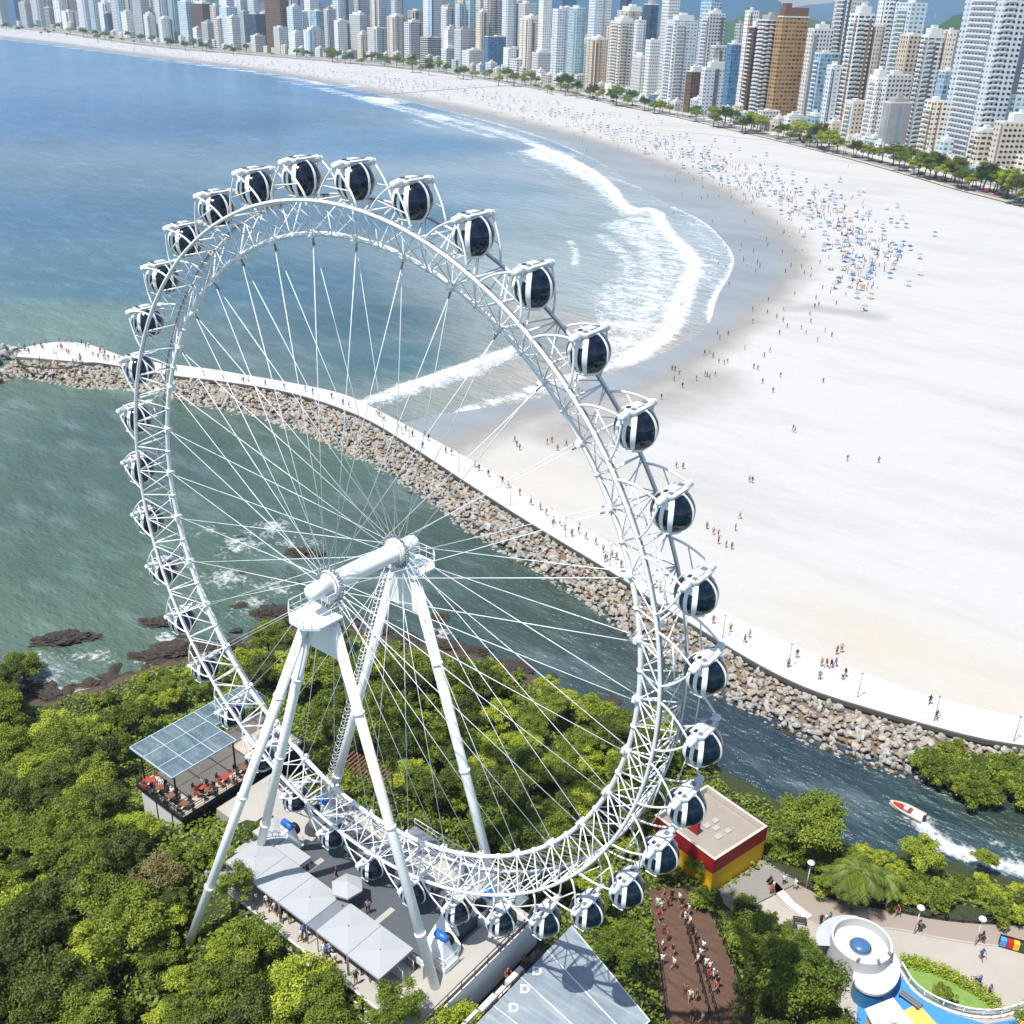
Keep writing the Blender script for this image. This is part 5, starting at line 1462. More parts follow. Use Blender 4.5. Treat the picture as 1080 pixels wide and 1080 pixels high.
def tower(xl, xr, yt, off, st, split=.35, lab=None, bal=0, win=False, top=None, yb=None, foot_d=0):
    """xl, xr: silhouette at the roof line; yt its height in the photo; off: metres behind the front line"""
    xm = xl + (xr - xl) * split
    # bearing at the foot of the corner below the roof corner
    uvp = np.array([xm, yt])
    vv = 2805.0; hv = 470.0
    for _ in range(3):
        yb_ = np.interp(xm, fu_, fv_)
        t = (yb_ - yt) / (vv - yt)
        xb = uvp[0] + (hv - uvp[0]) * t
        yb_ = np.interp(xb, fu_, fv_)
    foot = at(xb, yb_, 2.2)
    b = bearing(xm, yt)
    D = math.hypot(foot[0] - CAM_POS[0], foot[1] - CAM_POS[1]) + off
    corner = CAM_POS[:2] + b[:2] * D
    hgt = CAM_POS[2] + b[2] * D - 2.2
    hgt = max(hgt, 6.0)
    # tangent of the shore here
    k = int(np.argmin(np.linalg.norm(inland - foot[:2], axis=1))); k = min(max(k, 1), len(inland) - 2)
    tg = inland[k + 1] - inland[k - 1]; tg /= np.linalg.norm(tg)        # away from the camera
    nr = np.array([-tg[1], tg[0]])
    if nr @ (inland[k] - foot[:2]) > 0: nr = -nr                          # towards inland
    if nr @ np.array([.5, .86]) < 0: nr = -nr
    def hit(u, direction):
        bb = bearing(u, yt)[:2]
        A_ = np.array([[direction[0], -bb[0]], [direction[1], -bb[1]]])
        if abs(np.linalg.det(A_)) < .02: return 18
        s, _ = np.linalg.solve(A_, CAM_POS[:2] - corner)
        return s
    ls = float(np.clip(abs(hit(xl, tg)), 9, 55)); ln = float(np.clip(abs(hit(xr, nr)), 7, 55))
    ang = math.atan2(nr[1], nr[0])
    # local frame: x towards inland (near end wall spans x), y along the shore away from the camera
    cx, cy = ln, ls
    mb = MB(); mb.box(0, ln, 0, ls, 0, hgt)
    # handedness: y axis = tg must equal ang+90
    tgl = np.array([-math.sin(ang), math.cos(ang)])
    flip = tgl @ tg < 0
    if flip: mb = MB(); mb.box(0, ln, -ls, 0, 0, hgt)
    y0, y1 = (-ls, 0) if flip else (0, ls)
    fm = FAC[st[0]]; mat = fm[int(st[1]) if len(st) > 1 else brn.randrange(len(fm))]
    t = empty('apartment_tower' if hgt > 35 else 'apartment_block', (corner[0], corner[1], 2.2), ang, None, 'tower' if hgt > 35 else 'building', 'towers along the bay' if hgt > 35 else 'low blocks along the bay')
    me = mb.mesh('wall', [mat, ROOFM])
    for p in me.polygons:
        if p.normal.z > .5: p.material_index = 1
    box_uv(me, ln, ls)
    link('wall', me, t)
    # roof top: parapet block, tank
    r = MB(); a, c = ln * brn.uniform(.15, .3), ls * brn.uniform(.1, .3)
    rh = brn.uniform(2.5, 5.5) if hgt > 30 else 2.2
    r.box(a, ln - a * .6, y0 + c, y1 - c * .8, hgt, hgt + rh)
    r.box(a * 1.6, ln * .6, y0 + c * 1.3, (y0 + y1) / 2, hgt + rh, hgt + rh + 2)
    if brn.random() < .45:
        r = MB(); r.box(a * 1.4, ln * brn.uniform(.45, .6), y0 + c * 1.2, y1 - c * 1.4, hgt, hgt + rh * .8)
    rp = r.mesh('roof_house', [ROOFM if st[0] in 'lk' else SLABM]); link('roof_house', rp, t)
    pz = MB()
    for (x0, x1, q0, q1) in ((0, ln, y0, y0 + .25), (0, ln, y1 - .25, y1), (0, .25, y0 + .26, y1 - .26), (ln - .25, ln, y0 + .26, y1 - .26)): pz.box(x0 + .01, x1 - .01, q0 + .01, q1 - .01, hgt, hgt + .9)
    link('parapet', pz.mesh('parapet', [SLABM]), t)
    if bal:
        nf = int(hgt / 3.0)
        fx = ln * .28
        sme = MB()
        # balcony: slab with a front upstand on the sea side and one on the near end wall
        yn = y1 if flip else y0
        ys_n = (yn, yn + 1.25) if flip else (yn - 1.25, yn)
        sme.box(-1.25, -.004, y0 + ls * .2, y1 - ls * .2, 0, .16); sme.box(-1.25, -1.15, y0 + ls * .2, y1 - ls * .2, .16, 1.0)
        if bal > 1:
            sme.box(ln * .1, ln * .42, ys_n[0] + .003, ys_n[1] - .003, 0, .16); f0 = ys_n[1] - .1 if flip else ys_n[0] + .003
            sme.box(ln * .1, ln * .42, f0, f0 + .09, .16, 1.0)
            if bal > 2:
                sme.box(ln * .58, ln * .9, ys_n[0] + .003, ys_n[1] - .003, 0, .16); sme.box(ln * .58, ln * .9, f0, f0 + .09, .16, 1.0)
        bme = sme.mesh('balcony', [SLABM])
        for f in range(1, min(nf, 60)): link('balcony', bme, t, (0, 0, f * 3.0))
    if st[0] in 'wblt' and hgt > 30 and brn.random() < .6:
        yn = y1 if flip else y0
        sm_ = brn.choice([STRIP_M[0], STRIP_M[0], STRIP_M[1], STRIP_M[2], STRIP_M[3]])
        w_ = ln * brn.uniform(.1, .22); x_ = ln * brn.choice([.03, .42, .72])
        q = MB(); q.box(x_, x_ + w_, yn - .06, yn + .06, hgt * .04, hgt * brn.uniform(.93, .99)); q.build('glass_strip', sm_, t)
        w_ = ls * brn.uniform(.12, .3); q0 = y0 + ls * brn.uniform(.02, .12)
        q = MB(); q.box(-.06, .06, q0, q0 + w_, hgt * .05, hgt * .97); q.build('glass_strip', sm_, t)
    if win:
        wm = MB(); wm.box(0, 1.3, -.05, .05, 0, 1.25); wme = wm.mesh('window', [GLASS])
        nfl = int(hgt / 3.0); cols = max(2, int(ln / 2.9)); cnt = 0; rest = MB()
        yn = y1 if flip else y0
        for f in range(nfl - 1, 0, -1):
            for c_ in range(cols):
                x = (c_ + .5) * ln / cols - .65
                if cnt < 100: link('window', wme, t, (x, yn, f * 3.0 + 1.0)); cnt += 1
                else: rest.box(x, x + 1.3, yn - .05, yn + .05, f * 3.0 + 1.0, f * 3.0 + 2.25)
        if rest.v:
            o = rest.build('window', [GLASS], t); o['kind'] = 'stuff'
    if hgt > 50 and brn.random() < .5:
        am = MB(); ax, ay = ln * .4, (y0 + y1) / 2
        am.tube([(ax, ay, hgt + 2), (ax, ay, hgt + brn.uniform(9, 16))], .18, 4)
        am.build('antenna', GREYM, t)
    if top == 'penthouse':
        q = MB(); q.box(ln * .05, ln * .95, y0 + ls * .05, y1 - ls * .05, hgt + .9, hgt + 7); q.box(ln * .1, ln * .3, y0 + ls * .1, y1 - ls * .2, hgt + 7, hgt + 10)
        link('penthouse', q.mesh('penthouse', [FAC['n'][1]]), t)
    CITY.append((t, xl, xr, yt, st, hgt, lab, off))
    return t
W, B_ = 'w', 'b'
T = [
 (1056,1110,130,10,'b0',.06,'beige tower with dotted windows at the right frame edge',0,True),
 (1027,1055,140,5,'b1',.2,'low beige block with deep dark window rows',1,False),
 (1030,1090,101,34,'t1',.4,'wide block with green terraces behind the beige block',2,False),
 (1021,1090,-12,14,'w1',.62,'giant white stepped tower, tallest at the right',2,True),
 (1071,1110,-10,90,'w0',.1,'white tower with small dark windows beyond the giant one',0,True),
 (973,996,38,60,'w3',.3,'white tower with dark balcony column left of the giant one',2,False),
 (996,1013,33,80,'b2',.4,'slim cream tower with stepped top',0,False),
 (992,1011,76,36,'g1',.3,'narrow white block with blue glass strips',0,False),
 (975,1000,108,14,'b1',.45,'beige low tower with rounded white corner',1,False),
 (945,979,4,120,'t1',.5,'tall white tower with a blue glass strip',1,False),
 (949,974,38,70,'b0',.4,'cream tower behind the netted block',0,True),
 (936,962,109,4,'l1',.15,'grey netted block under scaffolding',0,False),
 (931,963,80,26,'w0',.2,'white block with rows of small dark windows',0,True),
 (917,935,81,12,'w2',.5,'slim white slab wall with dark balconies at its left',2,False),
 (891,917,108,6,'b0',.35,'low beige block with dark balcony stack',1,False),
 (896,923,15,20,'w3',.38,'white tower with dark blue vertical strips',2,True),
 (883,919,-14,90,'w2',.4,'very tall white tower cut by the upper frame edge',1,False),
 (920,933,28,55,'b2',.4,'slim beige tower behind the slab wall',0,False),
 (929,951,-12,110,'w0',.35,'tall white tower left of the blue glass strip tower',0,True),
 (861,887,57,8,'g1',.2,'pale blue glass tower of middle height',1,False),
 (874,887,70,3,'w1',.4,'slim white tower in front of the pale glass one',0,False),
 (852,880,31,50,'w0',.25,'white tower right beside the brown one',0,True),
 (821,854,18,25,'n0',.16,'tall ochre brown tower with dark window grid',0,False),
 (800,823,22,14,'k1',.45,'white tower with heavy dark balconies left of the brown one',2,False),
 (786,801,12,30,'w2',.4,'slender white tower with domed top',0,False),
 (790,807,29,12,'n1',.35,'brownish balcony tower behind the slender white one',1,False),
 (768,784,47,9,'g0',.3,'blue glass block with white crown',0,False),
 (741,768,72,0,'w1',.15,'low white office with two black and red bands',0,False),
 (750,767,49,26,'l0',.3,'blank pale block above the banded office',0,False),
 (724,742,76,4,'n1',.3,'low brown block with vertical ribs',0,False),
 (740,766,15,40,'w0',.35,'white tower with brown left side',1,True),
 (741,763,-14,115,'g1',.5,'tall white tower with blue glass side',0,False),
 (776,787,26,200,'l0',.4,'small far grey tower against the hill',0,False),
 (703,737,22,12,'w1',.28,'broad white tower with blue window centre and golden edge',2,False),
 (700,719,-18,95,'w2',.4,'tall white tower behind the broad one',0,False),
 (679,695,5,72,'k0',.5,'white tower with solid blue wall',0,False),
 (681,697,43,14,'w2',.35,'white tower with column rows and notched top',0,False),
 (667,682,60,4,'w0',.6,'white curved slab with blue strip',0,False),
 (644,671,23,17,'b1',.4,'beige tower with brown window columns',2,False),
 (670,682,22,32,'w2',.3,'narrow white tower beside the beige one',0,False),
 (651,681,12,64,'b2',.4,'wide cream tower top behind the beige one',0,False),
 (655,667,-10,160,'k0',.5,'far dark blue glass tower',0,False),
 (640,669,92,0,'w1',.2,'long low white block at the promenade',0,False),
 (686,705,100,0,'g0',.2,'low blue glazed block at the promenade',0,False),
 (619,641,42,6,'b2',.45,'white and cream rounded tower',0,False),
 (622,646,-10,62,'w2',.4,'tall white tower behind the cream one',0,False),
 (600,618,9,20,'t0',.5,'light blue glass tower',0,False),
 (583,602,10,18,'w1',.3,'white tower with one brown vertical stripe',0,False),
 (583,609,-12,210,'g0',.4,'far bluish tower behind the striped one',0,False),
 (569,583,-15,60,'w0',.35,'tall slim white tower left of the striped one',0,False),
 (546,566,4,95,'w0',.4,'white tower with dark windows and flat top',0,False),
 (548,569,20,30,'b2',.45,'beige tower with pale side wall',0,False),
 (511,543,39,8,'g0',.12,'blue glass office block',0,False),
 (531,554,51,4,'w0',.3,'stepped white hotel block',0,False),
 (537,563,63,2,'w3',.3,'lower white wing of the stepped hotel',0,False),
 (561,583,56,22,'w2',.3,'white mid-rise right of the hotel',0,False),
 (565,584,78,0,'w0',.3,'low white villa block at the trees',0,False),
 (583,600,80,0,'w3',.4,'low white block with dark entrance',0,False),
 (600,629,80,2,'l0',.3,'low concrete grid block',0,False),
 (510,531,-15,72,'w3',.35,'tall white tower left of centre',0,False),
 (530,545,-6,55,'w2',.4,'white twin tower',0,False),
 (502,516,13,40,'b0',.4,'slim beige tower',0,False),
 (480,492,5,60,'l0',.4,'dark grey square tower',0,False),
 (491,502,-10,85,'t0',.45,'teal glass tower',0,False),
 (479,502,32,12,'l0',.3,'grey mid-rise block',0,False),
 (487,513,54,6,'w0',.3,'white mid-rise with terraces',0,False),
 (320,341,32,5,'w1',.3,'white block with pale blue windows',0,False),
 (326,344,12,32,'g1',.4,'white tower with blue crown',0,False),
 (341,354,10,20,'l0',.4,'pale grey tower with even windows',0,False),
 (351,373,-10,75,'w1',.3,'tall white tower with orange top',0,False),
 (352,369,22,8,'w2',.35,'white tower with black vertical slot',0,False),
 (368,387,16,28,'w2',.6,'broad white slab tower',0,False),
 (377,389,36,6,'b0',.4,'beige mid-rise',0,False),
 (387,410,30,9,'w0',.45,'paired white slabs with blue roof',0,False),
 (394,407,-10,95,'w2',.4,'tall white tower with two slots',0,False),
 (408,429,18,18,'b2',.4,'cream tower with vertical piers',0,False),
 (412,426,-12,125,'l0',.4,'far white tower behind the piers',0,False),
 (426,446,24,14,'w3',.35,'white tower with curved crown',0,False),
 (446,466,-12,85,'w2',.45,'tall white paired towers',0,False),
 (443,467,40,8,'k1',.35,'white block with black glass notch',0,False),
 (465,483,8,52,'l0',.4,'grey tower with brick top',0,False),
 (468,483,32,16,'w0',.3,'white framed block',0,False),
 (465,484,52,3,'w3',.3,'white balcony block at the trees',0,False),
 (161,176,-10,55,'w2',.5,'tall white tower at the left bay',0,False),
 (166,182,20,4,'w1',.35,'white block with blue roof rim',0,False),
 (175,189,-10,72,'t0',.5,'teal tower at the left bay',0,False),
 (187,204,2,20,'t1',.5,'pale tower with blue windows',0,False),
 (202,224,4,26,'n1',.5,'dark brown tower pair',0,False),
 (221,233,6,32,'b2',.5,'white and brown slab tower',0,False),
 (203,213,30,4,'w2',.4,'slim white block with blue edge',0,False),
 (212,228,24,6,'l0',.4,'rounded grey white block',0,False),
 (225,240,20,9,'w3',.4,'white balcony tower',0,False),
 (231,250,8,24,'t1',.4,'white tower with teal bands',0,False),
 (238,253,18,10,'w2',.4,'white paired block',0,False),
 (252,263,12,20,'l0',.4,'grey white slim tower',0,False),
 (262,280,15,16,'k0',.4,'dark teal glass block',0,False),
 (264,280,38,2,'w0',.3,'low white block before the dark glass',0,False),
 (277,303,-24,15,'n1',.62,'tall brown tower with white lines',0,False),
 (288,303,29,2,'w0',.4,'white block at the foot of the brown tower',0,False),
 (302,318,8,32,'t1',.4,'pale blue white tower',0,False),
 (304,321,36,4,'w0',.4,'low white block with roof terrace',0,False),
 (246,262,-12,85,'w1',.4,'far white tower with blue side',0,False),
 (-8,7,-2,20,'l0',.4,'grey tower at the left frame edge',0,False),(5,21,-6,22,'g0',.5,'blue glass tower at the far left',0,False),(19,32,3,14,'l0',.5,'grey stone tower at the far left',0,False),(30,47,-10,26,'w2',.5,'white rounded tower at the far left',0,False),
 (46,56,8,10,'k1',.5,'dark balcony block at the far left',0,False),(54,67,-7,28,'w1',.5,'slim white tower third from the far left group',0,False),(64,83,12,8,'w0',.4,'broad white block among slim towers',0,False),(79,95,-10,34,'w2',.5,'tall white tower with grey side',0,False),
 (92,106,-5,22,'t1',.5,'pale teal slim tower',0,False),(103,117,3,30,'w0',.5,'white tower with stepped corner',0,False),(109,119,14,8,'k0',.4,'short dark glass tower',0,False),(115,131,-8,36,'w3',.5,'white tower with blue slots',0,False),(127,141,13,8,'w2',.4,'white block with grey roof',0,False),(138,156,-6,26,'l0',.5,'grey slab tower',0,False),(151,163,16,8,'w0',.4,'low white tower by the dark pole',0,False),
 (800,823,118,2,'w0',.2,'low white podium under the balcony tower',0,False),(828,850,124,2,'w1',.2,'low white block at the foot of the brown tower',0,False),(850,867,123,0,'g1',.6,'low blue-white block with slanted side',0,False),(866,881,122,6,'k0',.3,'low dark blue block',0,False),(872,890,131,0,'b0',.3,'low beige block behind palms',0,False),
 (1071,1110,168,2,'b1',.5,'low orange and blue corner house',0,False),(990,1004,150,0,'t1',.4,'low glass entrance block under the giant tower',0,False),(762,776,113,4,'b0',.3,'small beige block beside the office',0,False),(776,790,112,3,'b2',.3,'small sand block under the slender tower',0,False),
]
for a in T:
    tower(a[0], a[1], a[2], a[3], a[4], a[5], a[6], a[7], a[8], top='penthouse' if a[0] == 821 else None)
# low buildings packed along the promenade
for u in range(-10, 1080, 9):
    if brn.random() < .22: continue
    vb = np.interp(u, fu_, fv_)
    px_m = (2805 - vb) / 2805 * 1.0
    h_ = brn.uniform(4, 12) * (.55 + .9 * u / 1000)
    tower(u, u + brn.uniform(6, 13) * (.7 + u / 1500), vb - h_, brn.uniform(-1, 5), brn.choice(['w0', 'w1', 'w3', 'b0', 'b1', 'l0', 'g1', 'b2', 't1']), brn.uniform(.2, .5), None)
# fill the ranks behind with lower-visibility blocks so that no gap shows the plain between towers
for u in list(range(-30, 1080, 10)):
    vb = np.interp(u, fu_, fv_)
    base = max(vb - brn.uniform(38, 84), -8)
    if 755 < u < 1025: base = max(base, 34)
    if 980 < u < 1015: base = max(base, 60)
    tower(u, u + brn.uniform(15, 23), base, brn.uniform(90, 230), brn.choice(['w0', 'w2', 'b0', 'l0', 'w1', 't1', 'b2']), .4, None)
tops = {}
for t, xl, xr, yt, st, hgt, lab, off in CITY:
    if lab is None:
        u = (xl + xr) / 2
        side = 'left edge of the bay' if u < 160 else 'left third of the skyline' if u < 400 else 'middle of the skyline' if u < 700 else 'right third of the skyline'
        t['label'] = ('low block at the foot of the towers, %s' if hgt < 24 else 'plain block half hidden in the back rows, %s') % side
        t['group'] = ('low blocks at the foot of the towers, ' if hgt < 24 else 'half hidden back row blocks, ') + side
    else: t['label'] = lab if len(lab.split()) > 3 else lab + ' in the far rows' if off > 40 else lab if len(lab.split()) > 3 else lab + ' in the front rows'
# bands of the office
# ================================================================== trees
def leaf_mat(name, tones, trans=.28):
    g = G(name)
    lf = g.attr('leaf').outputs['Fac']
    f = g.math('ADD', g.math('MULTIPLY', lf, .62), g.math('MULTIPLY', g.rnd(), .38))
    c = g.ramp(f, [(i / (len(tones) - 1), lin(t)) for i, t in enumerate(tones)])
    g.out(c, .55, 0, .35)
    tr = g.n('BsdfTranslucent'); g.l(c, tr.inputs[0])
    mx = g.n('MixShader'); mx.inputs[0].default_value = trans
    g.l(g.p.outputs[0], mx.inputs[1]); g.l(tr.outputs[0], mx.inputs[2])
    g.l(mx.outputs[0], g.t.nodes['Material Output'].inputs[0])
    return g.m
LEAF = {'green': leaf_mat('green_leaves', ['#42501d', '#5d7022', '#7c8b2c', '#9ba53f']),
        'dark': leaf_mat('dark_leaves', ['#303c19', '#43521e', '#596826', '#707c34']),
        'lime': leaf_mat('lime_leaves', ['#6c7c20', '#899829', '#a4b038', '#bbc04d']),
        'dry': leaf_mat('dry_leaves', ['#5d5a35', '#77703f', '#8b8250', '#98805f'])}
BARK = paint('tree_bark', '#6b5d4c', .9, var=.2, scale=3)
def crown_mesh(seed, rx, rz, nclump, per, leaf, mat, hollow=.45, palm=False):
    rn = np.random.default_rng(seed)
    V = []; A_ = []
    cl = []
    for i in range(nclump):
        d = rn.normal(size=3); d /= np.linalg.norm(d)
        if d[2] < -.35: d[2] = -d[2] * .5
        r = rn.uniform(.4, 1.12)
        c = d * r * np.array([rx, rx, rz])
        cr = rn.uniform(.16, .42) * rx
        cl.append((c, cr, rn.uniform(0, 1)))
    for c, cr, tone in cl:
        n = int(per * (cr / (.33 * rx)) ** 2)
        d = rn.normal(size=(n, 3)); d /= np.linalg.norm(d, axis=1)[:, None]
        d[:, 2] = np.abs(d[:, 2]) * np.where(rn.random(n) < .82, 1, -1)
        rr = cr * (rn.random(n) ** .5) * rn.uniform(.8, 1.25, n)
        p = c + d * rr[:, None] * np.array([1, 1, .72])
        nrm = d * .7 + np.array([0, 0, .5]) + rn.normal(size=(n, 3)) * .62
        nrm /= np.linalg.norm(nrm, axis=1)[:, None]
        t = np.cross(nrm, rn.normal(size=(n, 3))); t /= np.linalg.norm(t, axis=1)[:, None] + 1e-9
        b = np.cross(nrm, t)
        L = leaf * rn.uniform(.6, 1.3, n)[:, None]
        w = L * .42
        q = np.stack([p - t * L * .5, p + b * w * .5 + nrm * L * .06, p + t * L * .5 - nrm * L * .1, p - b * w * .5 + nrm * L * .06], 1)
        V.append(q.reshape(-1, 3)); A_.append(np.repeat(np.clip(.55 * tone + .45 * rn.random(n), 0, 1), 4))
    V = np.vstack(V); A_ = np.concatenate(A_)
    nf = len(V) // 4
    me = bpy.data.meshes.new('crown')
    me.vertices.add(len(V)); me.vertices.foreach_set('co', V.ravel())
    me.loops.add(nf * 4); me.loops.foreach_set('vertex_index', np.arange(nf * 4))
    me.polygons.add(nf); me.polygons.foreach_set('loop_start', np.arange(0, nf * 4, 4))
    me.update(calc_edges=True)
    me.attributes.new('leaf', 'FLOAT', 'POINT').data.foreach_set('value', A_.astype(np.float32))
    me.materials.append(mat)
    return me, cl
def trunk_mesh(seed, h, r, cl, zc):
    rn = random.Random(seed); m = MB()
    top = Vector((rn.uniform(-.3, .3), rn.uniform(-.3, .3), h))
    m.tube([(0, 0, -.6), (0.05, 0, h * .4), top], [r * 1.3, r, r * .7], 8)
    for c, cr, _ in cl[:7]:
        e = Vector((c[0] * .8, c[1] * .8, zc + c[2] * .8))
        mid = top.lerp(e, .5) + Vector((0, 0, -.2))
        m.tube([top - Vector((0, 0, .2)), mid, e], [r * .5, r * .33, r * .12], 5)
    return m.mesh('trunk', BARK)
KINDS_T = []   # (trunk mesh, crown mesh, crown height, radius, kind)
def kind(seed, rx, rz, th, ncl, per, leaf, matk):
    cm, cl = crown_mesh(seed, rx, rz, ncl, per, leaf, LEAF[matk])
    zc = th + rz * .55
    KINDS_T.append((trunk_mesh(seed, th, .1 + rx * .03, cl, zc), cm, zc, rx, matk, zc + rz))
kind(1, 2.6, 1.9, 2.8, 42, 303, 0.27, 'green'); kind(2, 3.1, 2.2, 3.2, 50, 303, 0.30, 'green'); kind(3, 2.2, 1.8, 2.4, 35, 303, 0.24, 'green')
kind(4, 2.8, 2.3, 3.2, 45, 303, 0.28, 'dark'); kind(5, 2.2, 1.9, 2.6, 37, 303, 0.26, 'dark')
kind(6, 2.4, 1.7, 2.6, 37, 262, 0.30, 'lime'); kind(7, 1.9, 1.5, 2.0, 30, 262, 0.27, 'lime')
kind(8, 2.3, 1.7, 2.5, 32, 243, 0.23, 'dry')
kind(9, 1.3, .95, .5, 20, 222, 0.22, 'green'); kind(10, 1.2, .9, .4, 17, 222, 0.19, 'lime')
KN = {'green': 'leafy green', 'dark': 'dark green', 'lime': 'bright yellow-green', 'dry': 'dull brownish'}
def tree(x, y, k, s, rz, z=None, lab=None, group=None, name=None, cat='tree'):
    tk, ck, zc, rx, mk, _ = KINDS_T[k]
    if z is None: z = float(ground_z(np.array([[x, y]]))[0])
    t = empty(name or ('tree' if k < 8 else 'shrub'), (x, y, z - .1), rz, lab, cat if k < 8 else 'shrub', group)
    t.scale = (s, s, s * (.92 + .16 * ((x * 7.3 + y * 3.1) % 1)))
    link('trunk', tk, t); link('crown', ck, t, (0, 0, zc))
    return t
# things the photograph shows free of foliage (pixel polygons used only to keep the planting clear of them)
CLEAR_PX = [
    [(134,788),(232,728),(300,730),(345,790),(300,850),(262,862),(222,882),(200,893),(170,868),(140,848)],
    
    [(236,900),(300,860),(440,880),(600,960),(690,1085),(505,1085),(470,1050),(440,1020),(402,1034)],
    [(660,935),(740,925),(800,1085),(700,1085),(684,1000)],
    [(700,820),(760,815),(815,870),(803,925),(757,947),(735,930),(716,880)],
    [(796,912),(840,930),(880,950),(935,958),(1000,972),(1085,976),(1085,1085),(905,1085),(862,1000),(868,970),(800,960)],
    [(186,1000),(205,960),(222,965),(206,1018)], [(350,800),(372,790),(440,850),(520,905),(500,920),(430,870)],
    [(955,842),(1085,880),(1085,925),(1030,905),(960,885)], [(300,765),(340,765),(345,805),(310,805)], [(30,600),(30,740),(75,745),(110,722),(150,705),(205,693),(262,682),(262,600)], [(375,600),(375,678),(450,677),(530,699),(600,718),(650,738),(650,600)],
]
CLEAR_PX = [np.array(c, float) for c in CLEAR_PX]
KEEP_W = [np.array([[-15, -10], [13.5, -10], [16, -10], [27, -9], [27, 6], [16, 9.5], [11.5, 9.2], [-4, 9.2], [-15, 7.5], [-22, 10.5], [-30, 10.6], [-30, -6.4], [-15, -7]]), np.array([pS, pE, pN, pW])]
rn = random.Random(21)
placed = []
sol = []
def try_tree(x, y, k, s, spacing, lab, group, clear=True):
    P_ = np.array([[x, y]])
    tk, ck, zc, rx, mk, zt = KINDS_T[k]
    r = rx * s
    if not pip(land_poly, P_)[0]: return False
    for kw in KEEP_W:
        if pip(kw, P_)[0] or pdist(kw, P_, True)[0] < r * .55: return False
    for (px, py, pr_) in placed:
        if (px - x) ** 2 + (py - y) ** 2 < (spacing * (r + pr_)) ** 2: return False
    z = float(ground_z(P_)[0])
    if clear:
        c = seen((x, y, z + zc * s))[0]; rp = r * FOC / c[2]
        ring = np.array([[c[0] + rp * .82 * math.cos(a), c[1] + rp * .7 * math.sin(a)] for a in np.linspace(0, 6.28, 10)] + [[c[0], c[1]]])
        for cp_ in CLEAR_PX:
            if pip(cp_, ring).any(): return False
    u, v, _ = seen((x, y, z + zc * s))[0]
    if u > 800 and v < 985 and k < 8: return False
    if not (-70 < u < 1150 and 560 < v < 1190): return False
    placed.append((x, y, r))
    tree(x, y, k, s, rn.uniform(0, 6.28), z, lab(u, v, mk, k), group(u, v, mk))
    return True
def where(u, v):
    if v > 935 and u < 230: return 'in the lower left corner wood'
    if v > 935 and u < 480: return 'below the tent canopy'
    if u < 150 and v > 800: return 'left of the café'
    if u < 330 and v < 800: return 'between café and sea'
    if u < 150: return 'by the rocky shore at the left'
    if 300 <= u < 520 and v < 900: return 'inside the wheel behind the far legs'
    if 520 <= u < 700 and v < 930: return 'inside the wheel at the river bank'
    if u >= 800 and v < 980: return 'between boardwalk and river'
    if 600 <= u < 720: return 'left of the brown queue path'
    if u >= 720: return 'between queue path and kiosk'
    return 'beside the café and station'
def lab_(u, v, mk, k):
    return '%s %s %s' % (KN[mk], 'tree' if k < 8 else 'shrub', where(u, v))
def grp_(u, v, mk): return '%s trees %s' % (KN[mk], where(u, v))
# feature trees first
def feature(u, v, k, s, lab, dz=None):
    z = 8.0
    for _ in range(6):
        p_ = at(u, v, z + KINDS_T[k][2] * s); z = float(ground_z(p_[None, :2])[0])
    placed.append((p_[0], p_[1], KINDS_T[k][3] * s))
    return tree(p_[0], p_[1], k, s, rn.uniform(0, 6), z, lab, 'feature trees')
for u, v, k, s, lab in [(860,868,1,1.25,'tall loose tree at the river beside the yellow building'),(628,750,5,1.0,'bright tree at the river just left of the lower rim'),(22,700,0,1.1,'tree crown reaching in from the left frame edge over the shore'),
    (22,955,6,1.4,'bright tree with orange blossom at the left frame edge'),(600,790,2,1.0,'low tree inside the rim near the river'),(262,700,5,1.0,'bright tree on the shore inside the lower left rim'),(305,700,5,1.05,'bright tree below the hub platform'),(165,925,7,1.0,'dull pinkish brown tree below the café wall'),
    (972,900,5,.85,'bright sapling between palm and wake'),(1040,905,6,.7,'thin sapling before the white wake'),(845,1040,1,1.15,'large round tree at the lower edge beside the kiosk'),(800,990,0,1.1,'round tree between queue path and kiosk'),(806,1052,3,.9,'dark tree right of the queue path near the lower edge'),(742,950,8,1.2,'shrub at the corner of the yellow wall'),(452,1052,5,.95,'bright small tree in front of the near right leg foot'),(492,1066,6,.9,'bright sapling at the lower edge left of the grey panel roof'),(415,1062,2,.9,'green tree at the lower right corner of the tents'),(215,903,8,1.3,'shrub at the front corner of the café wall'),(236,905,9,1.3,'shrub between café wall and tents'),(254,930,2,.8,'small tree beside the left end of the tents'),(270,880,8,1.0,'shrub at the café side of the stone yard'),(738,915,2,.6,'small tree against the shaded side of the yellow building')]:
    feature(u, v, k, s, lab)
n_t = 0
for it in range(5200):
    u, v = rn.uniform(-60, 1140), rn.uniform(640, 1180)
    p_ = at(u, v, 9)
    if u > 640 and v > 820: p_ = at(u, v, 5)
    k = rn.choices(range(8), [10, 9, 9, 8, 8, 6, 6, 2])[0]
    s = rn.uniform(.72, 1.12)
    if u > 560: s *= .82
    if try_tree(p_[0], p_[1], k, s, .46, lab_, grp_): n_t += 1
    if n_t > 268: break
n_s = 0
for it in range(4200):
    u, v = rn.uniform(-60, 1140), rn.uniform(660, 1180)
    p_ = at(u, v, 7 if u < 640 else 4)
    k = rn.choice([8, 9, 8])
    if try_tree(p_[0], p_[1], k, rn.uniform(.8, 1.3), .46, lab_, grp_): n_s += 1
    if n_s > 190: break
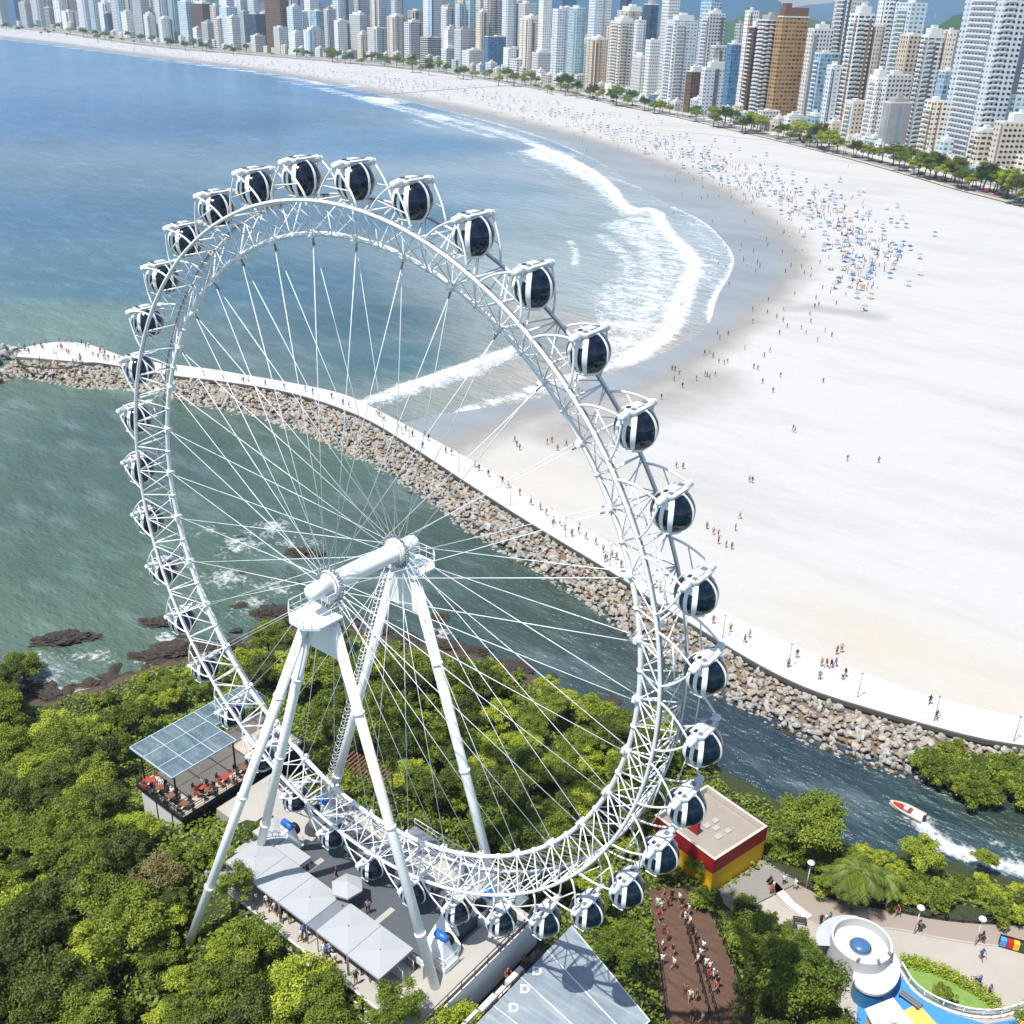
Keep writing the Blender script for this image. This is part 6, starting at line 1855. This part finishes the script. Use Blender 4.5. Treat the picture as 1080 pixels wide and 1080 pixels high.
# undergrowth: leafy ground cover under and between the trees
uq = []; ua = []
r9 = np.random.default_rng(99)
cu = np.stack([r9.uniform(-95, 62, 330000), r9.uniform(-62, 62, 330000)], 1)
ok = pip(land_poly, cu) & (pdist(coast, cu) > 1.6 + 1.2 * np.sin(cu[:, 0] * .7) * np.sin(cu[:, 1] * .5))
for kw in [np.array([[-14.3, -8.7], [13.3, -8.7], [13.3, 7.1], [-14.3, 7.1]]), np.array([[-20.7, -2.5], [-14, -2.5], [-14, 5.3], [-20.7, 5.3]]), np.array([[-29.2, -5.6], [-21.5, -5.6], [-21.5, 10], [-29.2, 10]]), np.array([[12, -11], [26.2, -9], [27, 6], [13, 9.2]]), np.array([pS, pE, pN, pW]), PLATEAU, QUEUE]: ok &= ~pip(kw, cu)
sc_ = seen(np.c_[cu, np.full(len(cu), 8.0)]); ok &= (sc_[:, 0] > -80) & (sc_[:, 0] < 1160) & (sc_[:, 1] < 1200)
cu = cu[ok]; zu = ground_z(cu) + .3 * np.array([mnoise.noise((p[0] * .3, p[1] * .3, 0)) for p in cu])
hm_ = np.array([max(.08, .7 + 1.3 * mnoise.noise((p[0] * .25, p[1] * .25, 4))) for p in cu])
n_ = len(cu); c_ = np.c_[cu, zu + hm_ * r9.random(n_)]
nm = np.array([0, 0, .9]) + r9.normal(size=(n_, 3)) * .5; nm /= np.linalg.norm(nm, axis=1)[:, None]
tt = np.cross(nm, r9.normal(size=(n_, 3))); tt /= np.linalg.norm(tt, axis=1)[:, None]; bb_ = np.cross(nm, tt); L_ = r9.uniform(.22, .6, n_)[:, None]
Vu = np.stack([c_ - tt * L_ * .5, c_ + bb_ * L_ * .3, c_ + tt * L_ * .5, c_ - bb_ * L_ * .3], 1).reshape(-1, 3)
me = bpy.data.meshes.new('undergrowth'); me.vertices.add(len(Vu)); me.vertices.foreach_set('co', Vu.ravel()); me.loops.add(n_ * 4); me.loops.foreach_set('vertex_index', np.arange(n_ * 4)); me.polygons.add(n_); me.polygons.foreach_set('loop_start', np.arange(0, n_ * 4, 4)); me.update(calc_edges=True)
me.attributes.new('leaf', 'FLOAT', 'POINT').data.foreach_set('value', np.repeat(r9.random(n_) * .9, 4).astype(np.float32)); me.materials.append(LEAF['green'])
tag(link('undergrowth', me), 'low leafy undergrowth covering the ground between the trees', 'undergrowth', kind='stuff')
# mangrove bushes across the river and the river-side thicket
for i in range(110):
    u = rn.uniform(975, 1135); v = np.interp(u, [965, 1000, 1080, 1140], [810, 792, 792, 800]) + rn.uniform(0, 50) * min(1, (u - 955) / 70)
    p_ = at(u, v, 1.4)
    tree(p_[0], p_[1], rn.choice([8, 8, 8, 9]), rn.uniform(.95, 1.5), rn.uniform(0, 6), rn.uniform(.2, 1.0), 'green bush in the thicket across the river', 'thicket across the river', 'bush', 'bush')
for i in range(34):
    u = rn.uniform(930, 1140); v = np.interp(u, [930, 1000, 1080, 1140], [948, 955, 950, 955]) + rn.uniform(-14, 10)
    p_ = at(u, v, 2.6)
    tree(p_[0], p_[1], rn.choice([8, 9, 8]), rn.uniform(.8, 1.25), rn.uniform(0, 6), None, 'green bush in the row behind the dark timber fence', 'bushes behind the timber fence', 'bush', 'bush')
for i in range(26):
    u = rn.uniform(806, 905); v = np.interp(u, [806, 850, 905], [890, 920, 935]) + rn.uniform(-16, 2)
    p_ = at(u, v, 2.8)
    tree(p_[0], p_[1], rn.choice([8, 9, 8]), rn.uniform(.7, 1.1), rn.uniform(0, 6), None, 'green bush between the river and the left part of the boardwalk', 'bushes at the left part of the boardwalk', 'bush', 'bush')
# clipped hedge in the bend of the railing and a round bush
hg = smooth(line([(952,1015),(970,1017),(992,1025),(1015,1037),(1035,1048),(1050,1061)], GZP + .1), 2)
hv = []
hp = resample(hg, .16)
hm = MB()
rr_ = random.Random(4)
Vq = []
for p_ in hp:
    for _ in range(34):
        c = np.array([p_[0] + rr_.uniform(-.75, .75), p_[1] + rr_.uniform(-.75, .75), rr_.uniform(0, .85)])
        a = Vector((rr_.gauss(0, .6), rr_.gauss(0, .6), 1)).normalized(); t_ = a.orthogonal().normalized() * rr_.uniform(.08, .16); b_ = a.cross(t_)
        Vq.append([Vector(c) - t_, Vector(c) + b_ * .6, Vector(c) + t_, Vector(c) - b_ * .6])
hm.add([v for q in Vq for v in q], [(4 * i, 4 * i + 1, 4 * i + 2, 4 * i + 3) for i in range(len(Vq))])
ho = hm.mesh('hedge', LEAF['lime']); ho.attributes.new('leaf', 'FLOAT', 'POINT').data.foreach_set('value', np.repeat(np.random.default_rng(2).random(len(Vq)), 4).astype(np.float32) * .7)
tag(link('hedge', ho, None, (0, 0, GZP)), 'low clipped green hedge along the plaza inside the glass railing', 'hedge')
p_ = at(997, 1050, GZP + .6); tree(p_[0], p_[1], 8, .8, 1, GZP, 'dark round bush on the lawn inside the glass railing', None, 'bush', 'bush').children[1].data = crown_mesh(77, 1.2, 1.0, 18, 130, .28, LEAF['dark'])[0]
# palm
def palm(p, h, nf, L, lab, seed, group=None):
    rr = random.Random(seed)
    t = empty('palm_tree', p, rr.uniform(0, 6), lab, 'palm', group)
    m = MB(); m.tube([(0, 0, -.4), (.08, .05, h * .5), (0, .1, h)], [.2, .15, .13], 8); m.build('trunk', BARK, t)
    V = []; A_ = []
    for f in range(nf):
        az = 2 * math.pi * f / nf + rr.uniform(-.2, .2); lift = rr.uniform(-.1, .95)
        pts = []
        for k in range(15):
            s = k / 14
            pts.append(Vector((math.cos(az) * L * (s - .1 * s * s), math.sin(az) * L * (s - .1 * s * s), h + .1 + L * (lift * s * .75 - (.55 + .45 * lift) * s * s * .95))))
        for k in range(1, 14):
            d = (pts[k + 1] - pts[k - 1]).normalized(); sd = d.cross(Vector((0, 0, 1))).normalized()
            for sg_ in (-1, 1):
                for q in range(2):
                    o_ = pts[k] + d * q * L / 28
                    ll = L * .3 * math.sin(math.pi * min(1, .18 + .8 * k / 14)) * rr.uniform(.8, 1.1)
                    tip = o_ + (sd * sg_ * .8 + d * .5 + Vector((0, 0, -.35 - rr.random() * .3))) * ll
                    w = d * .06
                    V += [o_ - w, o_ + w, tip + w * .3, tip - w * .3]; A_ += [rr.random() * .8] * 4
    mm = MB(); mm.add(V, [(4 * i, 4 * i + 1, 4 * i + 2, 4 * i + 3) for i in range(len(V) // 4)])
    me = mm.mesh('fronds', LEAF['green']); me.attributes.new('leaf', 'FLOAT', 'POINT').data.foreach_set('value', np.array(A_, np.float32))
    link('crown', me, t)
    return t
pp = at(897, 962, GZP)
palm(tuple(at(898, 960, GZP)), 5.4, 18, 3.6, 'large palm leaning over the boardwalk', 5)
palm(tuple(at(885, 953, GZP)), 4.2, 14, 3.0, 'smaller palm left behind the large one', 6)
palm(tuple(at(925, 953, GZP)), 4.0, 13, 2.8, 'smaller palm right behind the large one', 8)
# trees along the beach front
st_px = resample(np.array([(0,30),(100,40),(200,51),(300,59),(400,68),(480,80),(540,89),(600,99),(650,109),(700,120),(740,127),(800,141),(850,152),(900,165),(960,182),(1010,196),(1050,206),(1085,217)], float), 4.6)
for i, (u, v) in enumerate(st_px):
    if rn.random() < .1: continue
    p_ = at(u + rn.uniform(-3, 3), v + rn.uniform(-4.0, 3.2), 2.1)
    if rn.random() < .12 and u > 400:
        palm((p_[0], p_[1], 2.1), rn.uniform(6, 9), 11, 2.8, 'promenade palm at the foot of the towers, %s' % ('left of centre' if u < 540 else 'right of centre'), i, 'promenade palms')
        continue
    s = rn.uniform(1.2, 2.7)
    tree(p_[0], p_[1], rn.choice([0, 1, 2, 5, 6, 3]), s, rn.uniform(0, 6), 2.1, 'street tree at the promenade in front of the %s towers' % ('far left' if u < 250 else 'left' if u < 480 else 'middle' if u < 700 else 'right' if u < 900 else 'nearest right'), 'street trees along the beach front', 'street_tree')

# ================================================================== people, parasols, cars
SKIN = [paint('skin_%d' % i, c, .6) for i, c in enumerate(['#b08a72', '#8e6851', '#664838'])]
HAIR = paint('dark_hair', '#1c1512', .6)
CLOTH = {k: paint('cloth_' + k, c, .85) for k, c in dict(white='#dcdcdc', black='#17181b', red='#a3231f', blue='#2a63ad', navy='#1c2740', grey='#7b7d80', tan='#a98e6b', green='#3c5f43', orange='#c86a2e', teal='#2f7f8a').items()}
def skin_body(pose):
    # one vertex per joint, grown by the skin modifier
    if pose == 'stand': J = dict(lk=(.11, .02, .5), lf=(.12, 0, .07), rk=(-.11, .02, .5), rf=(-.12, 0, .07), le=(.27, .02, 1.12), lw=(.29, .1, .87), re=(-.27, .02, 1.12), rw=(-.29, .1, .87))
    elif pose == 'walk': J = dict(lk=(.1, .2, .52), lf=(.1, .3, .08), rk=(-.1, -.02, .5), rf=(-.1, -.35, .12), le=(.27, -.12, 1.13), lw=(.27, -.02, .9), re=(-.27, .12, 1.13), rw=(-.25, .3, .95))
    elif pose == 'reach': J = dict(lk=(.12, .1, .5), lf=(.14, .05, .07), rk=(-.12, -.02, .5), rf=(-.14, -.12, .07), le=(.3, .18, 1.25), lw=(.26, .42, 1.3), re=(-.27, .05, 1.12), rw=(-.22, .22, 1.0))
    else: J = dict(lk=(.12, .42, .5), lf=(.12, .45, .07), rk=(-.12, .42, .5), rf=(-.12, .45, .07), le=(.26, .1, .8), lw=(.2, .32, .68), re=(-.26, .1, .8), rw=(-.2, .32, .68))
    dz = -.42 if pose == 'sit' else 0
    pts = [('pel', (0, 0, .94 + dz), .15), ('che', (0, .0, 1.25 + dz), .16), ('nck', (0, .01, 1.47 + dz), .065), ('hd0', (0, .03, 1.57 + dz), .09), ('hd1', (0, .03, 1.68 + dz), .085),
           ('lh', (.1, 0, .9 + dz), .1), ('lk', J['lk'], .07), ('lf', J['lf'], .05), ('lt', tuple(np.add(J['lf'], (0, .15, -.03))), .04), ('rh', (-.1, 0, .9 + dz), .1), ('rk', J['rk'], .07), ('rf', J['rf'], .05), ('rt', tuple(np.add(J['rf'], (0, .15, -.03))), .04),
           ('ls', (.19, 0, 1.4 + dz), .06), ('le', J['le'], .045), ('lw', J['lw'], .035), ('ld', tuple(np.add(J['lw'], (0, .05, -.1))), .04), ('rs', (-.19, 0, 1.4 + dz), .06), ('re', J['re'], .045), ('rw', J['rw'], .035), ('rd', tuple(np.add(J['rw'], (0, .05, -.1))), .04)]
    ix = {n: i for i, (n, _, _) in enumerate(pts)}
    E_ = [('pel', 'che'), ('che', 'nck'), ('nck', 'hd0'), ('hd0', 'hd1'), ('pel', 'lh'), ('lh', 'lk'), ('lk', 'lf'), ('lf', 'lt'), ('pel', 'rh'), ('rh', 'rk'), ('rk', 'rf'), ('rf', 'rt'), ('che', 'ls'), ('ls', 'le'), ('le', 'lw'), ('lw', 'ld'), ('che', 'rs'), ('rs', 're'), ('re', 'rw'), ('rw', 'rd')]
    me = bpy.data.meshes.new('p'); me.from_pydata([p for _, p, _ in pts], [(ix[a], ix[b]) for a, b in E_], [])
    ob = bpy.data.objects.new('p', me); COL.objects.link(ob)
    md = ob.modifiers.new('s', 'SKIN')
    for i, (_, _, r) in enumerate(pts): me.skin_vertices[0].data[i].radius = (r, r)
    me.skin_vertices[0].data[0].use_root = True
    ob.modifiers.new('u', 'SUBSURF').levels = 1
    dg = bpy.context.evaluated_depsgraph_get(); out = bpy.data.meshes.new_from_object(ob.evaluated_get(dg))
    bpy.data.objects.remove(ob); bpy.data.meshes.remove(me)
    return out, dz
BODY = {p: skin_body(p) for p in ('stand', 'walk', 'reach', 'sit')}
PEOPLE = []
def person_mesh(pose, shirt, shorts, sk):
    src, dz = BODY[pose]; me = src.copy(); me.name = 'person'
    me.materials.clear()
    for m_ in (SKIN[sk], CLOTH[shirt] if shirt else SKIN[sk], CLOTH[shorts], HAIR): me.materials.append(m_)
    for p in me.polygons:
        c = p.center; z = c.z - dz
        if z > 1.66 or (z > 1.55 and c.y < .0): mi = 3
        elif z > 1.47: mi = 0
        elif z > .98: mi = 1 if abs(c.x) < .23 else 0
        elif z > .58 and abs(c.x) < .24 and (pose != 'sit' or c.y < .3): mi = 2
        else: mi = 0
        p.material_index = mi; p.use_smooth = True
    return me
combos = [('stand', 'white', 'navy', 0), ('walk', 'black', 'black', 1), ('stand', None, 'red', 1), ('walk', 'red', 'grey', 0), ('walk', 'blue', 'navy', 1), ('stand', 'black', 'tan', 0), ('reach', 'white', 'white', 1), ('walk', None, 'blue', 0), ('stand', 'grey', 'black', 2), ('walk', 'white', 'tan', 0), ('reach', None, 'black', 1), ('stand', 'orange', 'navy', 0), ('walk', 'teal', 'white', 1), ('stand', None, 'green', 0), ('sit', 'white', 'navy', 0), ('sit', None, 'blue', 1)]
PM = [(person_mesh(*c), c) for c in combos]
def person(x, y, z, i, place, near=''):
    me, c = PM[i]
    what = {'stand': 'standing', 'walk': 'walking', 'reach': 'reaching out', 'sit': 'sitting'}[c[0]]
    dress = ('%s top and %s shorts' % (c[1], c[2])) if c[1] else 'only %s shorts' % c[2]
    o = link('person', me, None, (x, y, z), (0, 0, rn.uniform(0, 6.28)))
    if x is not None: tag(o, 'person in %s %s %s' % (dress, what, place), 'person', 'people ' + place)
    PEOPLE.append(o); return o
def on_px(u, v, z, place, i=None):
    p_ = at(u, v, z)
    return person(p_[0], p_[1], z, rn.randrange(14) if i is None else i, place)
# seen clearly, one by one
for u, v, i in [(980,743,1),(987,759,4),(831,704,8),(840,694,5),(799,686,9),(808,683,3),(815,682,0),(864,717,8),(866,703,13),(871,704,3),(876,705,1),(881,703,4),(888,717,0),(891,714,5),(882,690,2),(887,688,13)]:
    on_px(u, v, MZ, 'on the white walkway right of the gondolas' , i) if v > 692 else on_px(u, v, 1.6, 'on the sand beside the walkway', i)
for u, v in [(583,553),(590,552),(584,549),(618,566),(640,588),(645,586),(548,520),(501,490),(505,494),(560,530),(448,458),(452,462),(446,470),(428,452),(435,458),(400,437),(397,434),(405,441),(362,424),(368,427),(330,413),(262,400),(257,401),(322,410),(610,560),(636,580),(638,590),(664,600),(720,636),(730,641),(770,664),(186,389),(236,397),(300,408),(350,418),(420,448),(424,455),(470,475),(476,478),(515,500),(530,507),(536,512),(570,535),(576,541),(595,556),(603,563),(628,572),(650,588),(655,596),(690,618),(696,622),(740,648),(752,655),(785,675),(790,670),(215,393),(280,404)]:
    on_px(u, v + 3, MZ, 'on the long white walkway')
k = 0
for it in range(400):
    u, v = rn.uniform(20, 128), rn.uniform(361, 386)
    e = ((u - 66) / 50) ** 2 + ((v - 373.5) / 12.5) ** 2
    if e > 1 and not (u > 100 and 372 < v < 384): continue
    if rn.random() > (.3 if e < .6 else 1): continue
    on_px(u, v, MZ, 'on the round pier head'); k += 1
    if k > 44: break
for u, v in [(693,958),(697,962),(694,972),(700,985),(703,992),(698,1003),(709,1008),(710,1022),(698,1018),(722,1050),(727,1056),(734,1056),(729,1078),(740,1080),(718,967),(722,972),(727,978),(729,987),(733,992),(738,1012),(735,1018),(744,1022),(748,1026),(752,1032),(756,1042),(754,1048),(741,1004),(716,953),(708,950),(720,958),(726,965),(700,950),(704,957),(747,1034)]:
    p_ = at(u, v, 5.2); z = qz(p_[:2]); p_ = at(u, v, z); person(p_[0], p_[1], z, rn.choice([0, 0, 6, 9, 3, 1, 5, 2]), 'waiting on the brown queue path')
for u, v, i, pl in [(812,935,1,'at the left end of the boardwalk'),(815,940,9,'at the left end of the boardwalk'),(826,934,0,'at the left end of the boardwalk'),(838,938,6,'at the left end of the boardwalk'),(813,944,2,'on the white ramp by the yellow building'),(865,976,1,'in front of the round kiosk'),(870,975,0,'in front of the round kiosk'),(874,974,12,'in front of the round kiosk'),(934,960,9,'behind the palm at the fence'),(945,966,3,'behind the palm at the fence'),(943,956,0,'behind the palm at the fence'),(969,982,8,'beside the kerb lamp on the boardwalk'),(1035,994,1,'beside the lamp near the bins'),(1034,1012,4,'on the plaza below the bins'),(1042,1050,8,'on the plaza near the hedge end')]:
    on_px(u, v, GZP + .06, pl, i)
# cyclist
cy = at(1030, 1040, GZP + .03)
bk_ = empty('bicycle', tuple(cy), R(60), 'dark bicycle ridden across the plaza', 'bicycle')
for y in (-.52, .52): MB().lathe([(.3, -.02), (.34, -.02), (.34, .02), (.3, .02)], 20, (0, y, .34), 0, True, 'x', False).build('wheel', BLACK, bk_)
MB().tube([(0, -.52, .34), (0, -.1, .3), (0, .38, .8), (0, .52, .34)], .025, 6).tube([(0, -.1, .3), (0, -.2, .85)], .025, 6).tube([(0, -.2, .75), (0, .38, .78)], .022, 6).tube([(-.25, .36, .98), (.25, .36, .98)], .02, 6).tube([(0, .38, .8), (0, .36, .98)], .02, 6).build('frame', DARK, bk_)
MB().box(-.07, .07, -.32, -.08, .86, .92).build('saddle', BLACK, bk_)
me = person_mesh('sit', 'blue', 'black', 0); o = link('person', me, None, (cy[0] - .15 * math.sin(R(-60)), cy[1], cy[2] + .42), (0, 0, R(60))); tag(o, 'person in blue top riding the dark bicycle on the plaza', 'person')
for x, y, z, i, pl in [(2.0, -3.0, 17.1, 8, 'on the boarding deck'), (-3.0, -2.2, 17.1, 1, 'on the boarding deck'), (0.6, -4.7, 16.9, 5, 'at the head of the ramp'), (4.5, 1.5, 17.1, 3, 'on the boarding deck'), (5.2, 1.8, 17.1, 1, 'on the boarding deck'), (-4.4, .4, 17.1, 0, 'on the boarding deck'),(13.9, 2.0, 13.2, 3, 'in the dark lower gallery'),(14.2, -4.5, 13.2, 2, 'in the dark lower gallery'),(14.1, 4.0, 13.2, 2, 'in the dark lower gallery')]:
    person(x, y, z, i, pl)
for k in range(26):
    person(rn.uniform(-10.5, 8), rn.uniform(-8.2, -6.6), 15.9, rn.choice([0, 1, 3, 5, 8, 9, 4]), 'queuing under the edge of the tents')
for x, y in [(-26.9, -4.4), (-23.8, -1.6), (-22.0, .7), (-27.5, -4.4), (-24.9, -4.5)]: person(x, y, CZ + .03, 14, 'at a table on the café terrace')
# the beach crowd
UMB = {}
def umb_mesh(c):
    m = MB(); n = 8; r = 1.05
    m.add([(0, 0, 2.55)] + [(r * math.cos(2 * math.pi * i / n), r * math.sin(2 * math.pi * i / n), 2.0) for i in range(n)] + [(r * math.cos(2 * math.pi * i / n), r * math.sin(2 * math.pi * i / n), 1.82) for i in range(n)], [(0, 1 + i, 1 + (i + 1) % n) for i in range(n)] + [(1 + i, 9 + i, 9 + (i + 1) % n, 1 + (i + 1) % n) for i in range(n)])
    m.tube([(0, 0, 0), (0, 0, 2.5)], .03, 5, 1)
    m.box(.4, 1.0, -.8, .5, .25, .32, 1).box(.4, 1.0, -.85, -.8, .3, .8, 1); m.box(-1.0, -.4, -.8, .5, .25, .32, 1).box(-1.0, -.4, -.85, -.8, .3, .8, 1)
    return m.mesh('beach_umbrella', [paint('umbrella_' + c, UC[c], .8), paint('chair_white', '#b9bcc0', .6)])
UC = dict(blue='#2c5f92', sky='#6b93b3', navy='#22405f', white='#c0c3c6', teal='#41727f', orange='#b08450', red='#a63a30', grey='#8d949b')
for c in UC: UMB[c] = umb_mesh(c)
def beach_z(x, y):
    return float(beach_fields(np.array([[x, y]]))[0][0])
band = resample(np.array([(60,46),(160,56),(260,67),(340,78),(420,90),(480,97),(540,110),(600,124),(660,142),(710,158),(760,177),(800,196),(850,215),(890,235),(915,255),(925,275),(905,300)], float), 1.0)
us = []
for it in range(9000):
    t = rn.random() ** .95
    c = band[int(t * (len(band) - 1))]
    sc_ = 1.4 + 27 * (c[0] / 930) ** 2.2
    u = c[0] + rn.gauss(0, 24); v = c[1] + rn.gauss(0, 1) * sc_ * .62
    P_ = at(u, v, 1.2)
    us.append((P_[0], P_[1], u, v))
    if len(us) > 760: break
us += [(*at(u, v, 1.4)[:2], u, v) for u, v in [(918,313),(971,289),(988,249),(944,262),(950,264),(970,272),(902,266),(895,266),(934,270),(948,268),(906,275),(890,279),(985,249),(960,262),(940,255),(930,240),(955,240),(870,256),(945,272)]]
Pn = np.array([[a[0], a[1]] for a in us]); f = beach_fields(Pn); ok = (f[1] < .5) & (f[3] > 8) & (pdist(inland, Pn) > 10)
us = [a for a, o_ in zip(us, ok) if o_]
us.sort(key=lambda a: (a[0] - CAM_POS[0]) ** 2 + (a[1] - CAM_POS[1]) ** 2)
gap = []
for a in us:
    if all((a[0] - b[0]) ** 2 + (a[1] - b[1]) ** 2 > 9 for b in gap[-120:]): gap.append(a)
us = gap
cols = ['blue'] * 6 + ['sky'] * 4 + ['navy'] * 4 + ['white'] * 5 + ['teal'] * 2 + ['orange', 'grey', 'grey', 'grey']
def beach_place(u, v):
    return 'near the front of the beach crowd' if u > 850 else 'in the crowd beside the wet sand' if u > 720 else 'in the middle of the long beach' if u > 500 else 'far along the beach'
rest = MB(); base_u = {c: ([tuple(v.co) for v in m_.vertices], [tuple(p.vertices) for p in m_.polygons], [p.material_index for p in m_.polygons]) for c, m_ in UMB.items()}
stuffm = []; ci = {}
for c in UC: ci[c] = len(stuffm); stuffm.append(bpy.data.materials['umbrella_' + c])
ci['p'] = len(stuffm); stuffm.append(bpy.data.materials['chair_white'])
for i, a in enumerate(us):
    c = rn.choice(cols); z = beach_z(a[0], a[1])
    if i < 230:
        o = link('beach_umbrella', UMB[c], None, (a[0], a[1], z), (rn.uniform(-.08, .08), rn.uniform(-.08, .08), rn.uniform(0, 6)))
        tag(o, '%s beach umbrella with two chairs %s' % (c if c != 'sky' else 'light blue', beach_place(a[2], a[3])), 'beach umbrella', '%s umbrellas %s' % (c, beach_place(a[2], a[3])))
    else:
        V, F, M_ = base_u[c]
        for f_, m_ in ((F, M_),):
            b = len(rest.v); rest.v.extend([(p[0] + a[0], p[1] + a[1], p[2] + z) for p in V])
            for q, w in zip(f_, m_): rest.f.append(tuple(b + j for j in q)); rest.m.append(ci[c] if w == 0 else ci['p']); rest.sm.append(False)
tag(rest.build('umbrella_field', stuffm), 'field of tiny blue and white umbrellas far along the beach', 'beach umbrellas', kind='stuff')
# bathers
bs_ = []
for u, v in [(545,470),(548,474),(543,465),(577,468),(582,466),(588,475),(597,470),(748,372),(752,376),(743,373),(758,382),(768,352),(767,382),(795,388),(799,390),(815,414),(804,404),(823,398),(836,455),(838,457),(893,488),(926,490),(757,576),(775,562),(780,549),(720,495),(713,494),(745,560),(752,566),(757,568),(765,580),(610,412),(614,415),(672,452),(790,510),(793,511),(870,350),(855,340),(850,352),(862,360),(845,347),(812,371),(806,376),(822,352),(830,345),(877,355),(868,404),(771,582)]:
    bs_.append((u, v))
for it in range(950):
    t = rn.random()
    if t < .08:
        u, v = rn.uniform(700, 905), rn.uniform(170, 330)
    elif t < .88:
        c = band[int(rn.random() ** .55 * (len(band) - 1))]; u, v = c[0] + rn.gauss(0, 16), c[1] + rn.gauss(0, 8 * (c[0] / 900) ** 1.6)
    else:
        c = WATERLINE_PX[rn.randrange(8, 26)]; d_ = DRY_PX[rn.randrange(5, 26)]; u, v = d_[0] + rn.gauss(0, 22), d_[1] + rn.gauss(0, 7)
    bs_.append((u, v))
Pn = np.array([at(u, v, .6)[:2] for u, v in bs_]); f = beach_fields(Pn)
rp = MB(); pm = [SKIN[0], SKIN[1], SKIN[2], CLOTH['black'], CLOTH['red'], CLOTH['blue'], CLOTH['white'], HAIR]
n_ind = 0; left = max(0, 296 - len(PEOPLE))
pairs = []
for i, ((u, v), p_) in enumerate(zip(bs_, Pn)):
    if f[3][i] < -14 or (f[1][i] < .2 and i > 60 and u < 500 and rn.random() < .5): continue
    pairs.append((u, v, p_, f[0][i], i))
pairs.sort(key=lambda q: (q[2][0] - CAM_POS[0]) ** 2 + (q[2][1] - CAM_POS[1]) ** 2)
for u, v, p_, z, i in pairs:
    if n_ind < left:
        person(p_[0], p_[1], z, rn.choice([2, 7, 10, 13, 1, 5, 8, 4, 3]), 'on the open sand nearest the walkway' if v > 400 else 'at the edge of the wet sand' if f[1][i] > .4 else beach_place(u, v)); n_ind += 1
    else:
        k = rn.randrange(3); h = rn.uniform(1.5, 1.8); x, y = p_
        rp.tube([(x - .08, y, z), (x - .07, y, z + h * .5)], [.06, .09], 5, k); rp.tube([(x + .08, y, z), (x + .07, y, z + h * .5)], [.06, .09], 5, k)
        rp.tube([(x, y, z + h * .46), (x, y, z + h * .62), (x, y, z + h * .82)], [.15, .13, .17], 6, rn.choice([k, k, 3, 4, 5, 6]))
        rp.tube([(x, y, z + h * .84), (x, y, z + h * .93), (x, y, z + h)], [.06, .1, .05], 6, 7)
tag(rp.build('crowd', pm), 'crowd of distant bathers far along the beach', 'crowd', kind='stuff')
# cars parked behind the trees
CARP = [paint('car_' + k, c, .3) for k, c in dict(white='#d5d7d9', black='#17191b', silver='#8f9498', red='#8e2220', blue='#2c4f7c').items()]
def car_proto(pm_):
    b = MB(); prof = [(-2.1, .35), (-2.1, .85), (-1.5, .95), (-1.05, 1.42), (.5, 1.45), (1.15, .95), (2.0, .85), (2.1, .4)]
    n = len(prof)
    for s in (-1,): pass
    V = [(x, y * (.72 if z > 1.1 else .86), z) for y in (-1, 1) for x, z in prof]
    b.add(V, [tuple(range(n)), tuple(n + i for i in range(n))[::-1]] + [(i, n + i, n + (i + 1) % n, (i + 1) % n) for i in range(n)])
    w = MB(); 
    for s in (-1, 1): w.add([(-1.2, s * .83, .98), (.9, s * .83, .98), (.42, s * .745, 1.36), (-.95, s * .745, 1.36)], [(0, 1, 2, 3)])
    w.add([(1.12, -.66, 1.0), (1.12, .66, 1.0), (.56, .6, 1.42), (.56, -.6, 1.42)], [(0, 1, 2, 3)])
    wh = MB(); wh.lathe([(.1, -.1), (.32, -.1), (.32, .1), (.1, .1)], 14, (0, 0, 0), 0, True, 'y')
    return b.mesh('body', pm_), w.mesh('window', GLASS), wh.mesh('wheel', BLACK)
CARS = [car_proto(m_) for m_ in CARP]
av = inland_off(13 * _sgn)
for k in range(26):
    u = 560 + k * 20 + rn.uniform(-5, 5)
    v = np.interp(u, [q[0] for q in INLAND_PX[::-1]], [q[1] for q in INLAND_PX[::-1]])
    p_ = at(u, v - 1.5, 2.1)
    kk_ = int(np.argmin(np.linalg.norm(inland - p_[:2], axis=1))); kk_ = min(max(kk_, 1), len(inland) - 2)
    tg = inland[kk_ + 1] - inland[kk_ - 1]
    ck = rn.randrange(5)
    p2 = inland[kk_] + (av[kk_] - inland[kk_]) * .7
    t = empty('parked_car', (p_[0] + (av[kk_] - inland[kk_])[0] * .7, p_[1] + (av[kk_] - inland[kk_])[1] * .7, 2.06), math.atan2(tg[1], tg[0]), '%s car parked on the avenue behind the beach trees' % ['white', 'black', 'silver', 'red', 'blue'][ck], 'car', 'cars along the beach avenue')
    link('body', CARS[ck][0], t); link('window', CARS[ck][1], t)
    for x in (-1.3, 1.3):
        for y in (-.8, .8): link('wheel', CARS[ck][2], t, (x, y, .32))
# ================================================================== haze
hz = MB(); hz.box(-9500, 1800, -700, 10500, -4.5, 520)
g = G('sea_air')
pv = g.n('VolumePrincipled'); pv.inputs['Color'].default_value = (.62, .8, 1, 1); pv.inputs['Density'].default_value = .0001; pv.inputs['Anisotropy'].default_value = .2
g.t.nodes.remove(g.p); g.l(pv.outputs[0], g.t.nodes['Material Output'].inputs['Volume'])
tag(hz.build('haze', g.m), kind='stuff')
